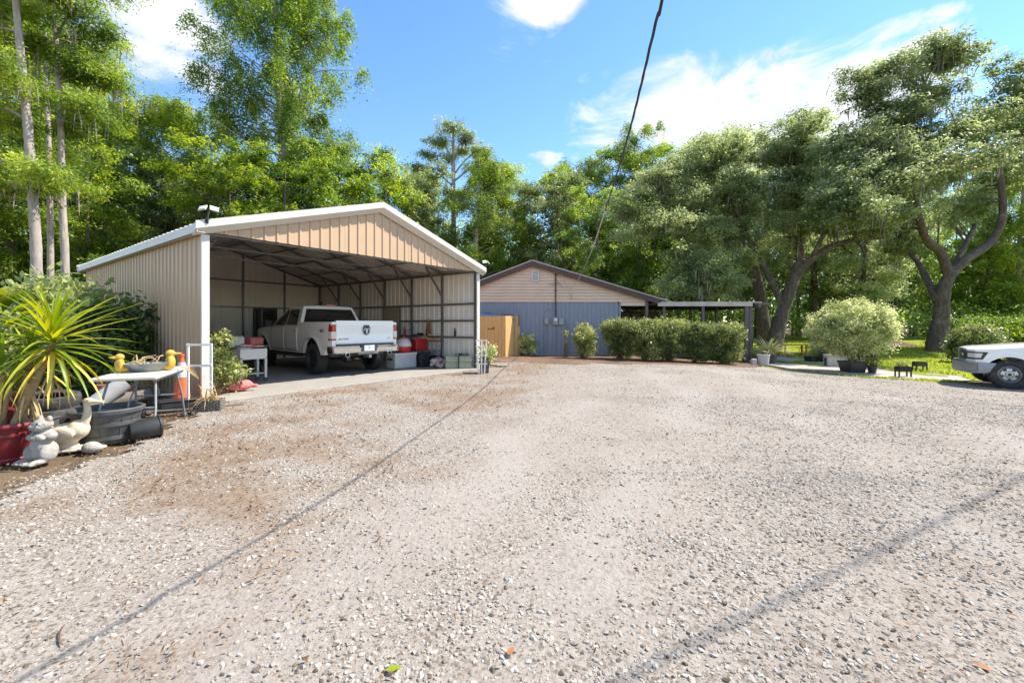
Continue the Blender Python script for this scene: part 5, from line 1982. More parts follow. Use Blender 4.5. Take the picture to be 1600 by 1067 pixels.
def frog():
    P = Vector(((70 - 800) / F * 4.52, 4.52, 0))
    t = thing('frog_statue', 'weathered grey stone frog statue squatting with folded arms beside the red pot', 'statue', P, R(-12), sc=(0.84, 0.84, 1.0))
    m = MB()
    E = m.ell
    E((0, 0.0, 0.11), (0.135, 0.125, 0.115)); E((0, -0.045, 0.17), (0.105, 0.09, 0.10)); E((0, 0.01, 0.26), (0.115, 0.10, 0.075))
    E((0, -0.02, 0.385), (0.105, 0.095, 0.065)); E((0, -0.06, 0.365), (0.085, 0.065, 0.042))
    for s in (-1, 1):
        E((s * 0.075, 0.0, 0.445), (0.03, 0.032, 0.034))                     # eye bumps
        E((s * 0.058, -0.095, 0.40), (0.020, 0.018, 0.013)); E((s * 0.045, -0.118, 0.375), (0.028, 0.02, 0.012))
        E((s * 0.118, -0.01, 0.275), (0.050, 0.065, 0.042)); E((s * 0.07, -0.095, 0.268), (0.075, 0.035, 0.030), rot=Matrix.Rotation(s * 0.18, 4, 'Y'))
        E((s * 0.125, -0.04, 0.10), (0.055, 0.095, 0.085)); E((s * 0.11, -0.13, 0.028), (0.05, 0.095, 0.028)); 
        for k in (-1, 0, 1): E((s * 0.11 + k * 0.028, -0.205, 0.018), (0.015, 0.035, 0.015))
        for k in range(3): E((s * (0.005 + 0.02 * k), -0.125, 0.262 - 0.002 * k), (0.010, 0.018, 0.018))
    E((0, -0.125, 0.345), (0.06, 0.016, 0.008))
    o = m.build('frog', M_STONE, t, smooth=True)
    soft(o, 0.0075, 3)
    m = MB(); m.ell((-0.02, -0.12, 0.010), (0.155, 0.10, 0.02)); m.build('base_slab', M_STONE, t, smooth=True)
    m = MB()
    for s in (-1, 1): m.ell((s * 0.052, -0.108, 0.408), (0.016, 0.010, 0.008)); 
    m.tube([(-0.055, -0.128, 0.352), (0, -0.140, 0.345), (0.055, -0.128, 0.352)], 0.004, 5)
    m.build('face_marks', mat('dark_stone', (0.06, 0.058, 0.05), 0.9), t)


frog()


def goose():
    P = Vector(((104 - 800) / F * 4.9, 4.9, 0))
    t = thing('goose_statue', 'cream concrete goose statue with raised neck behind the stone frog', 'statue', P, R(8))
    m = MB()
    E = m.ell
    E((0, 0, 0.19), (0.165, 0.12, 0.125), rot=Matrix.Rotation(R(-8), 4, 'Y')); E((-0.16, 0, 0.21), (0.12, 0.085, 0.06), rot=Matrix.Rotation(R(22), 4, 'Y')); E((0.12, 0, 0.24), (0.10, 0.10, 0.11))
    for i in range(9):
        f = i / 8
        E((0.165 + 0.045 * math.sin(f * 2.4), 0, 0.28 + 0.25 * f), (0.048 - 0.018 * f, 0.046 - 0.018 * f, 0.05))
    E((0.22, 0, 0.555), (0.058, 0.042, 0.042)); E((0.30, 0, 0.543), (0.085, 0.034, 0.024))
    E((0, 0.11, 0.20), (0.16, 0.03, 0.085)); E((0, -0.11, 0.20), (0.16, 0.03, 0.085))
    E((0.02, 0, 0.05), (0.10, 0.08, 0.06))
    soft(m.build('goose', M_CREAM, t, smooth=True), 0.011, 3)
    m = MB(); m.ell((0.02, 0, 0.015), (0.17, 0.12, 0.025)); m.build('base_slab', M_STONE, t, smooth=True)
    m = MB()
    for s in (-1, 1): m.ell((0.235, s * 0.039, 0.565), (0.007, 0.004, 0.007), 8, 6)
    m.build('eye', M_BLACKP, t)


goose()


def tub():
    P = Vector(((168 - 800) / F * 5.3, 5.3, 0))
    t = thing('tub_planter', 'wide grey-black empty half-barrel tub between the goose and the gravel', 'tub', P, 0.3)
    m = MB()
    a = [(0, 0.0), (0.215, 0.0), (0.228, 0.015), (0.33, 0.36), (0.350, 0.365), (0.358, 0.405), (0.342, 0.418), (0.318, 0.41), (0.22, 0.03), (0, 0.025)]
    m.lathe(a, 48)
    for z, r in ((0.075, 0.249), (0.24, 0.298)):
        m.lathe([(r - 0.006, z - 0.022), (r + 0.006, z - 0.02), (r + 0.012, z + 0.02), (r + 0.002, z + 0.024)], 48)
    for k in range(18):
        T = Matrix.Rotation(2 * PI * k / 18, 4, 'Z') @ Matrix.Translation((0.279, 0, 0.175)) @ Matrix.Rotation(math.atan2(0.102, 0.345), 4, 'Y')
        m.box((0, 0, 0), (0.006, 0.007, 0.28), T)
    m.build('barrel', M_DARKP, t, smooth=True, angle=35)


tub()


def fallen_pot():
    P = Vector(((226 - 800) / F * 5.42, 5.42, 0))
    t = thing('nursery_pot', 'black nursery pot lying on its side next to the half-barrel tub', 'plant pot', P + Vector((0, 0, 0.125)), 0)
    M = Matrix.Rotation(R(-38), 4, 'Z') @ Matrix.Rotation(R(94), 4, 'X')
    m = MB()
    m.lathe([(0, -0.15), (0.105, -0.15), (0.112, -0.14), (0.128, 0.13), (0.140, 0.135), (0.140, 0.155), (0.126, 0.155), (0.115, 0.10), (0.10, -0.135), (0, -0.138)], 30, M @ Matrix.Rotation(PI, 4, 'X'))
    m.build('shell', M_BLACKP, t, smooth=True, angle=35)
    m = MB()
    for k in range(4): m.lathe([(0.0, 0.0), (0.014, 0.0)], 10, M @ Matrix.Rotation(PI, 4, 'X') @ Matrix.Translation((0.07 * math.cos(k * PI / 2), 0.07 * math.sin(k * PI / 2), -0.152)) @ Matrix.Rotation(PI, 4, 'X'))
    m.build('drain_hole', M_STONE, t)


fallen_pot()


def table():
    ax = math.atan2(0.91, -0.41)
    t = thing('folding_table', 'white-topped folding table with grey tube legs standing by the carport wall', 'table', (-5.11, 6.06, 0.0), ax)
    m = MB(); m.box((0, 0, 0.745), (1.52, 0.66, 0.045)); m.build('tabletop', M_WHITE, t, bevel=0.014)
    m = MB()
    for s in (-1, 1): m.box((0, s * 0.28, 0.705), (1.3, 0.02, 0.035))
    m.build('apron', M_GREYM, t)
    for e in (-1, 1):
        for s in (-1, 1):
            m = MB(); m.tube([(e * 0.46, s * 0.24, 0.715), (e * 0.60, s * 0.28, 0.35), (e * 0.72, s * 0.29, 0.0)], 0.015, 8); m.lathe([(0.02, 0), (0.022, 0.03), (0.015, 0.04)], 8, Matrix.Translation((e * 0.72, s * 0.29, 0)))
            m.build('leg', M_GREYM, t, smooth=True, angle=50)
        m = MB(); m.tube([(e * 0.60, -0.28, 0.35), (e * 0.60, 0.28, 0.35)], 0.012, 6); m.tube([(e * 0.20, 0, 0.70), (e * 0.58, 0, 0.42), (e * 0.60, 0.0, 0.35)], 0.010, 6)
        m.build('leg_brace', M_GREYM, t)
    return t


TABLE = table()


def duck_planter():
    c, s_ = math.cos(math.atan2(0.91, -0.41)), math.sin(math.atan2(0.91, -0.41))
    P = Vector((-5.09, 6.05, 0.768))
    t = thing('duck_planter', 'glazed bowl planter with two yellow ceramic ducks and dried stems on the folding table', 'planter', P, R(42))
    m = MB()
    m.lathe([(0, 0), (0.13, 0), (0.15, 0.015), (0.225, 0.10), (0.235, 0.115), (0.225, 0.12), (0.205, 0.105), (0.13, 0.05)], 32, sx=1.15, sy=0.8)
    m.build('bowl', mat('blue_green_glaze', (0.15, 0.17, 0.20), 0.3, 0, 0.4, 6.0, dirt=((0.26, 0.27, 0.07), 5.0, 0.52)), t, smooth=True, angle=40)
    m = MB(); m.lathe([(0.20, 0.095), (0, 0.11)], 24, sx=1.15, sy=0.8); m.build('soil', M_SOIL, t)
    for (x, y, rz, sc) in ((0.27, 0.02, 0.0, 1.12), (-0.27, -0.02, PI, 1.0)):
        M = Matrix.Translation((x, y, 0.0)) @ Matrix.Rotation(rz, 4, 'Z') @ Matrix.Scale(sc, 4)
        m = MB()
        m.ell((0.0, 0, 0.10), (0.055, 0.06, 0.10), M=M); m.ell((-0.03, 0, 0.05), (0.08, 0.055, 0.05), M=M)
        m.ell((0.0, 0, 0.215), (0.052, 0.045, 0.045), M=M); m.ell((0.065, 0, 0.21), (0.055, 0.035, 0.012), M=M); m.ell((0.05, 0, 0.197), (0.035, 0.028, 0.010), M=M)
        for s in (-1, 1): m.ell((-0.01, s * 0.058, 0.11), (0.03, 0.018, 0.07), M=M)
        soft(m.build('duck', M_YEL, t, smooth=True), 0.0075, 2)
    m = MB()
    rnd = random.Random(2)
    for i in range(16):
        a = rnd.uniform(0, 6.28); r = rnd.uniform(0.02, 0.16)
        b = Vector((r * math.cos(a), r * math.sin(a) * 0.7, 0.10))
        d = Vector((rnd.uniform(-.8, .8), rnd.uniform(-.5, .5), rnd.uniform(0.25, 1))).normalized() * rnd.uniform(0.10, 0.24)
        m.tube([b, b + d * 0.6, b + d + Vector((d.x * 0.3, d.y * 0.3, -0.05))], [0.009, 0.007, 0.004], 5)
    for i in range(7): m.tube([(0.30, 0.05, 0.03), (0.42 + 0.02 * i, 0.0 + 0.03 * i, 0.03), (0.50 + 0.02 * i, -0.05 + 0.04 * i, -0.06 - 0.02 * i)], 0.004, 4)
    m.build('dry_stems', M_DRY, t)


duck_planter()


def cone():
    P = G(284, 634)
    t = thing('traffic_cone', 'tall orange traffic cone with grey bands beside the carport corner', 'traffic cone', P, 0.5)
    m = MB(); m.box((0, 0, 0.02), (0.36, 0.36, 0.04)); m.lathe([(0.142, 0.04), (0.135, 0.07), (0.062, 0.66), (0.055, 0.70), (0.028, 0.86), (0.040, 0.865), (0.040, 0.90), (0.02, 0.905), (0.018, 0.5)], 28)
    m.build('cone', M_ORANGE, t, smooth=True, angle=35)
    rr = lambda z: 0.135 + (0.062 - 0.135) * (z - 0.07) / 0.59 if z < 0.66 else 0.062 + (0.03 - 0.062) * (z - 0.66) / 0.2
    for z0, z1 in ((0.50, 0.63), (0.67, 0.76)):
        m = MB(); m.lathe([(rr(z0) + 0.001, z0), (rr(z0) + 0.005, z0 + 0.003), (rr(z1) + 0.005, z1 - 0.003), (rr(z1) + 0.001, z1)], 28); m.build('reflective_band', M_SILVER, t, smooth=True, angle=40)


cone()


def basket():
    P = G(321, 644); P.y += 0.12
    t = thing('wicker_basket', 'grey woven basket holding a dried-out straw-coloured plant at the carport corner', 'basket', P, R(20))
    m = MB()
    w, d, h = 0.34, 0.24, 0.19
    wk = mat('grey_wicker', (0.16, 0.145, 0.125), 0.85, 0, 0.3, 30, 0.4, 60)
    for k in range(8):
        z = 0.012 + k * (h - 0.02) / 7
        for i, (a, b) in enumerate((((-w / 2, -d / 2), (w / 2, -d / 2)), ((w / 2, -d / 2), (w / 2, d / 2)), ((w / 2, d / 2), (-w / 2, d / 2)), ((-w / 2, d / 2), (-w / 2, -d / 2)))):
            pts = []
            for q in range(9):
                f = q / 8
                o = 0.008 * (1 if (q + k) % 2 else -1)
                n = Vector((b[1] - a[1], -(b[0] - a[0]), 0)).normalized()
                pts.append(Vector((a[0] + (b[0] - a[0]) * f, a[1] + (b[1] - a[1]) * f, z)) + n * o)
            m.tube(pts, 0.010, 5)
    for q in range(9):
        x = -w / 2 + w * q / 8
        for y in (-d / 2, d / 2): m.tube([(x, y, 0), (x, y, h + 0.01)], 0.007, 5)
    m.box((0, 0, 0.10), (w - 0.05, d - 0.05, 0.15))
    m.build('weave', wk, t)
    rnd = random.Random(3)
    for i in range(34):
        m = MB(); blade(m, (rnd.uniform(-.1, .1), rnd.uniform(-.06, .06), 0.16), rnd.uniform(0, 6.28), R(rnd.uniform(20, 88)), rnd.uniform(0.22, 0.48), 0.020, rnd.uniform(0.6, 2.0))
        m.build('dry_leaf', M_DRY if i % 4 else M_YEL, t)


basket()


def red_bag():
    P = G(364, 616); P.y += 0.12; P.z = 0.04
    t = thing('mesh_bag', 'full red and pink mesh bag slumped on the front corner of the concrete slab', 'bag', P, R(30))
    m = MB()
    rnd = random.Random(6)
    m.ell((0, 0, 0.11), (0.27, 0.17, 0.11)); m.ell((-0.12, 0.0, 0.15), (0.15, 0.13, 0.10)); m.ell((0.15, 0.02, 0.13), (0.14, 0.13, 0.10)); m.ell((0.32, 0, 0.10), (0.07, 0.05, 0.04))
    for i in range(26): m.ell((rnd.uniform(-.2, .2), rnd.uniform(-.13, .13), rnd.uniform(0.12, 0.20)), (0.05, 0.05, 0.04), 8, 6)
    soft(m.build('bag', M_PINK, t, smooth=True), 0.016, 1)


red_bag()


def stack_pots():
    # columns of stacked pots under the table
    base = G(150, 640)
    for i, (px, py, n, r, mt, lab) in enumerate(((157, 641, 7, 0.085, M_TERRA, 'leaning column of nested dusty red pots under the left end of the folding table'),
                                                 (205, 634, 6, 0.080, M_TERRA, 'short column of nested dusty red pots under the middle of the folding table'))):
        P = G(px, py)
        t = thing('pot_stack', lab, 'pot stack', P, 0, 'nested red pots under the table')
        for k in range(n):
            m = MB(); pot(m, r * 0.9, r, 0.10, 22, 0.016, 0.035); m.build('pot', mt, t, smooth=True, angle=35, loc=(0.006 * math.sin(k * 2), 0.008 * k * (1 - i), k * 0.053))
    P = G(187, 634)
    t = thing('tray_stack', 'stack of dark grey nursery trays between the red pot columns under the table', 'tray stack', P, R(20))
    for k in range(9):
        m = MB(); m.box((0.01 * math.sin(k * 1.7), 0.008 * math.cos(k * 2.2), 0.10 + k * 0.028), (0.30, 0.24, 0.016)); m.box((0.01 * math.sin(k * 1.7), 0.0, 0.112 + k * 0.028), (0.27, 0.21, 0.012)); m.build('tray', M_DARKP, t, bevel=0.004)
    m = MB(); m.box((0.03, -0.05, 0.05), (0.62, 0.46, 0.075), rz=0.1); m.build('crate_base', M_BLACKP, t, bevel=0.01)
    m = MB(); m.lathe([(0.03, 0.0), (0.075, 0.02), (0.08, 0.05), (0.055, 0.06), (0.03, 0.04)], 20, Matrix.Translation((0.02, 0.05, 0.36)) @ Matrix.Rotation(PI / 2.3, 4, 'X')); m.build('clock_dial', M_GREYM, t, smooth=True)
    P = G(130, 655)
    t = thing('black_tray', 'shallow black tray with a lip on the ground behind the tub', 'tray', P + Vector((0.3, 0.25, 0)), R(12))
    m = MB(); m.box((0, 0, 0.02), (0.8, 0.45, 0.03)); 
    for (x, y, w, d) in ((0, -0.22, 0.8, 0.03), (0, 0.22, 0.8, 0.03), (-0.39, 0, 0.03, 0.42), (0.39, 0, 0.03, 0.42)): m.box((x, y, 0.055), (w, d, 0.05))
    m.build('tray', M_BLACKP, t, bevel=0.008)


stack_pots()


def clutter_left():
    # old tyre, pale pipe, planks, orange lid, boards in the leaf litter
    def tyre(P, rz, tilt, lab, r=0.30):
        t = thing('old_tyre', lab, 'tyre', P, rot=(tilt, 0, rz))
        m = MB(); m.lathe([(r * 0.58, -0.07), (r * 0.8, -0.095), (r * 0.96, -0.08), (r, -0.04), (r, 0.04), (r * 0.96, 0.08), (r * 0.8, 0.095), (r * 0.58, 0.07), (r * 0.62, 0.03), (r * 0.9, 0.05), (r * 0.9, -0.05), (r * 0.62, -0.03), (r * 0.58, -0.07)], 36)
        m.build('tyre', M_RUB, t, smooth=True, angle=40)
    tyre(Vector((-6.75, 6.35, 0.11)), 0.2, 0.05, 'old tyre lying flat in the leaf litter left of the goose', 0.34)
    tyre(Vector((-6.85, 6.45, 0.30)), 0.9, 0.12, 'old tyre stacked on top of another tyre left of the goose', 0.34)
    P = G(118, 652)
    t = thing('drain_pipe', 'short pale grey pipe leaning over the junk behind the goose', 'pipe', P, R(60))
    m = MB(); m.lathe([(0.10, 0), (0.125, 0), (0.125, 0.75), (0.10, 0.75), (0.10, 0)], 24, Matrix.Rotation(R(52), 4, 'Y')); m.build('pipe', mat('pale_pipe', (0.30, 0.30, 0.30), 0.7, 0, 0.15, 6), t, smooth=True, angle=40)
    t = thing('log', 'rough brown log end lying behind the pale pipe', 'log', (-6.45, 7.15, 0.16), R(70))
    m = MB(); p, r = smooth_path([(-0.5, 0, 0), (0, 0.05, 0.02), (0.45, 0.0, 0.05)], [0.10, 0.11, 0.09], 4); m.tube(p, r, 12); m.build('log', M_WOODG, t, smooth=True, angle=50)
    t = thing('orange_lid', 'faded orange plastic lid lying under the junk beside the goose', 'lid', G(140, 662), R(15))
    m = MB(); m.lathe([(0, 0.03), (0.19, 0.03), (0.22, 0.02), (0.22, 0.0), (0, 0.0)], 26); m.lathe([(0, 0.17), (0.10, 0.15), (0.18, 0.06), (0.19, 0.03)], 24); m.build('lid', mat('faded_orange', (0.52, 0.24, 0.05), 0.6, 0, 0.3, 9, dirt=((0.22, 0.13, 0.07), 7, 0.55)), t, smooth=True, angle=40)
    t = thing('sign_board', 'small blank white board stuck among the yucca stems', 'sign', W(44, 672, 4.75), R(10))
    m = MB(); m.box((0.03, 0, 0.0), (0.10, 0.012, 0.26), ry=R(-8)); m.build('board', M_WHITE, t, bevel=0.004)
    rnd = random.Random(12)
    for i, (x, y, z, ln, w, rz, lab) in enumerate(((-5.95, 5.95, 0.03, 1.5, 0.10, 0.35, 'long dark plank lying on the leaf litter behind the goose'), (-6.2, 6.3, 0.075, 1.2, 0.09, -0.1, 'grey plank lying across the junk behind the goose'),
                                                  (-5.2, 7.2, 0.03, 1.3, 0.08, 0.7, 'thin weathered plank on the ground near the traffic cone'), (-5.6, 6.85, 0.05, 1.0, 0.09, 0.2, 'short plank under the far end of the folding table'))):
        t = thing('loose_plank', lab, 'plank', (x, y, z), rz)
        m = MB(); m.box((0, 0, 0), (ln, w, 0.03), ry=rnd.uniform(-.04, .04)); m.build('plank', M_WOODG, t, bevel=0.004)
    for i, (x, y, sx, sy, sz, mt, nm, lab) in enumerate(((-6.25, 5.55, 0.55, 0.4, 0.20, M_DARKP, 'storage_bin', 'low dark plastic bin half buried in junk behind the goose'), (-5.65, 7.35, 0.5, 0.35, 0.16, M_BLACKP, 'storage_bin', 'black plastic bin beneath the far end of the table near the cone'))):
        t = thing(nm, lab, 'bin', (x, y, 0), R(15 + 30 * i))
        m = MB(); m.box((0, 0, sz * 0.45), (sx, sy, sz * 0.9)); m.build('tub', mt, t, bevel=0.02)
        m = MB(); m.box((0, 0, sz * 0.95), (sx + 0.03, sy + 0.03, sz * 0.1)); m.build('lid', mt, t, bevel=0.01)
    t = thing('stone_slab', 'pale flat stone lying in front of the goose statue', 'stone', G(118, 706), R(10))
    m = MB(); m.ell((0, 0.1, 0.02), (0.24, 0.10, 0.03)); m.build('stone', M_CREAM, t, smooth=True)
    t = thing('rounded_rock', 'rounded brown rock beside the goose statue and the tub', 'rock', Vector((-4.70, 4.86, 0)), 0)
    m = MB(); m.ell((0, 0, 0.05), (0.09, 0.08, 0.065)); m.ell((0.04, 0.02, 0.04), (0.07, 0.06, 0.05)); soft(m.build('rock', M_STONE, t, smooth=True), 0.015, 2)
    t = thing('twig', 'thin dark bent twig lying on the gravel at the lower left', 'twig', G(90, 1000))
    m = MB(); m.tube([(-0.06, 0.09, 0.012), (-0.02, 0.03, 0.016), (0.03, -0.02, 0.010), (0.07, -0.045, 0.014)], [0.003, 0.004, 0.004, 0.003], 5); m.tube([(-0.02, 0.03, 0.016), (-0.05, 0.02, 0.012)], 0.002, 4); m.build('twig', M_BROWN, t)
    t = thing('green_leaf', 'single fresh green leaf on the gravel at the bottom of the picture', 'leaf', G(606, 1056) + Vector((0, 0, 0.02)), 0.4)
    m = MB(); broad_leaf(m, (0, 0, 0), 0.3, 0.1, 0.06, 0.035); me = m.mesh('leaf', L_YUC, True); lvattr(me, val=0.4); link('leaf', me, t)
    for i, (px, py, lab) in enumerate(((795, 1030, 'brown curled leaf on the gravel near the bottom centre'), (1548, 1055, 'orange-brown leaf on the gravel at the lower right corner'))):
        t = thing('fallen_leaf', lab, 'leaf', G(px, py) + Vector((0, 0, 0.02)), 0.9 + i)
        m = MB(); broad_leaf(m, (0, 0, 0), 0.3, 0.25, 0.055, 0.03); m.build('leaf', mat('dry_brown_leaf', (0.30, 0.13, 0.05), 0.8, 0, 0.25, 30), t, smooth=True)


clutter_left()


def trellis(P, rz, h, w, lab, fan=False):
    t = thing('trellis', lab, 'trellis', P, rz)
    for k in ((0, 1, 2) if fan else (0, 2)):
        x = -w / 2 + w * k / 2
        m = MB(); m.bar((x * (0.55 if fan else 1), 0, 0), (x, 0.0, h), 0.034, 0.022); m.build('upright', M_TRELLIS, t)
    for z in ((0.30, 0.55, 0.80, 0.98) if fan else (0.66, 0.98)):
        m = MB(); m.bar((-w / 2 - 0.02, -0.016, h * z), (w / 2 + 0.02, -0.016, h * z), 0.034, 0.018, up=(0, 1, 0)); m.build('crossbar', M_TRELLIS, t)


trellis(W(312, 640, 7.35) * 1, R(8), 1.10, 0.36, 'white trellis with peeling paint leaning at the left carport post')
for o in [x for x in COL.objects if x.name == 'trellis']: o.location.z = 0.0
P_ = G(752, 585); P_.y += 0.1
trellis(P_, R(-10), 0.98, 0.30, 'small pale trellis standing beside the right carport post', True)


# ------------------------------------------------------------------ things under the carport
def under_carport():
    t = thing('white_cart', 'white metal work cart on castors in front of the pickup', 'cart', cp(1.72, 2.3, 0.04), UA + R(4))
    m = MB(); m.box((0, 0, 0.78), (0.62, 0.42, 0.03)); m.box((0, -0.20, 0.66), (0.62, 0.02, 0.22)); m.box((0.30, 0, 0.66), (0.02, 0.40, 0.22)); m.box((-0.30, 0, 0.66), (0.02, 0.40, 0.22)); m.box((0, 0.2, 0.66), (0.62, 0.02, 0.22)); m.build('cart_box', M_WHITE, t)
    for sx in (-1, 1):
        for sy in (-1, 1):
            m = MB(); m.box((sx * 0.285, sy * 0.185, 0.34), (0.05, 0.05, 0.5)); m.build('leg', M_WHITE, t)
            m = MB(); m.lathe([(0.0, -0.02), (0.045, -0.02), (0.05, 0.0), (0.045, 0.02), (0, 0.02)], 14, Matrix.Translation((sx * 0.285, sy * 0.185, 0.05)) @ Matrix.Rotation(PI / 2, 4, 'X')); m.build('castor', M_BLACKP, t)
    m = MB(); m.box((0, 0, 0.2), (0.55, 0.36, 0.02)); m.build('shelf', M_WHITE, t)
    rnd = random.Random(31)
    t = thing('paper_pile', 'untidy pile of papers and boxes lying on the white cart', 'paper pile', cp(1.72, 2.3, 0.838), UA)
    for i in range(7):
        m = MB(); m.box((rnd.uniform(-.15, .15), rnd.uniform(-.1, .1), 0.012 + i * 0.016), (rnd.uniform(.2, .34), rnd.uniform(.15, .25), 0.014), rz=rnd.uniform(-.5, .5)); m.build('sheet', [M_WHITE, M_SILVER, M_RED, M_CREAM][i % 4], t)
    t = thing('storage_box', 'white slatted plastic crate on the slab behind the potted shrub', 'crate', cp(1.05, 2.25, 0.04), UA)
    m = MB()
    for z in (0.05, 0.15, 0.25, 0.35, 0.45): m.box((0, -0.17, z), (0.5, 0.015, 0.06)); m.box((0.25, 0, z), (0.015, 0.34, 0.06)); m.box((-0.25, 0, z), (0.015, 0.34, 0.06)); m.box((0, 0.17, z), (0.5, 0.015, 0.06))
    for x in (-0.24, 0, 0.24): m.box((x, -0.16, 0.25), (0.03, 0.012, 0.48))
    m.box((0, 0, 0.02), (0.48, 0.32, 0.02)); m.build('crate', M_SILVER, t)
    # covered quad bike shape and the shelf load behind
    t = thing('covered_heap', 'lumpy heap under a black cover at the back of the carport', 'covered heap', cp(2.1, 5.1, 0.04), UA)
    m = MB()
    m.grid(lambda u, v: ((u - .5) * 1.7, (v - .5) * 1.5, 1.36 * (math.sin(PI * u) ** 0.35) * (math.sin(PI * v) ** 0.35) * (0.82 + 0.12 * math.sin(6 * u + 2 * v) + 0.08 * math.sin(13 * v + 5 * u))), 26, 22)
    m.build('cover', mat('black_cover', (0.014, 0.014, 0.016), 0.7, 0, 0.3, 5, 0.6, 9), t, smooth=True)
    t = thing('work_bench', 'long bench heaped with boxes and cloths beside the pickup', 'bench', cp(1.85, 3.65, 0.04), UA)
    m = MB(); m.box((0, 0, 0.80), (1.5, 0.7, 0.05))
    for sx in (-1, 1):
        for sy in (-1, 1): m.box((sx * 0.7, sy * 0.3, 0.39), (0.06, 0.06, 0.78))
    m.build('bench_frame', M_WOODG, t)
    its = [('cardboard_box', M_OSB, 'cardboard box'), ('folded_cloth', M_PINK, 'folded red cloth'), ('grey_box', M_SILVER, 'pale grey box'), ('white_tray', M_WHITE, 'white plastic tray'), ('dark_case', M_BLACKP, 'black tool case'), ('blue_bag', M_BLUEP, 'blue bag')]
    spots = ['at the near end of the bench', 'beside the pickup end of the bench', 'at the far end of the bench', 'in the middle of the bench', 'on the floor under the bench', 'at the back edge of the bench']
    pos = [(-0.55, -0.1, 0.825), (0.5, -0.12, 0.825), (0.1, 0.16, 0.825), (0.0, -0.17, 0.825), (0.2, -0.1, 0.0), (-0.35, 0.2, 0.825)]
    for (nm, mt, w), sp, p in zip(its, spots, pos):
        wv = Matrix.Rotation(UA, 3, 'Z') @ Vector(p)
        t = thing(nm, f'{w} lying {sp}', w.split()[-1], cp(1.85, 3.65, 0.04) + wv, UA + rnd.uniform(-.4, .4))
        m = MB(); a, b, c = rnd.uniform(.28, .42), rnd.uniform(.22, .34), rnd.uniform(.12, .24)
        m.box((0, 0, c / 2), (a, b, c)); m.build('case', mt, t, bevel=0.02)
        m = MB(); m.box((0.0, 0.0, c + 0.008), (a * 0.96, b * 0.5, 0.014)); m.build('flap', mt, t, bevel=0.004)
    # right-hand side
    t = thing('cool_box', 'grey chest cooler with white lid on the slab right of the pickup', 'cooler', cp(6.05, 1.95, 0.04), UA)
    m = MB(); m.box((0, 0, 0.22), (0.86, 0.44, 0.42)); m.build('chest', mat('grey_cooler', (0.42, 0.42, 0.42), 0.5, 0, 0.1, 5), t, bevel=0.03)
    m = MB(); m.box((0, 0, 0.455), (0.90, 0.48, 0.07)); m.build('lid', M_WHITE, t, bevel=0.025)
    m = MB(); m.box((0.44, 0, 0.30), (0.03, 0.22, 0.05)); m.box((-0.44, 0, 0.30), (0.03, 0.22, 0.05)); m.build('handle', M_BLACKP, t, bevel=0.01)
    t = thing('bobber_jug', 'red and white round jug shaped like a fishing float on the cooler', 'jug', cp(6.12, 1.95, 0.53), UA)
    m = MB(); m.lathe([(0, 0), (0.16, 0), (0.215, 0.06), (0.245, 0.14), (0.252, 0.20)], 30); m.lathe([(0.0, 0.52), (0.05, 0.51), (0.055, 0.455), (0.10, 0.44)], 20); m.build('lower_half', M_RED, t, smooth=True, angle=40)
    m = MB(); m.lathe([(0.252, 0.20), (0.245, 0.28), (0.205, 0.37), (0.13, 0.435), (0.08, 0.45)], 30); m.build('upper_half', M_WHITE, t, smooth=True, angle=40)
    t = thing('black_bin', 'black plastic bin right of the grey cooler', 'bin', cp(6.72, 1.75, 0.04), UA)
    m = MB(); m.lathe([(0, 0), (0.20, 0), (0.24, 0.40), (0.26, 0.41), (0.26, 0.46), (0.22, 0.46), (0.19, 0.03)], 4, Matrix.Rotation(PI / 4, 4, 'Z'), sx=1.3, sy=1.1); m.build('bin', M_BLACKP, t, bevel=0.01)
    t = thing('red_toolbox', 'red metal toolbox on the heap along the right carport wall', 'toolbox', cp(7.05, 2.25, 0.56), UA)
    m = MB(); m.box((0, 0, 0.15), (0.52, 0.26, 0.30)); m.build('case', M_RED, t, bevel=0.02)
    m = MB(); m.box((0, 0, 0.33), (0.53, 0.27, 0.06)); m.tube([(-0.12, 0, 0.36), (-0.10, 0, 0.41), (0.10, 0, 0.41), (0.12, 0, 0.36)], 0.012, 6); m.build('lid', M_RED, t, bevel=0.006)
    t = thing('metal_shelf', 'low steel shelf under the red toolbox on the right carport wall', 'shelf', cp(7.05, 2.25, 0.04), UA)
    m = MB()
    for x in (-0.3, 0.3):
        for y in (-0.18, 0.18): m.box((x, y, 0.255), (0.03, 0.03, 0.51))
    for z in (0.15, 0.50): m.box((0, 0, z), (0.64, 0.40, 0.025))
    m.build('shelf_frame', M_STEEL, t)
    t = thing('air_compressor', 'dark compressor with hoses beside the red toolbox', 'compressor', cp(7.2, 1.55, 0.04), UA)
    m = MB(); m.lathe([(0, -0.3), (0.10, -0.28), (0.14, -0.22), (0.14, 0.22), (0.10, 0.28), (0, 0.3)], 20, Matrix.Translation((0, 0, 0.22)) @ Matrix.Rotation(PI / 2, 4, 'X')); m.build('tank', M_BLACKP, t, smooth=True, angle=40)
    m = MB(); m.box((0, 0.05, 0.45), (0.16, 0.24, 0.18)); m.tube([(0, -0.25, 0.35), (0, -0.28, 0.62), (0, -0.1, 0.68)], 0.014, 6); m.build('motor', M_GREYM, t, bevel=0.02)
    m = MB()
    for s in (-1, 1): m.lathe([(0, -0.02), (0.08, -0.02), (0.08, 0.02), (0, 0.02)], 16, Matrix.Translation((s * 0.14, 0.2, 0.08)) @ Matrix.Rotation(PI / 2, 4, 'Y'))
    m.build('wheel', M_RUB, t)
    t = thing('cluttered_bag', 'open bag of mixed junk and crumpled plastic in front of the steel shelf', 'bag', cp(6.72, 1.05, 0.04), UA)
    m = MB()
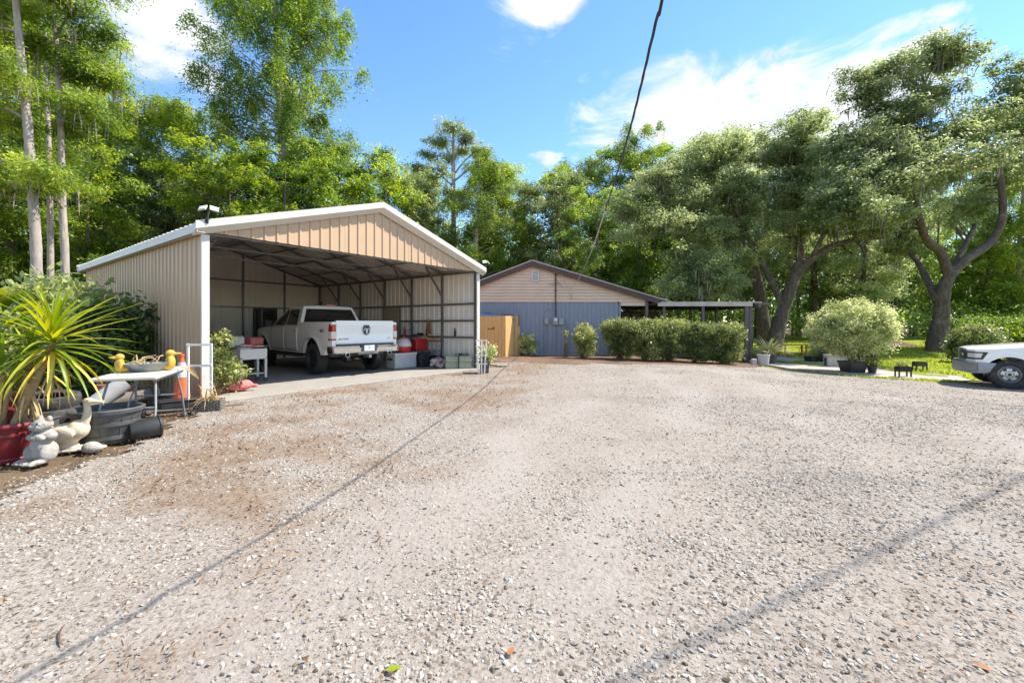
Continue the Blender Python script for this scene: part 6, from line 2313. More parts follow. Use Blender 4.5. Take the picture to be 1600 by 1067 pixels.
    for i in range(22): m.ell((rnd.uniform(-.28, .28), rnd.uniform(-.16, .16), rnd.uniform(0.06, 0.30)), (rnd.uniform(.06, .13), rnd.uniform(.05, .1), rnd.uniform(.05, .1)), 8, 6)
    soft(m.build('bag', mat('mottled_bag', (0.42, 0.36, 0.34), 0.6, 0, 0.5, 14, 0.4, 20, dirt=((0.06, 0.05, 0.07), 8, 0.50)), t, smooth=True), 0.02, 1)
    m = MB()
    for i in range(9): m.box((rnd.uniform(-.3, .3), rnd.uniform(-.2, .0), rnd.uniform(.05, .36)), (rnd.uniform(.05, .2), 0.04, 0.03), rz=rnd.uniform(0, 3), ry=rnd.uniform(-.5, .5))
    m.build('scrap', M_PINK, t)
    for i, (u, v, z, lab) in enumerate(((6.92, 0.62, 0.04, 'lower left pale mossy building block near the right carport post'), (7.2, 0.30, 0.04, 'lower right pale mossy building block near the right carport post'),
                                       (6.93, 0.62, 0.24, 'upper left mossy building block of the stack by the right post'), (7.21, 0.30, 0.24, 'upper right mossy building block of the stack by the right post'))):
        t = thing('building_block', lab, 'block', cp(u, v, z), UA + R(-36) , 'mossy blocks by the right post')
        m = MB()
        for (x, w) in ((-0.17, 0.04), (0.0, 0.04), (0.17, 0.04)): m.box((x, 0, 0.095), (w, 0.12, 0.19))
        for y in (-0.08, 0.08): m.box((0, y, 0.0955), (0.39, 0.04, 0.19))
        m.build('block', M_GREENB, t, bevel=0.006)
    t = thing('wrapped_bundle', 'black and white patterned bundle on the mossy blocks', 'bundle', cp(7.12, 0.42, 0.44), UA)
    m = MB()
    for i in range(8): m.ell((rnd.uniform(-.25, .25), rnd.uniform(-.1, .1), 0.03), (0.09, 0.06, 0.04), 8, 6, rot=Matrix.Rotation(rnd.uniform(0, 3), 4, 'Z'))
    soft(m.build('bundle', mat('patterned_cloth', (0.03, 0.03, 0.035), 0.7, 0, 0.3, 9, dirt=((0.62, 0.60, 0.56), 11, 0.50)), t, smooth=True), 0.014, 1)
    t = thing('hanging_cloth', 'brown-orange rag hanging from the middle rail of the right wall', 'rag', cp(7.34, 2.12, 1.56), UA)
    m = MB(); m.grid(lambda u, v: (0.012 * math.sin(9 * v), (v - .5) * 0.30 * (0.35 + 0.65 * u ** 0.6), -0.50 * u + 0.05 * math.sin(5 * v)), 10, 8); o = m.build('cloth', mat('rust_cloth', (0.30, 0.13, 0.06), 0.9, 0, 0.3, 8), t, smooth=True)
    so_ = o.modifiers.new('thick', 'SOLIDIFY'); so_.thickness = 0.008
    for (v, nm, col, h, lab) in ((0.95, 'spray_bottle', M_BLACKP, 0.26, 'black spray bottle standing on the lowest wall rail'), (3.15, 'white_bottle', M_WHITE, 0.20, 'white bottle standing on the lowest wall rail'),
                                 (3.45, 'red_bottle', M_RED, 0.28, 'red-capped bottle on the lowest wall rail near the doorway')):
        t = thing(nm, lab, 'bottle', cp(7.43, v, 1.035), UA)
        m = MB(); m.lathe([(0, 0), (0.035, 0), (0.037, h * 0.6), (0.016, h * 0.78), (0.016, h * 0.88)], 14); m.build('bottle', col, t, smooth=True, angle=40)
        m = MB(); m.box((-0.015, 0, h * 0.94), (0.06, 0.03, h * 0.12)); m.build('cap', M_BLACKP if col != M_RED else M_RED, t, bevel=0.005)
    t = thing('hand_tools', 'dark hand drill and tools lying on the lowest wall rail', 'tools', cp(7.43, 2.62, 1.035), UA)
    m = MB(); m.box((0, 0.0, 0.05), (0.05, 0.30, 0.07)); m.box((0, -0.1, 0.02), (0.04, 0.05, 0.06)); m.box((0, 0.3, 0.015), (0.05, 0.2, 0.03)); m.build('tool', M_BLACKP, t, bevel=0.008)
    t = thing('board_panel', 'tall chipboard panel filling the doorway in the right carport wall', 'board', cp(7.40, 4.19, 0.04), UA)
    m = MB(); m.box((0, 0, 1.0), (0.018, 0.86, 1.98)); m.build('board', M_OSB, t)
    t = thing('wood_scraps', 'wooden offcuts and bundle piled on the steel shelf top edge', 'offcuts', cp(7.2, 2.0, 0.88), UA)
    m = MB()
    for i in range(10): m.box((rnd.uniform(-.08, .08), rnd.uniform(-.4, .4), 0.02 + 0.012 * i), (0.03, rnd.uniform(.2, .5), 0.02), rz=rnd.uniform(-.3, .3))
    m.build('offcut', M_WOODN, t)
    m = MB(); m.box((0.1, 0, -0.02), (0.2, 0.95, 0.025)); m.build('ledge', M_WOODG, t)


under_carport()


# ------------------------------------------------------------------ things by the path on the right
def right_things():
    P = G(1221, 570)
    t = thing('white_pail', 'white plastic pail with a bail handle beside the striped grass plant', 'pail', G(1196, 571) + Vector((0, 0.15, 0)))
    m = MB(); m.lathe([(0, 0), (0.19, 0), (0.235, 0.40), (0.25, 0.405), (0.25, 0.44), (0.22, 0.44), (0.18, 0.03)], 28); m.build('pail', M_SILVER, t, smooth=True, angle=40)
    m = MB(); m.tube([(0.24 * math.cos(a), -0.02, 0.42 + 0.16 * math.sin(a)) for a in np.linspace(0, PI, 10)], 0.007, 5); m.build('handle', M_STEEL, t)
    t = thing('white_jug', 'small white jug on the mulch left of the white pail', 'jug', G(1186, 571) + Vector((-0.1, 0.2, 0)))
    m = MB(); m.box((0, 0, 0.13), (0.20, 0.14, 0.26)); m.build('jug', M_WHITE, t, bevel=0.03)
    m = MB(); m.tube([(-0.10, 0, 0.22), (-0.16, 0, 0.17), (-0.10, 0, 0.07)], 0.015, 6); m.build('handle', M_WHITE, t)
    # orange timber bench
    P = G(1240, 557)
    t = thing('timber_bench', 'low orange timber bench on the grass behind the striped plant', 'bench', P, R(8))
    for k in range(3):
        m = MB(); m.box((0, -0.14 + 0.14 * k, 0.62), (1.55, 0.13, 0.045)); m.build('slat', M_ORWOOD, t)
    for sx in (-1, 1):
        for sy in (-1, 1):
            m = MB(); m.box((sx * 0.62, sy * 0.15, 0.30), (0.07, 0.07, 0.60)); m.build('leg', M_ORWOOD, t)
    m = MB(); m.box((0, 0, 0.20), (1.24, 0.05, 0.06)); m.build('rail', M_ORWOOD, t)
    # white chest
    P = G(1326, 574)
    t = thing('white_chest', 'long white chest cooler on the path behind the round variegated shrub', 'cooler', P + Vector((0, 0.35, 0)), R(-14))
    m = MB(); m.box((0, 0, 0.22), (1.22, 0.50, 0.44)); m.build('chest', M_CREAM if False else M_WHITE, t, bevel=0.035)
    m = MB(); m.box((0, 0, 0.47), (1.26, 0.54, 0.07)); m.build('lid', M_WHITE, t, bevel=0.025)
    m = MB(); m.box((-0.62, 0, 0.20), (0.04, 0.16, 0.34)); m.build('handle', M_BLACKP, t, bevel=0.01)
    # raised planters
    for (px, py, lab, sc) in ((1411, 589, 'black raised trough planter on legs with seedlings at the path edge', 0.85), (1437, 580, 'empty black raised trough planter on legs standing on the grass', 0.85)):
        P = G(px, py)
        t = thing('raised_planter', lab, 'planter', P, R(-6), 'raised planters by the lawn', sc=sc)
        m = MB()
        m.box((0, -0.115, 0.33), (0.46, 0.015, 0.20)); m.box((0, 0.115, 0.33), (0.46, 0.015, 0.20)); m.box((-0.225, 0, 0.33), (0.015, 0.22, 0.20)); m.box((0.225, 0, 0.33), (0.015, 0.22, 0.20)); m.box((0, 0, 0.24), (0.44, 0.22, 0.02))
        m.build('trough', M_BLACKP, t)
        for sx in (-1, 1):
            for sy in (-1, 1):
                m = MB(); m.box((sx * 0.215, sy * 0.105, 0.17), (0.045, 0.035, 0.34)); m.build('leg', M_BLACKP, t)
        m = MB(); m.box((0, 0, 0.385), (0.43, 0.21, 0.03)); m.build('soil', M_SOIL, t)
    for (px, py, r, h, sq, lab) in ((1268, 565, 0.30, 0.26, True, 'low dark square planter on the path left of the white chest'),):
        P = G(px, py)
        t = thing('dark_planter', lab, 'planter', P, R(10))
        m = MB(); pot(m, r * 0.9, r, h, sq=True); m.build('pot', M_BLACKP, t)
        m = MB(); m.box((0, 0, h - 0.05), (r * 1.3, r * 1.3, 0.02)); m.build('soil', M_SOIL, t)


right_things()

# ------------------------------------------------------------------ shrubs and pot plants
def shrub_mesh(rng, blobs, leaf, per, crad, lmat, stems=6, base=(0, 0), sr=0.018, up=0.5, base_z=0.0, flat=0.9):
    cc = blob_centres(rng, blobs, 1.0, 0.55)
    mb = MB()
    for c in cc[:: max(1, len(cc) // (stems * 4))]:
        a = np.array([base[0] + rng.normal() * 0.05, base[1] + rng.normal() * 0.05, base_z])
        mid = a + (c - a) * np.array([0.4, 0.4, 0.6])
        mb.tube([a, mid, c], [sr, sr * 0.6, sr * 0.2], 5, caps=False)
    P, D = clump_points(rng, cc, crad * (0.7 + 0.6 * rng.random(len(cc))), per, flat)
    ok = P[:, 2] > base_z + 0.02
    V = leaf_quads(rng, P, leaf[0], leaf[1], up, D + 0.15 * (P - P.mean(0)), 0.0)
    lv = np.repeat(rng.random(len(cc)) * 0.5, per) + rng.random(len(P)) * 0.5
    return mb.mesh('stems', M_BROWN, True), quads_mesh('foliage', V[ok], lv[ok], lmat)


def shrub(name, label, P, blobs, leaf, per, crad, lmat, seed, cat='shrub', group=None, **kw):
    rng = np.random.default_rng(seed)
    t = thing(name, label, cat, P, 0, group)
    a, b = shrub_mesh(rng, blobs, leaf, per, crad, lmat, **kw)
    link('stems', a, t)
    link('foliage', b, t)
    return t


# hedge in front of the porch: five bushes grown together, one loose bush to the left
HB = [(968, 562, 1.55, 0.85, 'leftmost bush of the clipped hedge, at the corner of the blue wall'), (1008, 564, 1.48, 0.80, 'second bush of the hedge counted from the blue wall'),
      (1045, 565, 1.50, 0.80, 'third bush of the hedge, in front of the porch middle'), (1085, 567, 1.44, 0.80, 'fourth bush of the hedge, with a gap at its foot'),
      (1130, 570, 1.52, 0.90, 'bronze-tinged last bush of the hedge next to the porch post')]
for i, (px, py, h, w, lab) in enumerate(HB):
    P = G(px, py); P.y += 0.55; P.x = (px - 800) / F * P.y
    P.z = gzf(P.x, P.y)
    bl = [(0, 0, h * 0.62, w * 0.80, 0.62, h * 0.40, 110), (0.1, -0.1, h * 0.30, w * 0.66, 0.48, h * 0.27, 60)] + [(sx * w * 0.42 + 0.05 * math.sin(i * 3 + sx), 0.1 * math.sin(i + sx), h * (0.84 + 0.05 * math.sin(2.3 * i + 3 * sx)), w * 0.42, 0.45, h * 0.19, 52) for sx in (-1, 0, 1)]
    shrub('hedge_bush', lab, P, bl, (0.075, 0.036), 60, 0.18, L_SHR, 100 + i, 'bush', 'hedge bushes in front of the porch', up=0.75)
P = G(913, 560); P.y += 0.4
shrub('single_bush', 'free-standing bush against the blue wall left of the hedge', P, [(0.05, 0, 0.95, 0.46, 0.42, 0.46, 70), (0.12, -0.05, 0.45, 0.36, 0.34, 0.34, 40)], (0.085, 0.042), 46, 0.18, L_SHR, 120, 'bush')
P = G(887, 560); P.y += 0.5
shrub('seedling', 'spindly young plant between the conduit and the free-standing bush', P, [(0, 0, 1.02, 0.14, 0.12, 0.14, 9), (0.0, 0, 0.6, 0.05, 0.05, 0.3, 3)], (0.09, 0.045), 14, 0.10, L_SHR, 121, 'plant', stems=3, sr=0.01)
P = G(824, 556); P.y += 0.25
t = shrub('ginger_plant', 'yellow-striped leafy plant with drooping pale leaves by the wood fence', P, [(0.0, 0, 0.68, 0.36, 0.28, 0.24, 34), (0.05, -0.1, 0.36, 0.32, 0.24, 0.26, 26)], (0.17, 0.06), 18, 0.20, L_VAR, 122, 'plant', up=0.7)
# topiary
P = G(1334, 583); P.y += 0.3; P.x = (1332 - 800) / F * P.y; P.z = gzf(P.x, P.y)
t = thing('round_shrub', 'large clipped ball of variegated shrub in a square dark pot by the path', 'potted shrub', P)
m = MB(); pot(m, 0.36, 0.46, 0.42, sq=True, rim=0.03, lip=0.06); m.build('pot', M_BLACKP, t)
m = MB(); m.box((0, 0, 0.37), (0.58, 0.58, 0.03)); m.build('soil', M_SOIL, t)
rng = np.random.default_rng(130)
cc_blobs = [(0.05, 0, 1.72, 1.28, 1.15, 1.0, 460), (-0.85, 0.05, 1.55, 0.68, 0.75, 0.66, 120), (0.60, 0, 1.45, 0.88, 0.80, 0.78, 130), (0, 0, 0.95, 0.9, 0.7, 0.38, 80)]
a, b = shrub_mesh(rng, cc_blobs, (0.070, 0.040), 70, 0.19, L_VAR, stems=8, sr=0.03, up=0.8, base_z=0.3)
link('stems', a, t); link('foliage', b, t)
m = MB(); m.tube([(0, 0, 0.36), (0.02, 0, 0.8), (-0.02, 0, 1.3)], [0.045, 0.04, 0.035], 8); m.build('trunk', M_BARK_B, t, smooth=True)
# others on the right
P = G(1290, 566); P.y += 0.1
t = shrub('staked_plant', 'feathery grey-green plant in a black pot with a white stake left of the chest', P, [(-0.1, 0, 0.85, 0.45, 0.4, 0.35, 40), (-0.25, 0, 0.55, 0.35, 0.3, 0.2, 20)], (0.11, 0.018), 40, 0.22, L_OAK, 131, 'potted plant')
m = MB(); pot(m, 0.19, 0.24, 0.38); m.build('pot', M_BLACKP, t, smooth=True, angle=40)
m = MB(); m.box((0.05, -0.26, 0.30), (0.03, 0.02, 0.62)); m.build('stake', M_WHITE, t)
P = G(1368, 584); P.y += 0.15
t = shrub('small_potted_shrub', 'small leafy plant in a round black pot between the ball shrub and trough planters', P, [(0.02, 0, 0.48, 0.20, 0.18, 0.22, 22)], (0.075, 0.04), 26, 0.13, L_SHR, 132, 'potted plant', base_z=0.22, stems=4, sr=0.01)
m = MB(); pot(m, 0.11, 0.15, 0.27); m.build('pot', M_BLACKP, t, smooth=True, angle=40)
m = MB(); m.lathe([(0.14, 0.23), (0, 0.24)], 16); m.build('soil', M_SOIL, t)
P = G(1411, 589) + Vector((0, 0, 0.34))
shrub('seedling_tray', 'pale green seedlings growing in the nearer raised trough planter', P, [(0, 0, 0.10, 0.20, 0.09, 0.09, 26)], (0.05, 0.02), 18, 0.07, L_SHR, 133, 'seedlings', stems=2, sr=0.004)
P = G(1205, 569); P.y += 0.5; P.x = (1203 - 800) / F * P.y
t = thing('striped_grass_plant', 'spraying pale striped spider plant in a dark pot beside the porch post', 'potted plant', P)
m = MB(); pot(m, 0.22, 0.28, 0.36); m.build('pot', M_DARKP, t, smooth=True, angle=40)
rnd = random.Random(44)
for i in range(150):
    m = MB(); blade(m, (rnd.uniform(-.14, .14), rnd.uniform(-.14, .14), 0.34), rnd.uniform(0, 6.28), R(rnd.uniform(35, 88)), rnd.uniform(0.75, 1.25), 0.062, rnd.uniform(0.9, 2.1), n=7)
    me = m.mesh('leaf', L_STR, True); lvattr(me, val=rnd.random()); link('leaf', me, t)
# by the carport
P = G(347, 625); P.y += 0.55; P.x = (345 - 800) / F * P.y
t = shrub('potted_bush', 'light green leafy bush hiding the foot of the left carport post', P, [(0.0, 0, 0.55, 0.38, 0.30, 0.24, 44), (-0.10, 0, 0.95, 0.22, 0.2, 0.26, 26), (0.22, 0, 0.42, 0.24, 0.22, 0.2, 20), (0.02, 0.02, 1.15, 0.12, 0.12, 0.12, 8)], (0.075, 0.042), 26, 0.13, L_SHR, 140, 'bush', sr=0.012)
P = G(756, 584); P.y += 0.22
t = shrub('rose_pot', 'small yellow-green bush in a grey pot at the right carport post', P, [(0.12, 0, 0.62, 0.26, 0.2, 0.2, 24), (0.0, 0, 0.42, 0.16, 0.14, 0.14, 10)], (0.08, 0.045), 20, 0.12, L_VAR, 141, 'potted plant', base_z=0.2, sr=0.009)
m = MB(); m.lathe([(0, 0), (0.17, 0), (0.20, 0.29), (0.215, 0.295), (0.215, 0.33), (0.185, 0.33), (0.16, 0.03)], 4, Matrix.Rotation(PI / 4 + 0.1, 4, 'Z')); m.build('pot', M_DARKP, t)
m = MB(); m.box((0, 0, 0.27), (0.24, 0.24, 0.02)); m.build('soil', M_SOIL, t)
# dark bushes at the carport's left wall and the wood's edge
P = Vector((-7.75, 8.0, 0))
shrub('dark_bush', 'dense bush with shade-darkened leaves growing against the tan carport wall behind the yucca', P, [(0, 0, 0.7, 0.65, 0.6, 0.6, 90), (-0.5, 0.7, 1.0, 0.7, 0.7, 0.8, 110), (-0.2, 0.9, 1.45, 0.5, 0.5, 0.5, 50)], (0.13, 0.06), 30, 0.26, L_SHADED, 150, 'bush', up=0.6)
P = Vector((-10.2, 9.4, 0))
shrub('elder_bush', 'tall bush with broad drooping leaves behind the yucca at the wood edge', P, [(0, 0, 1.2, 1.2, 1.0, 1.0, 120), (-1.4, 0.5, 1.1, 1.2, 1.0, 1.0, 100), (0.3, 0.2, 2.0, 0.7, 0.6, 0.4, 36)], (0.18, 0.075), 26, 0.34, L_DULL, 151, 'bush', up=0.6)
P = G(1528, 572); P.y += 1.6; P.x = (1525 - 800) / F * P.y; P.z = gzf(P.x, P.y)
shrub('lawn_bush', 'rounded glossy bush on the lawn directly behind the nose of the older pickup', P, [(0, 0, 0.95, 1.0, 0.9, 0.75, 150), (-0.5, -0.1, 0.5, 0.6, 0.6, 0.5, 60), (0.7, 0, 0.7, 0.8, 0.7, 0.6, 70)], (0.12, 0.06), 44, 0.25, L_SHR, 152, 'bush')
P = Vector((28.5, 26.5, 0))
shrub('low_hedge', 'long low bright green hedge behind the right-hand oak trunk', P, [(0, 0, 0.9, 3.4, 1.2, 0.9, 330), (2.5, 0, 0.8, 2.5, 1.2, 0.8, 180)], (0.14, 0.07), 40, 0.34, L_CYP, 153, 'hedge', up=0.8)
# palmetto on the far left
t = thing('palmetto', 'fan palm with dead brown skirt at the left edge behind the yucca', 'palm', (-9.4, 7.6, 0))
rnd = random.Random(77)
for i in range(15):
    az, el = rnd.uniform(0, 6.28), R(rnd.uniform(15, 75))
    b = Vector((0, 0, 1.0)); d = Vector((math.cos(az) * math.cos(el), math.sin(az) * math.cos(el), math.sin(el)))
    hub = b + d * rnd.uniform(0.5, 0.95)
    m = MB(); m.tube([b, hub], [0.015, 0.01], 5)
    for k in range(17):
        a = az + (k - 8) * 0.16
        blade(m, hub, a, el - abs(k - 8) * 0.03, 0.55, 0.045, 0.7, n=4)
    me = m.mesh('frond', L_YUC); lvattr(me, val=0.1 + 0.4 * rnd.random()); link('frond', me, t)
m = MB(); m.tube([(0, 0, 0), (0, 0, 1.05)], [0.16, 0.13], 10)
for i in range(60): blade(m, (0, 0, rnd.uniform(0.5, 1.05)), rnd.uniform(0, 6.28), R(rnd.uniform(-70, -20)), rnd.uniform(0.4, 0.9), 0.05, 0.6, n=4)
m.build('dead_skirt', M_DRY, t)

# ------------------------------------------------------------------ trees


def cypress_proto(seed, H, wide, base=0.3, narrow=False, moss=0.0, lmat=L_CYP, leaf=(0.22, 0.05), per=44, nb=60, bark=M_BARK_C, crad=0.55):
    rng = np.random.default_rng(seed)
    lx, ly = rng.normal() * 0.4, rng.normal() * 0.4
    trunk = [(0, 0, -0.3), (lx * 0.3, ly * 0.3, H * 0.25), (lx * -0.2, ly * 0.6, H * 0.5), (lx, ly, H * 0.78), (lx * 1.1, ly, H * 0.98)]
    r = H * 0.0115
    limbs = [(trunk, [r * 1.6, r, r * 0.8, r * 0.45, r * 0.1])]
    blobs = []
    for i in range(nb):
        f = base + (1 - base) * (i + rng.random()) / nb
        prof = wide * (0.35 + 0.65 * math.sin(PI * min(1, (1 - f) / (1 - base) * 0.8 + 0.12))) * (0.5 + 0.7 * rng.random())
        az = rng.random() * 6.28
        z = H * f
        tx, ty = lx * f, ly * f
        e = (tx + math.cos(az) * prof, ty + math.sin(az) * prof, z + prof * (0.05 + 0.35 * rng.random()))
        m = (tx + math.cos(az) * prof * 0.5, ty + math.sin(az) * prof * 0.5, z + prof * 0.22)
        limbs.append(([(tx, ty, z), m, e], [r * 0.28 * (1.1 - f) + 0.02, r * 0.18 * (1.1 - f) + 0.014, 0.008]))
        for g in (0.35, 0.6, 0.8, 1.0):
            blobs.append((tx + math.cos(az) * prof * g, ty + math.sin(az) * prof * g, z + prof * 0.25 * g - 0.25, 0.6, 0.6, 0.55, 2 if g < 1 else 4))
    return build_tree(rng, limbs, blobs, leaf, per, crad, 0.72, 0.45, 0.25, lmat, bark, 0.02, moss, 1.1, 2, 0.2, droopc=1.0)


def broad_proto(seed, H, rad, base=0.25, lmat=L_BRD, leaf=(0.22, 0.12), per=36, k=240, moss=0.0, bark=M_BARK_B, crad=0.50):
    rng = np.random.default_rng(seed)
    lx, ly = rng.normal() * 0.6, rng.normal() * 0.6
    r = H * 0.0125
    limbs = [([(0, 0, -0.3), (lx * 0.4, ly * 0.3, H * 0.3), (lx, ly, H * 0.6), (lx * 1.2, ly, H * 0.9)], [r * 1.5, r, r * 0.6, r * 0.12])]
    blobs = []
    n = 24
    for i in range(n):
        f = base + 0.10 + (0.84 - base) * i / (n - 1)
        az = i * 2.4 + rng.random()
        pr = rad * (0.45 + 0.55 * math.sin(PI * min(1.0, (1 - f) * 1.15 + 0.1))) * (0.75 + 0.4 * rng.random())
        q = 0.45 + 0.5 * rng.random()
        c = (lx * f + math.cos(az) * pr * q, ly * f + math.sin(az) * pr * q, H * f + 0.6)
        limbs.append(([(lx * f, ly * f, H * f * 0.86), (lx * f + math.cos(az) * pr * 0.4, ly * f + math.sin(az) * pr * 0.4, H * f * 0.95), c], [r * 0.45 * (1.15 - f), r * 0.25 * (1.15 - f), 0.02]))
        s = rad * (0.24 + 0.16 * rng.random())
        blobs.append((*c, s, s, s * 0.55, k // n))
    blobs.append((lx, ly, H * 0.92, rad * 0.45, rad * 0.45, H * 0.10, k // n))
    return build_tree(rng, limbs, blobs, leaf, per, crad, 0.75, 0.5, 0.1, lmat, bark, 0.03, moss, 1.3, 3, 0.5, k_per=1.35)


def px_tree(px, Y, **kw):
    return Vector(((px - 800) / F * Y, Y, gzf((px - 800) / F * Y, Y)))


# three pale cypress trunks standing clear at the left, made for their own leaning stems
def left_cypress(seed, path_px, Y, r0, blobs_px, label, moss=0.25):
    rng = np.random.default_rng(seed)
    trunk = [tuple(W(px, py, Y)) for px, py in path_px]
    b0 = trunk[0]
    trunk = [(b0[0] - 0.05, b0[1], -0.3)] + trunk
    limbs = [(trunk, list(np.linspace(r0 * 1.25, r0 * 0.55, len(trunk))))]
    blobs = []
    for (px, py, dy, rx, k) in blobs_px:
        c = W(px, py, Y + dy)
        blobs.append((c.x, c.y, c.z, rx, rx, rx * 0.42, k))
        q = np.array([c.x, c.y, c.z])
        # bough from the stem to the spray
        tp = np.array(trunk)
        zz = q[2] - 0.4
        i = int(np.clip(np.searchsorted(tp[:, 2], zz), 1, len(tp) - 1))
        f = (zz - tp[i - 1, 2]) / max(1e-3, tp[i, 2] - tp[i - 1, 2])
        a = tp[i - 1] + (tp[i] - tp[i - 1]) * np.clip(f, 0, 1)
        limbs.append(([tuple(a), tuple(a * 0.5 + q * 0.5 + np.array([0, 0, 0.25])), tuple(q)], [0.06, 0.04, 0.012]))
    ms = build_tree(rng, limbs, blobs, (0.16, 0.045), 80, 0.50, 0.5, 0.6, 0.15, L_CYP, M_BARK_C, 0.02, moss, 0.9, 1, 0.25)
    t = tree_thing('cypress_tree', label, ms, group='pale cypresses at the left')
    return t


left_cypress(200, [(57, 420), (53, 330), (46, 230), (38, 140), (30, 60), (24, 0), (10, -120)], 17.0, 0.150,
             [(30, 20, 1, 1.5, 20), (80, -30, 0, 1.6, 20), (5, 110, -1, 1.5, 18), (-30, 60, 1, 1.6, 18), (60, 75, 1.5, 1.2, 14), (20, 190, 2, 1.3, 16), (-40, 170, 0, 1.4, 16), (10, 300, 2, 1.2, 14), (-60, 260, 1, 1.5, 16), (60, 268, -1, 1.0, 12), (-20, -80, 0, 1.8, 20), (90, -110, 0, 1.8, 20)],
             'pale thick cypress with a curving trunk, leftmost of the three clear stems', 0.10)
left_cypress(201, [(79, 420), (78, 320), (76, 220), (72, 130), (70, 40), (66, -60)], 21.0, 0.115,
             [(60, 10, 1, 1.5, 18), (110, 60, 0, 1.5, 18), (40, 130, 2, 1.3, 14), (100, 150, 2, 1.3, 14), (130, -20, 1, 1.8, 20), (50, 220, 2, 1.2, 12), (70, -70, 1, 2.0, 18)],
             'slim pale cypress, middle of the three clear stems at the left', 0.08)
left_cypress(202, [(102, 420), (98, 330), (96, 240), (93, 160), (88, 70), (80, -40)], 19.0, 0.125,
             [(120, 20, -1, 1.5, 20), (150, 60, 0, 1.3, 16), (130, 110, 0, 1.6, 24), (165, 125, 0.5, 1.1, 14), (120, 165, -1, 1.3, 18), (155, 190, 1, 1.2, 14), (75, 270, -1.5, 1.1, 16), (60, 290, -2, 0.8, 10), (110, 210, 1, 1.0, 10), (150, -40, 0, 1.8, 22), (110, 250, 2, 1.2, 12), (128, 300, 2, 1.2, 12)],
             'pale cypress with layered bright boughs, rightmost of the three clear stems', 0.06)

# the great cypress over the carport roof
CY1 = cypress_proto(210, 31.0, 6.0, 0.22, moss=0.06, per=56, nb=135, crad=0.66, leaf=(0.22, 0.08))
tree_thing('cypress_tree', 'great tapering cypress towering over the carport roof to the top of the picture', CY1, px_tree(440, 37), 0.4)
CY2 = cypress_proto(211, 21.0, 4.2, 0.18, moss=0.14, per=44, nb=64, crad=0.66, leaf=(0.21, 0.08))
CY3 = cypress_proto(212, 24.0, 4.6, 0.15, moss=0.05, per=44, nb=72, crad=0.66, leaf=(0.21, 0.08))
BR1 = broad_proto(220, 17.0, 5.0, 0.12, k=300)
BR2 = broad_proto(221, 19.0, 4.6, 0.10, k=310)
BR3 = broad_proto(222, 15.0, 4.4, 0.08, k=280, lmat=L_CYP)
# lone flat-topped cypress
rng = np.random.default_rng(230)
bl = [(0, 0, 20.2, 1.6, 1.6, 0.6, 22), (-1.6, 0.3, 19.0, 1.3, 1.2, 0.5, 18), (1.6, -0.2, 19.2, 1.3, 1.2, 0.5, 18), (2.6, 0, 17.9, 1.1, 1.0, 0.4, 14), (-2.5, 0, 17.6, 1.1, 1.0, 0.4, 14), (-3.4, 0.4, 16.4, 0.9, 0.9, 0.35, 12), (0.7, 1, 18.5, 1.2, 1.2, 0.4, 12), (-0.6, 0, 17.3, 1.0, 1.0, 0.3, 8), (3.6, 0.3, 16.9, 0.7, 0.7, 0.3, 8)]
lm = [([(0.1, 0, -0.3), (0, 0, 6), (0.05, 0, 12), (0, 0, 16.5), (0, 0, 20)], [0.34, 0.27, 0.22, 0.17, 0.05])] + [([(0, 0, z0), (c[0] * 0.5, c[1], z0 + 0.9 + 0.3 * (c[2] - z0)), (c[0], c[1], c[2])], [0.10, 0.07, 0.03]) for c, z0 in zip(bl, (18, 17, 17.2, 15.6, 15.2, 14.6, 17, 16, 15))]
ms = build_tree(rng, lm, bl, (0.24, 0.08), 40, 0.6, 0.5, 0.6, 0.05, L_OAK, M_BARK_C, 0.02, 0.15, 0.8, 1, 0.3)
tree_thing('cypress_tree', 'lone flat-topped cypress with a bare pale trunk between carport and house roofs', ms, px_tree(708, 41.5))

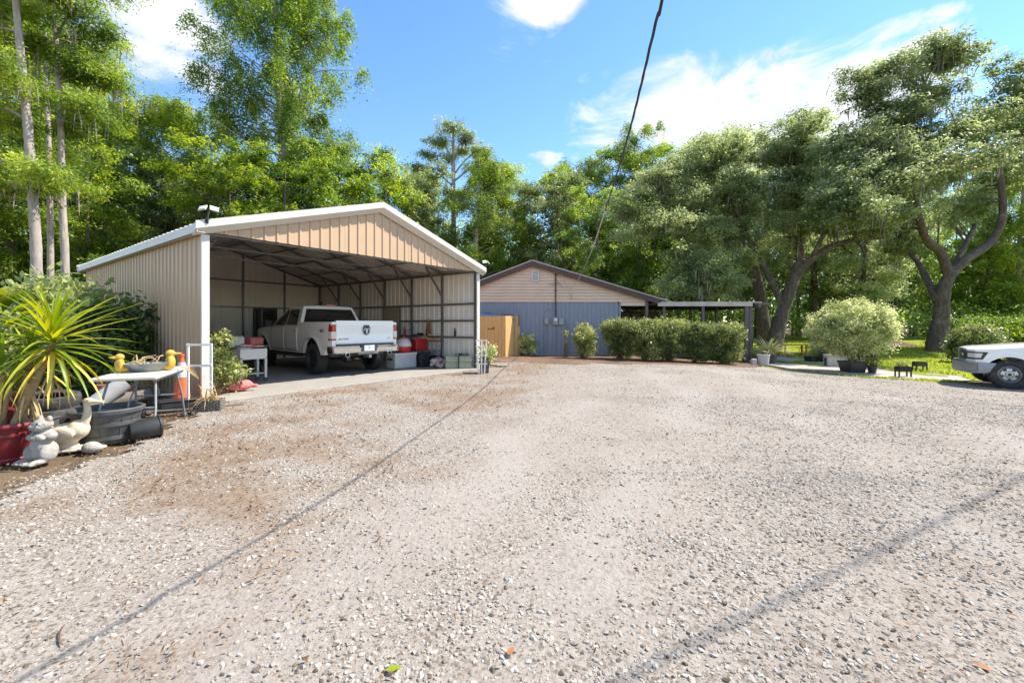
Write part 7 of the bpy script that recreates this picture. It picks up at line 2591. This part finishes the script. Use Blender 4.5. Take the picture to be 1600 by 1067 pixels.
# woodland trees one by one: (proto, px, depth, height, turn, label)
BR4 = broad_proto(223, 16.0, 5.2, 0.10, k=380, lmat=L_OAK, bark=M_BARK_O, moss=0.06, leaf=(0.20, 0.105))
BR5 = broad_proto(224, 18.0, 4.8, 0.15, k=330, lmat=L_DULL, moss=0.08)
HT = {'b4': (BR4, 16.0), 'b5': (BR5, 18.0), 'c2': (CY2, 21.0), 'c3': (CY3, 24.0), 'b1': (BR1, 17.0), 'b2': (BR2, 19.0), 'b3': (BR3, 15.0)}
WOOD = [
    ('b4', 1100, 40, 17.6, 0.7, 'grey-green oak filling the gap behind the low-branched oak'),
    ('b4', 1185, 42, 19.6, 2.9, 'tall grey-green oak behind the end of the porch roof'),
    ('b4', 1275, 41, 19.4, 4.8, 'grey-green oak behind the oak that leans right'),
    ('b4', 1345, 39, 15.5, 1.5, 'grey-green oak between the leaning oak and the great oak'),
    ('b4', 1610, 48, 17.5, 5.5, 'grey-green oak crown at the right edge behind the great oak'),
    ('b5', 1060, 43, 16.5, 3.6, 'dull green tree behind the roof end and the low-branched oak'),
    ('c3', -60, 24, 24, 0.3, 'tall cypress at the left picture edge behind the pale trunks'),
    ('c2', 20, 30, 25, 1.1, 'mossy cypress behind the leftmost pale trunk'),
    ('b2', -20, 36, 21, 2.0, 'leafy tree filling the far left edge of the woods'),
    ('b1', 70, 32, 17, 0.5, 'bushy broadleaf tree behind the three pale trunks'),
    ('c3', 118, 38, 27, 2.6, 'tall cypress rising right behind the rightmost pale trunk'),
    ('b3', 150, 28, 12.5, 3.0, 'yellow-green low tree left of the carport eave'),
    ('c2', 225, 40, 22.5, 0.0, 'grey mossy cypress leaning over the carport left slope'),
    ('b5', 195, 35, 14.5, 1.9, 'dense broadleaf tree above the back end of the carport eave'),
    ('c2', 300, 41, 22.0, 2.2, 'mossy cypress just left of the great cypress'),
    ('b5', 270, 34, 15.0, 4.0, 'mid-green tree above the middle of the carport eave'),
    ('b3', 345, 31, 13.5, 5.0, 'bright yellow-green tree behind the left floodlight'),
    ('b5', 395, 36, 15.0, 3.3, 'broadleaf tree under the great cypress on its left'),
    ('b3', 455, 30, 13.5, 1.2, 'bright yellow-green tree below the great cypress, above the carport slope'),
    ('b2', 500, 38, 16.5, 5.6, 'broadleaf tree under the great cypress on its right'),
    ('b1', 562, 41, 17.6, 0.8, 'rounded dark green tree directly left of the carport ridge'),
    ('b3', 612, 36, 14.0, 2.4, 'light green tree directly behind the carport ridge'),
    ('c3', 652, 45, 17.5, 1.7, 'slender tree between carport ridge and flat-topped cypress'),
    ('b5', 668, 39, 14.8, 0.2, 'leafy tree left of the flat-topped cypress trunk'),
    ('c2', 745, 36, 15.2, 4.2, 'feathery green cypress right of the flat-topped cypress'),
    ('c3', 775, 43, 18.0, 3.0, 'tall green tree above the left slope of the house roof'),
    ('b3', 828, 40, 15.8, 0.9, 'pale yellow-green tree behind the house ridge'),
    ('b5', 868, 37, 14.2, 2.8, 'mid-green tree behind the right slope of the house ridge'),
    ('c2', 905, 42, 17.2, 5.1, 'slim dark-topped tree left of the overhead cable'),
    ('b2', 955, 45, 19.5, 1.4, 'tall broadleaf tree crossed by the overhead cable'),
    ('c3', 1000, 44, 20.5, 4.6, 'tallest tree right of the overhead cable'),
    ('b1', 935, 34, 12.0, 3.9, 'low tree behind the right house slope below the cable'),
    ('b2', 1045, 47, 21.0, 0.4, 'tall broadleaf tree behind the left-hand oak crown'),
    ('b3', 1010, 33, 10.5, 1.0, 'bright low tree behind the end of the house roof'),
    ('c3', 1290, 48, 20.0, 2.0, 'slender tree behind the gap between the two big oaks'),
    ('b1', 1345, 50, 14.0, 0.6, 'green tree on the wood edge behind the round shrub'),
    ('c2', 1395, 46, 19.0, 3.7, 'straight-stemmed tree behind the lawn left of the right-hand oak'),
    ('b2', 1430, 52, 15.0, 5.3, 'leafy tree on the far side of the lawn behind the right-hand oak trunk'),
    ('b3', 1535, 45, 13.0, 4.4, 'sunlit light green tree right of the right-hand oak trunk'),
    ('c3', 1588, 44, 19.0, 1.3, 'pale-stemmed tree at the right edge of the picture above the pickup'),
    ('b1', 1640, 58, 18.0, 2.3, 'broadleaf tree at the extreme right edge of the woods'),
    ('b2', 1500, 56, 17.0, 1.8, 'distant tree seen through the fork of the right-hand oak'),
]
for (k, px, Y, h, rz, lab) in WOOD:
    ms, H0 = HT[k]
    s = h / H0
    P = px_tree(px, Y)
    tree_thing('woodland_tree', lab, ms, P, rz, sc=(s * 1.05, s * 1.05, s), group='trees of the woods')


# ------------------------------------------------------------------ the live oaks
def oak(seed, Y, trunk_px, limbs_px, blobs_px, label, leaf=(0.155, 0.080), per=44, moss=0.10, base_r=0.6, sy=1.0):
    rng = np.random.default_rng(seed)
    limbs = []
    tp = [W(px, py, Y) for px, py in trunk_px]
    tp[0].z = gzf(tp[0].x, Y) - 0.2
    limbs.append(([tuple(p) for p in tp], list(np.linspace(base_r, base_r * 0.62, len(tp)))))
    limbs[0][1][0] = base_r * 1.25
    for pts, r0, r1 in limbs_px:
        limbs.append(([tuple(W(px, py, Y + dy)) for (px, py, dy) in pts], list(np.linspace(r0, r1, len(pts)))))
    blobs = []
    for (px, py, dy, rx, rzv, k) in blobs_px:
        c = W(px, py, Y + dy)
        blobs.append((c.x, c.y, c.z, rx, rx * 1.05 * sy, rzv, k))
    ms = build_tree(rng, limbs, blobs, leaf, per, 0.40, 0.55, 0.9, 0.05, L_OAK, M_BARK_O, 0.03, moss, 0.8, 2, 0.35, k_per=1.7)
    return tree_thing('live_oak', label, ms)


oak(300, 25.0, [(1462, 548), (1470, 500), (1474, 455), (1483, 432)],
    [([(1483, 432, 0), (1470, 395, 0), (1448, 375, -0.5), (1436, 340, -1), (1425, 300, -1), (1380, 262, -1.5), (1340, 240, -2)], 0.252, 0.064),
     ([(1425, 322, -1), (1395, 322, -2), (1362, 326, -3), (1330, 318, -3.5)], 0.118, 0.040),
     ([(1483, 432, 0), (1510, 405, 0.3), (1548, 378, 0.8), (1566, 340, 1), (1564, 285, 1), (1558, 250, 1), (1530, 215, 1), (1490, 205, 0.5)], 0.266, 0.072),
     ([(1562, 260, 1), (1590, 215, 1.5), (1620, 170, 2)], 0.148, 0.048),
     ([(1425, 300, -1), (1420, 240, 0), (1425, 180, 0.5), (1450, 120, 1), (1470, 80, 1)], 0.148, 0.040),
     ([(1420, 240, 0), (1385, 180, 0), (1370, 120, 0.5)], 0.104, 0.032),
     ([(1464, 470, 0), (1440, 420, 1.5), (1425, 400, 2.5), (1400, 380, 3.5)], 0.207, 0.064),
     ([(1478, 440, 0), (1530, 330, 4), (1520, 250, 5)], 0.163, 0.048)],
    [(1450, 85, 1, 1.7, 0.9, 40), (1500, 95, 1, 1.5, 0.7, 30), (1400, 110, 0.5, 1.6, 0.9, 36), (1345, 150, 0.5, 1.4, 0.8, 28), (1330, 120, 0, 0.8, 0.5, 10), (1400, 180, 0, 1.9, 0.9, 46), (1460, 155, 0.5, 1.8, 0.8, 40), (1350, 215, -1, 1.9, 1.0, 50),
     (1415, 245, -1, 2.1, 1.0, 56), (1480, 215, 0, 2.0, 0.9, 50), (1540, 190, 1, 1.9, 0.8, 44), (1590, 150, 2, 1.9, 1.0, 44), (1575, 105, 1.5, 1.3, 0.6, 20), (1620, 200, 2, 2.0, 1.0, 40), (1335, 275, -2, 2.0, 1.0, 52), (1400, 290, -2, 2.0, 0.9, 44), (1470, 270, -1, 1.9, 0.8, 36),
     (1330, 330, -3, 1.8, 0.9, 44), (1380, 345, -1, 1.7, 0.9, 36), (1440, 330, 2.5, 1.9, 1.1, 36), (1500, 320, 3.5, 1.8, 1.1, 34), (1540, 290, 4, 1.7, 1.0, 24), (1410, 385, 3.5, 1.6, 0.9, 30), (1600, 260, 2.5, 1.6, 1.0, 26), (1300, 305, -2.5, 1.5, 0.8, 30), (1510, 250, -4, 1.6, 0.7, 22), (1570, 235, -5, 1.5, 0.7, 20), (1300, 240, -1, 1.3, 0.8, 22)],
    'great spreading live oak with a forked trunk on the lawn at the right', base_r=0.44, moss=0.07)
oak(301, 27.0, [(1207, 545), (1222, 490), (1240, 440), (1252, 405)],
    [([(1244, 428, 0), (1268, 405, -0.5), (1300, 385, -1), (1340, 375, -1.5), (1380, 372, -2)], 0.266, 0.064),
     ([(1252, 405, 0), (1246, 360, 0), (1240, 300, 0.5), (1245, 240, 0.5)], 0.222, 0.056),
     ([(1340, 378, -1.5), (1352, 400, -1.8), (1340, 430, -2)], 0.089, 0.024),
     ([(1268, 405, -0.5), (1290, 360, -1.5), (1310, 320, -2)], 0.148, 0.040),
     ([(1225, 480, 0), (1195, 420, 1), (1165, 360, 1), (1150, 330, 1)], 0.222, 0.048)],
    [(1235, 210, 0.5, 1.8, 1.0, 48), (1260, 185, 1, 1.1, 0.7, 18), (1205, 240, 0.5, 1.6, 0.9, 38), (1275, 245, 0, 1.9, 1.0, 50), (1240, 290, 0, 2.0, 1.0, 50), (1300, 300, -1, 2.2, 1.0, 60), (1330, 345, -2, 1.9, 0.8, 44), (1270, 345, -1, 1.8, 0.9, 40),
     (1200, 310, 0.5, 1.9, 1.1, 44), (1165, 300, 1, 1.7, 1.0, 36), (1345, 300, -2, 1.8, 0.8, 36), (1220, 370, 0.8, 1.5, 0.9, 26), (1150, 360, 1, 1.5, 0.9, 24), (1255, 375, 2, 1.3, 0.8, 20)],
    'dark-trunked live oak leaning right beside the porch end', base_r=0.42, moss=0.08)
oak(302, 29.0, [(1196, 540), (1190, 480), (1178, 420), (1160, 385)],
    [([(1165, 392, 0), (1120, 372, -1), (1080, 352, -1.5), (1045, 345, -2), (1010, 352, -2)], 0.252, 0.056),
     ([(1160, 385, 0), (1145, 320, 0), (1120, 260, 0)], 0.192, 0.048),
     ([(1045, 345, -2), (1025, 300, -2), (1030, 270, -2)], 0.111, 0.032), ([(1178, 420, 0), (1130, 440, -2), (1100, 430, -3)], 0.118, 0.040)],
    [(1110, 235, 0, 1.8, 1.0, 44), (1150, 225, 0.5, 1.5, 0.9, 30), (1070, 260, 0, 1.9, 1.0, 48), (1030, 290, -1, 2.0, 1.1, 54), (985, 320, -2, 1.9, 1.0, 46), (1080, 310, -1, 2.0, 1.0, 52), (1130, 290, -0.5, 1.9, 1.0, 46), (1040, 350, -2.5, 1.9, 0.8, 40), (990, 365, -2.5, 1.5, 0.6, 22),
     (1100, 360, -2, 1.8, 0.9, 44), (1085, 410, -3, 2.0, 1.1, 60), (1120, 440, -3, 1.7, 1.0, 44), (1060, 445, -3, 1.4, 0.8, 30), (1150, 400, -1, 1.5, 1.0, 28), (1135, 345, 0, 1.6, 0.9, 30)],
    'live oak whose low branches sweep over the porch roof', base_r=0.40, moss=0.06)

# ------------------------------------------------------------------ far woods, undergrowth


def far_woods():
    rng = np.random.default_rng(400)
    n = 950
    Y = rng.uniform(50, 78, n)
    X = rng.uniform(-1.28, 1.28, n) * Y
    mb = MB()
    cc, hh = [], []
    for x, y in zip(X, Y):
        h = rng.uniform(9, 16) * (1.15 if x < 0 else 1.0)
        k = 8
        for j in range(k):
            f = rng.uniform(0.12, 1.0)
            cc.append((x + rng.normal() * 1.8, y + rng.normal() * 1.8, h * f)); hh.append(f)
        if rng.random() < 0.45:
            mb.tube([(x, y, -0.2), (x + rng.normal() * 0.2, y, h * 0.5), (x + rng.normal() * 0.4, y, h * 0.95)], [0.20, 0.15, 0.04], 5, mat=0)
    cc = np.array(cc)
    P, D = clump_points(rng, cc, 1.4, 20, 0.6)
    V = leaf_quads(rng, P, 0.46, 0.26, 0.5, D)
    lv = np.repeat(rng.random(len(cc)) * 0.6, 20) + rng.random(len(P)) * 0.4
    o = link('distant_woods', quads_mesh('distant_woods', V, lv, L_BRD))
    tag(o, 'distant green woodland closing the view behind the nearer trees', 'woods', kind='stuff')
    o = mb.build('distant_trunks', M_BARK_B, None, smooth=True)
    tag(o, 'dim trunks of the distant woodland between the nearer trees', 'trunks', kind='stuff')
    # undergrowth along the wood's edge
    n = 1300
    Y = rng.uniform(24, 50, n)
    X = rng.uniform(-1.25, 1.25, n) * Y
    ok = ~((X > -7) & (X < 13.5) & (Y < 33)) & ~(inside(LAWN_POLY, X, Y) & (Y < 40)) & ~((X < -5) & (X > -16) & (Y < 26))
    X, Y = X[ok], Y[ok]
    H = rng.uniform(0.3, 2.6, len(X))
    C = np.stack([X, Y, H], 1)
    C = np.repeat(C, 4, 0) + rng.normal(size=(len(X) * 4, 3)) * np.array([0.9, 0.9, 0.5])
    P, D = clump_points(rng, C, 0.8, 16, 0.8)
    P[:, 2] = np.abs(P[:, 2])
    V = leaf_quads(rng, P, 0.26, 0.13, 0.6, D)
    lv = np.repeat(rng.random(len(C)) * 0.55, 16) + rng.random(len(P)) * 0.45
    o = link('undergrowth', quads_mesh('undergrowth', V, lv, L_BRD))
    tag(o, 'leafy undergrowth along the foot of the woods', 'undergrowth', kind='stuff')
    # mulched tree rings and low mounds at the back of the lawn
    for (px, py, w, lab) in ((1395, 541, 1.6, 'low brown heap of leaves on the lawn left of the oak trunk'), (1330, 536, 1.4, 'flat reddish mulch mound at the back of the lawn')):
        p = G(px, py)
        t = thing('leaf_heap', lab, 'leaf heap', p)
        m = MB(); m.grid(lambda u, v: ((u - .5) * 2 * w, (v - .5) * w, 0.32 * max(0, 1 - (2 * u - 1) ** 2) * max(0, 1 - (2 * v - 1) ** 2) * (1 + 0.3 * math.sin(9 * u + 7 * v)) - 0.01), 16, 10); m.build('heap', GM_MULCH, t, smooth=True)


far_woods()
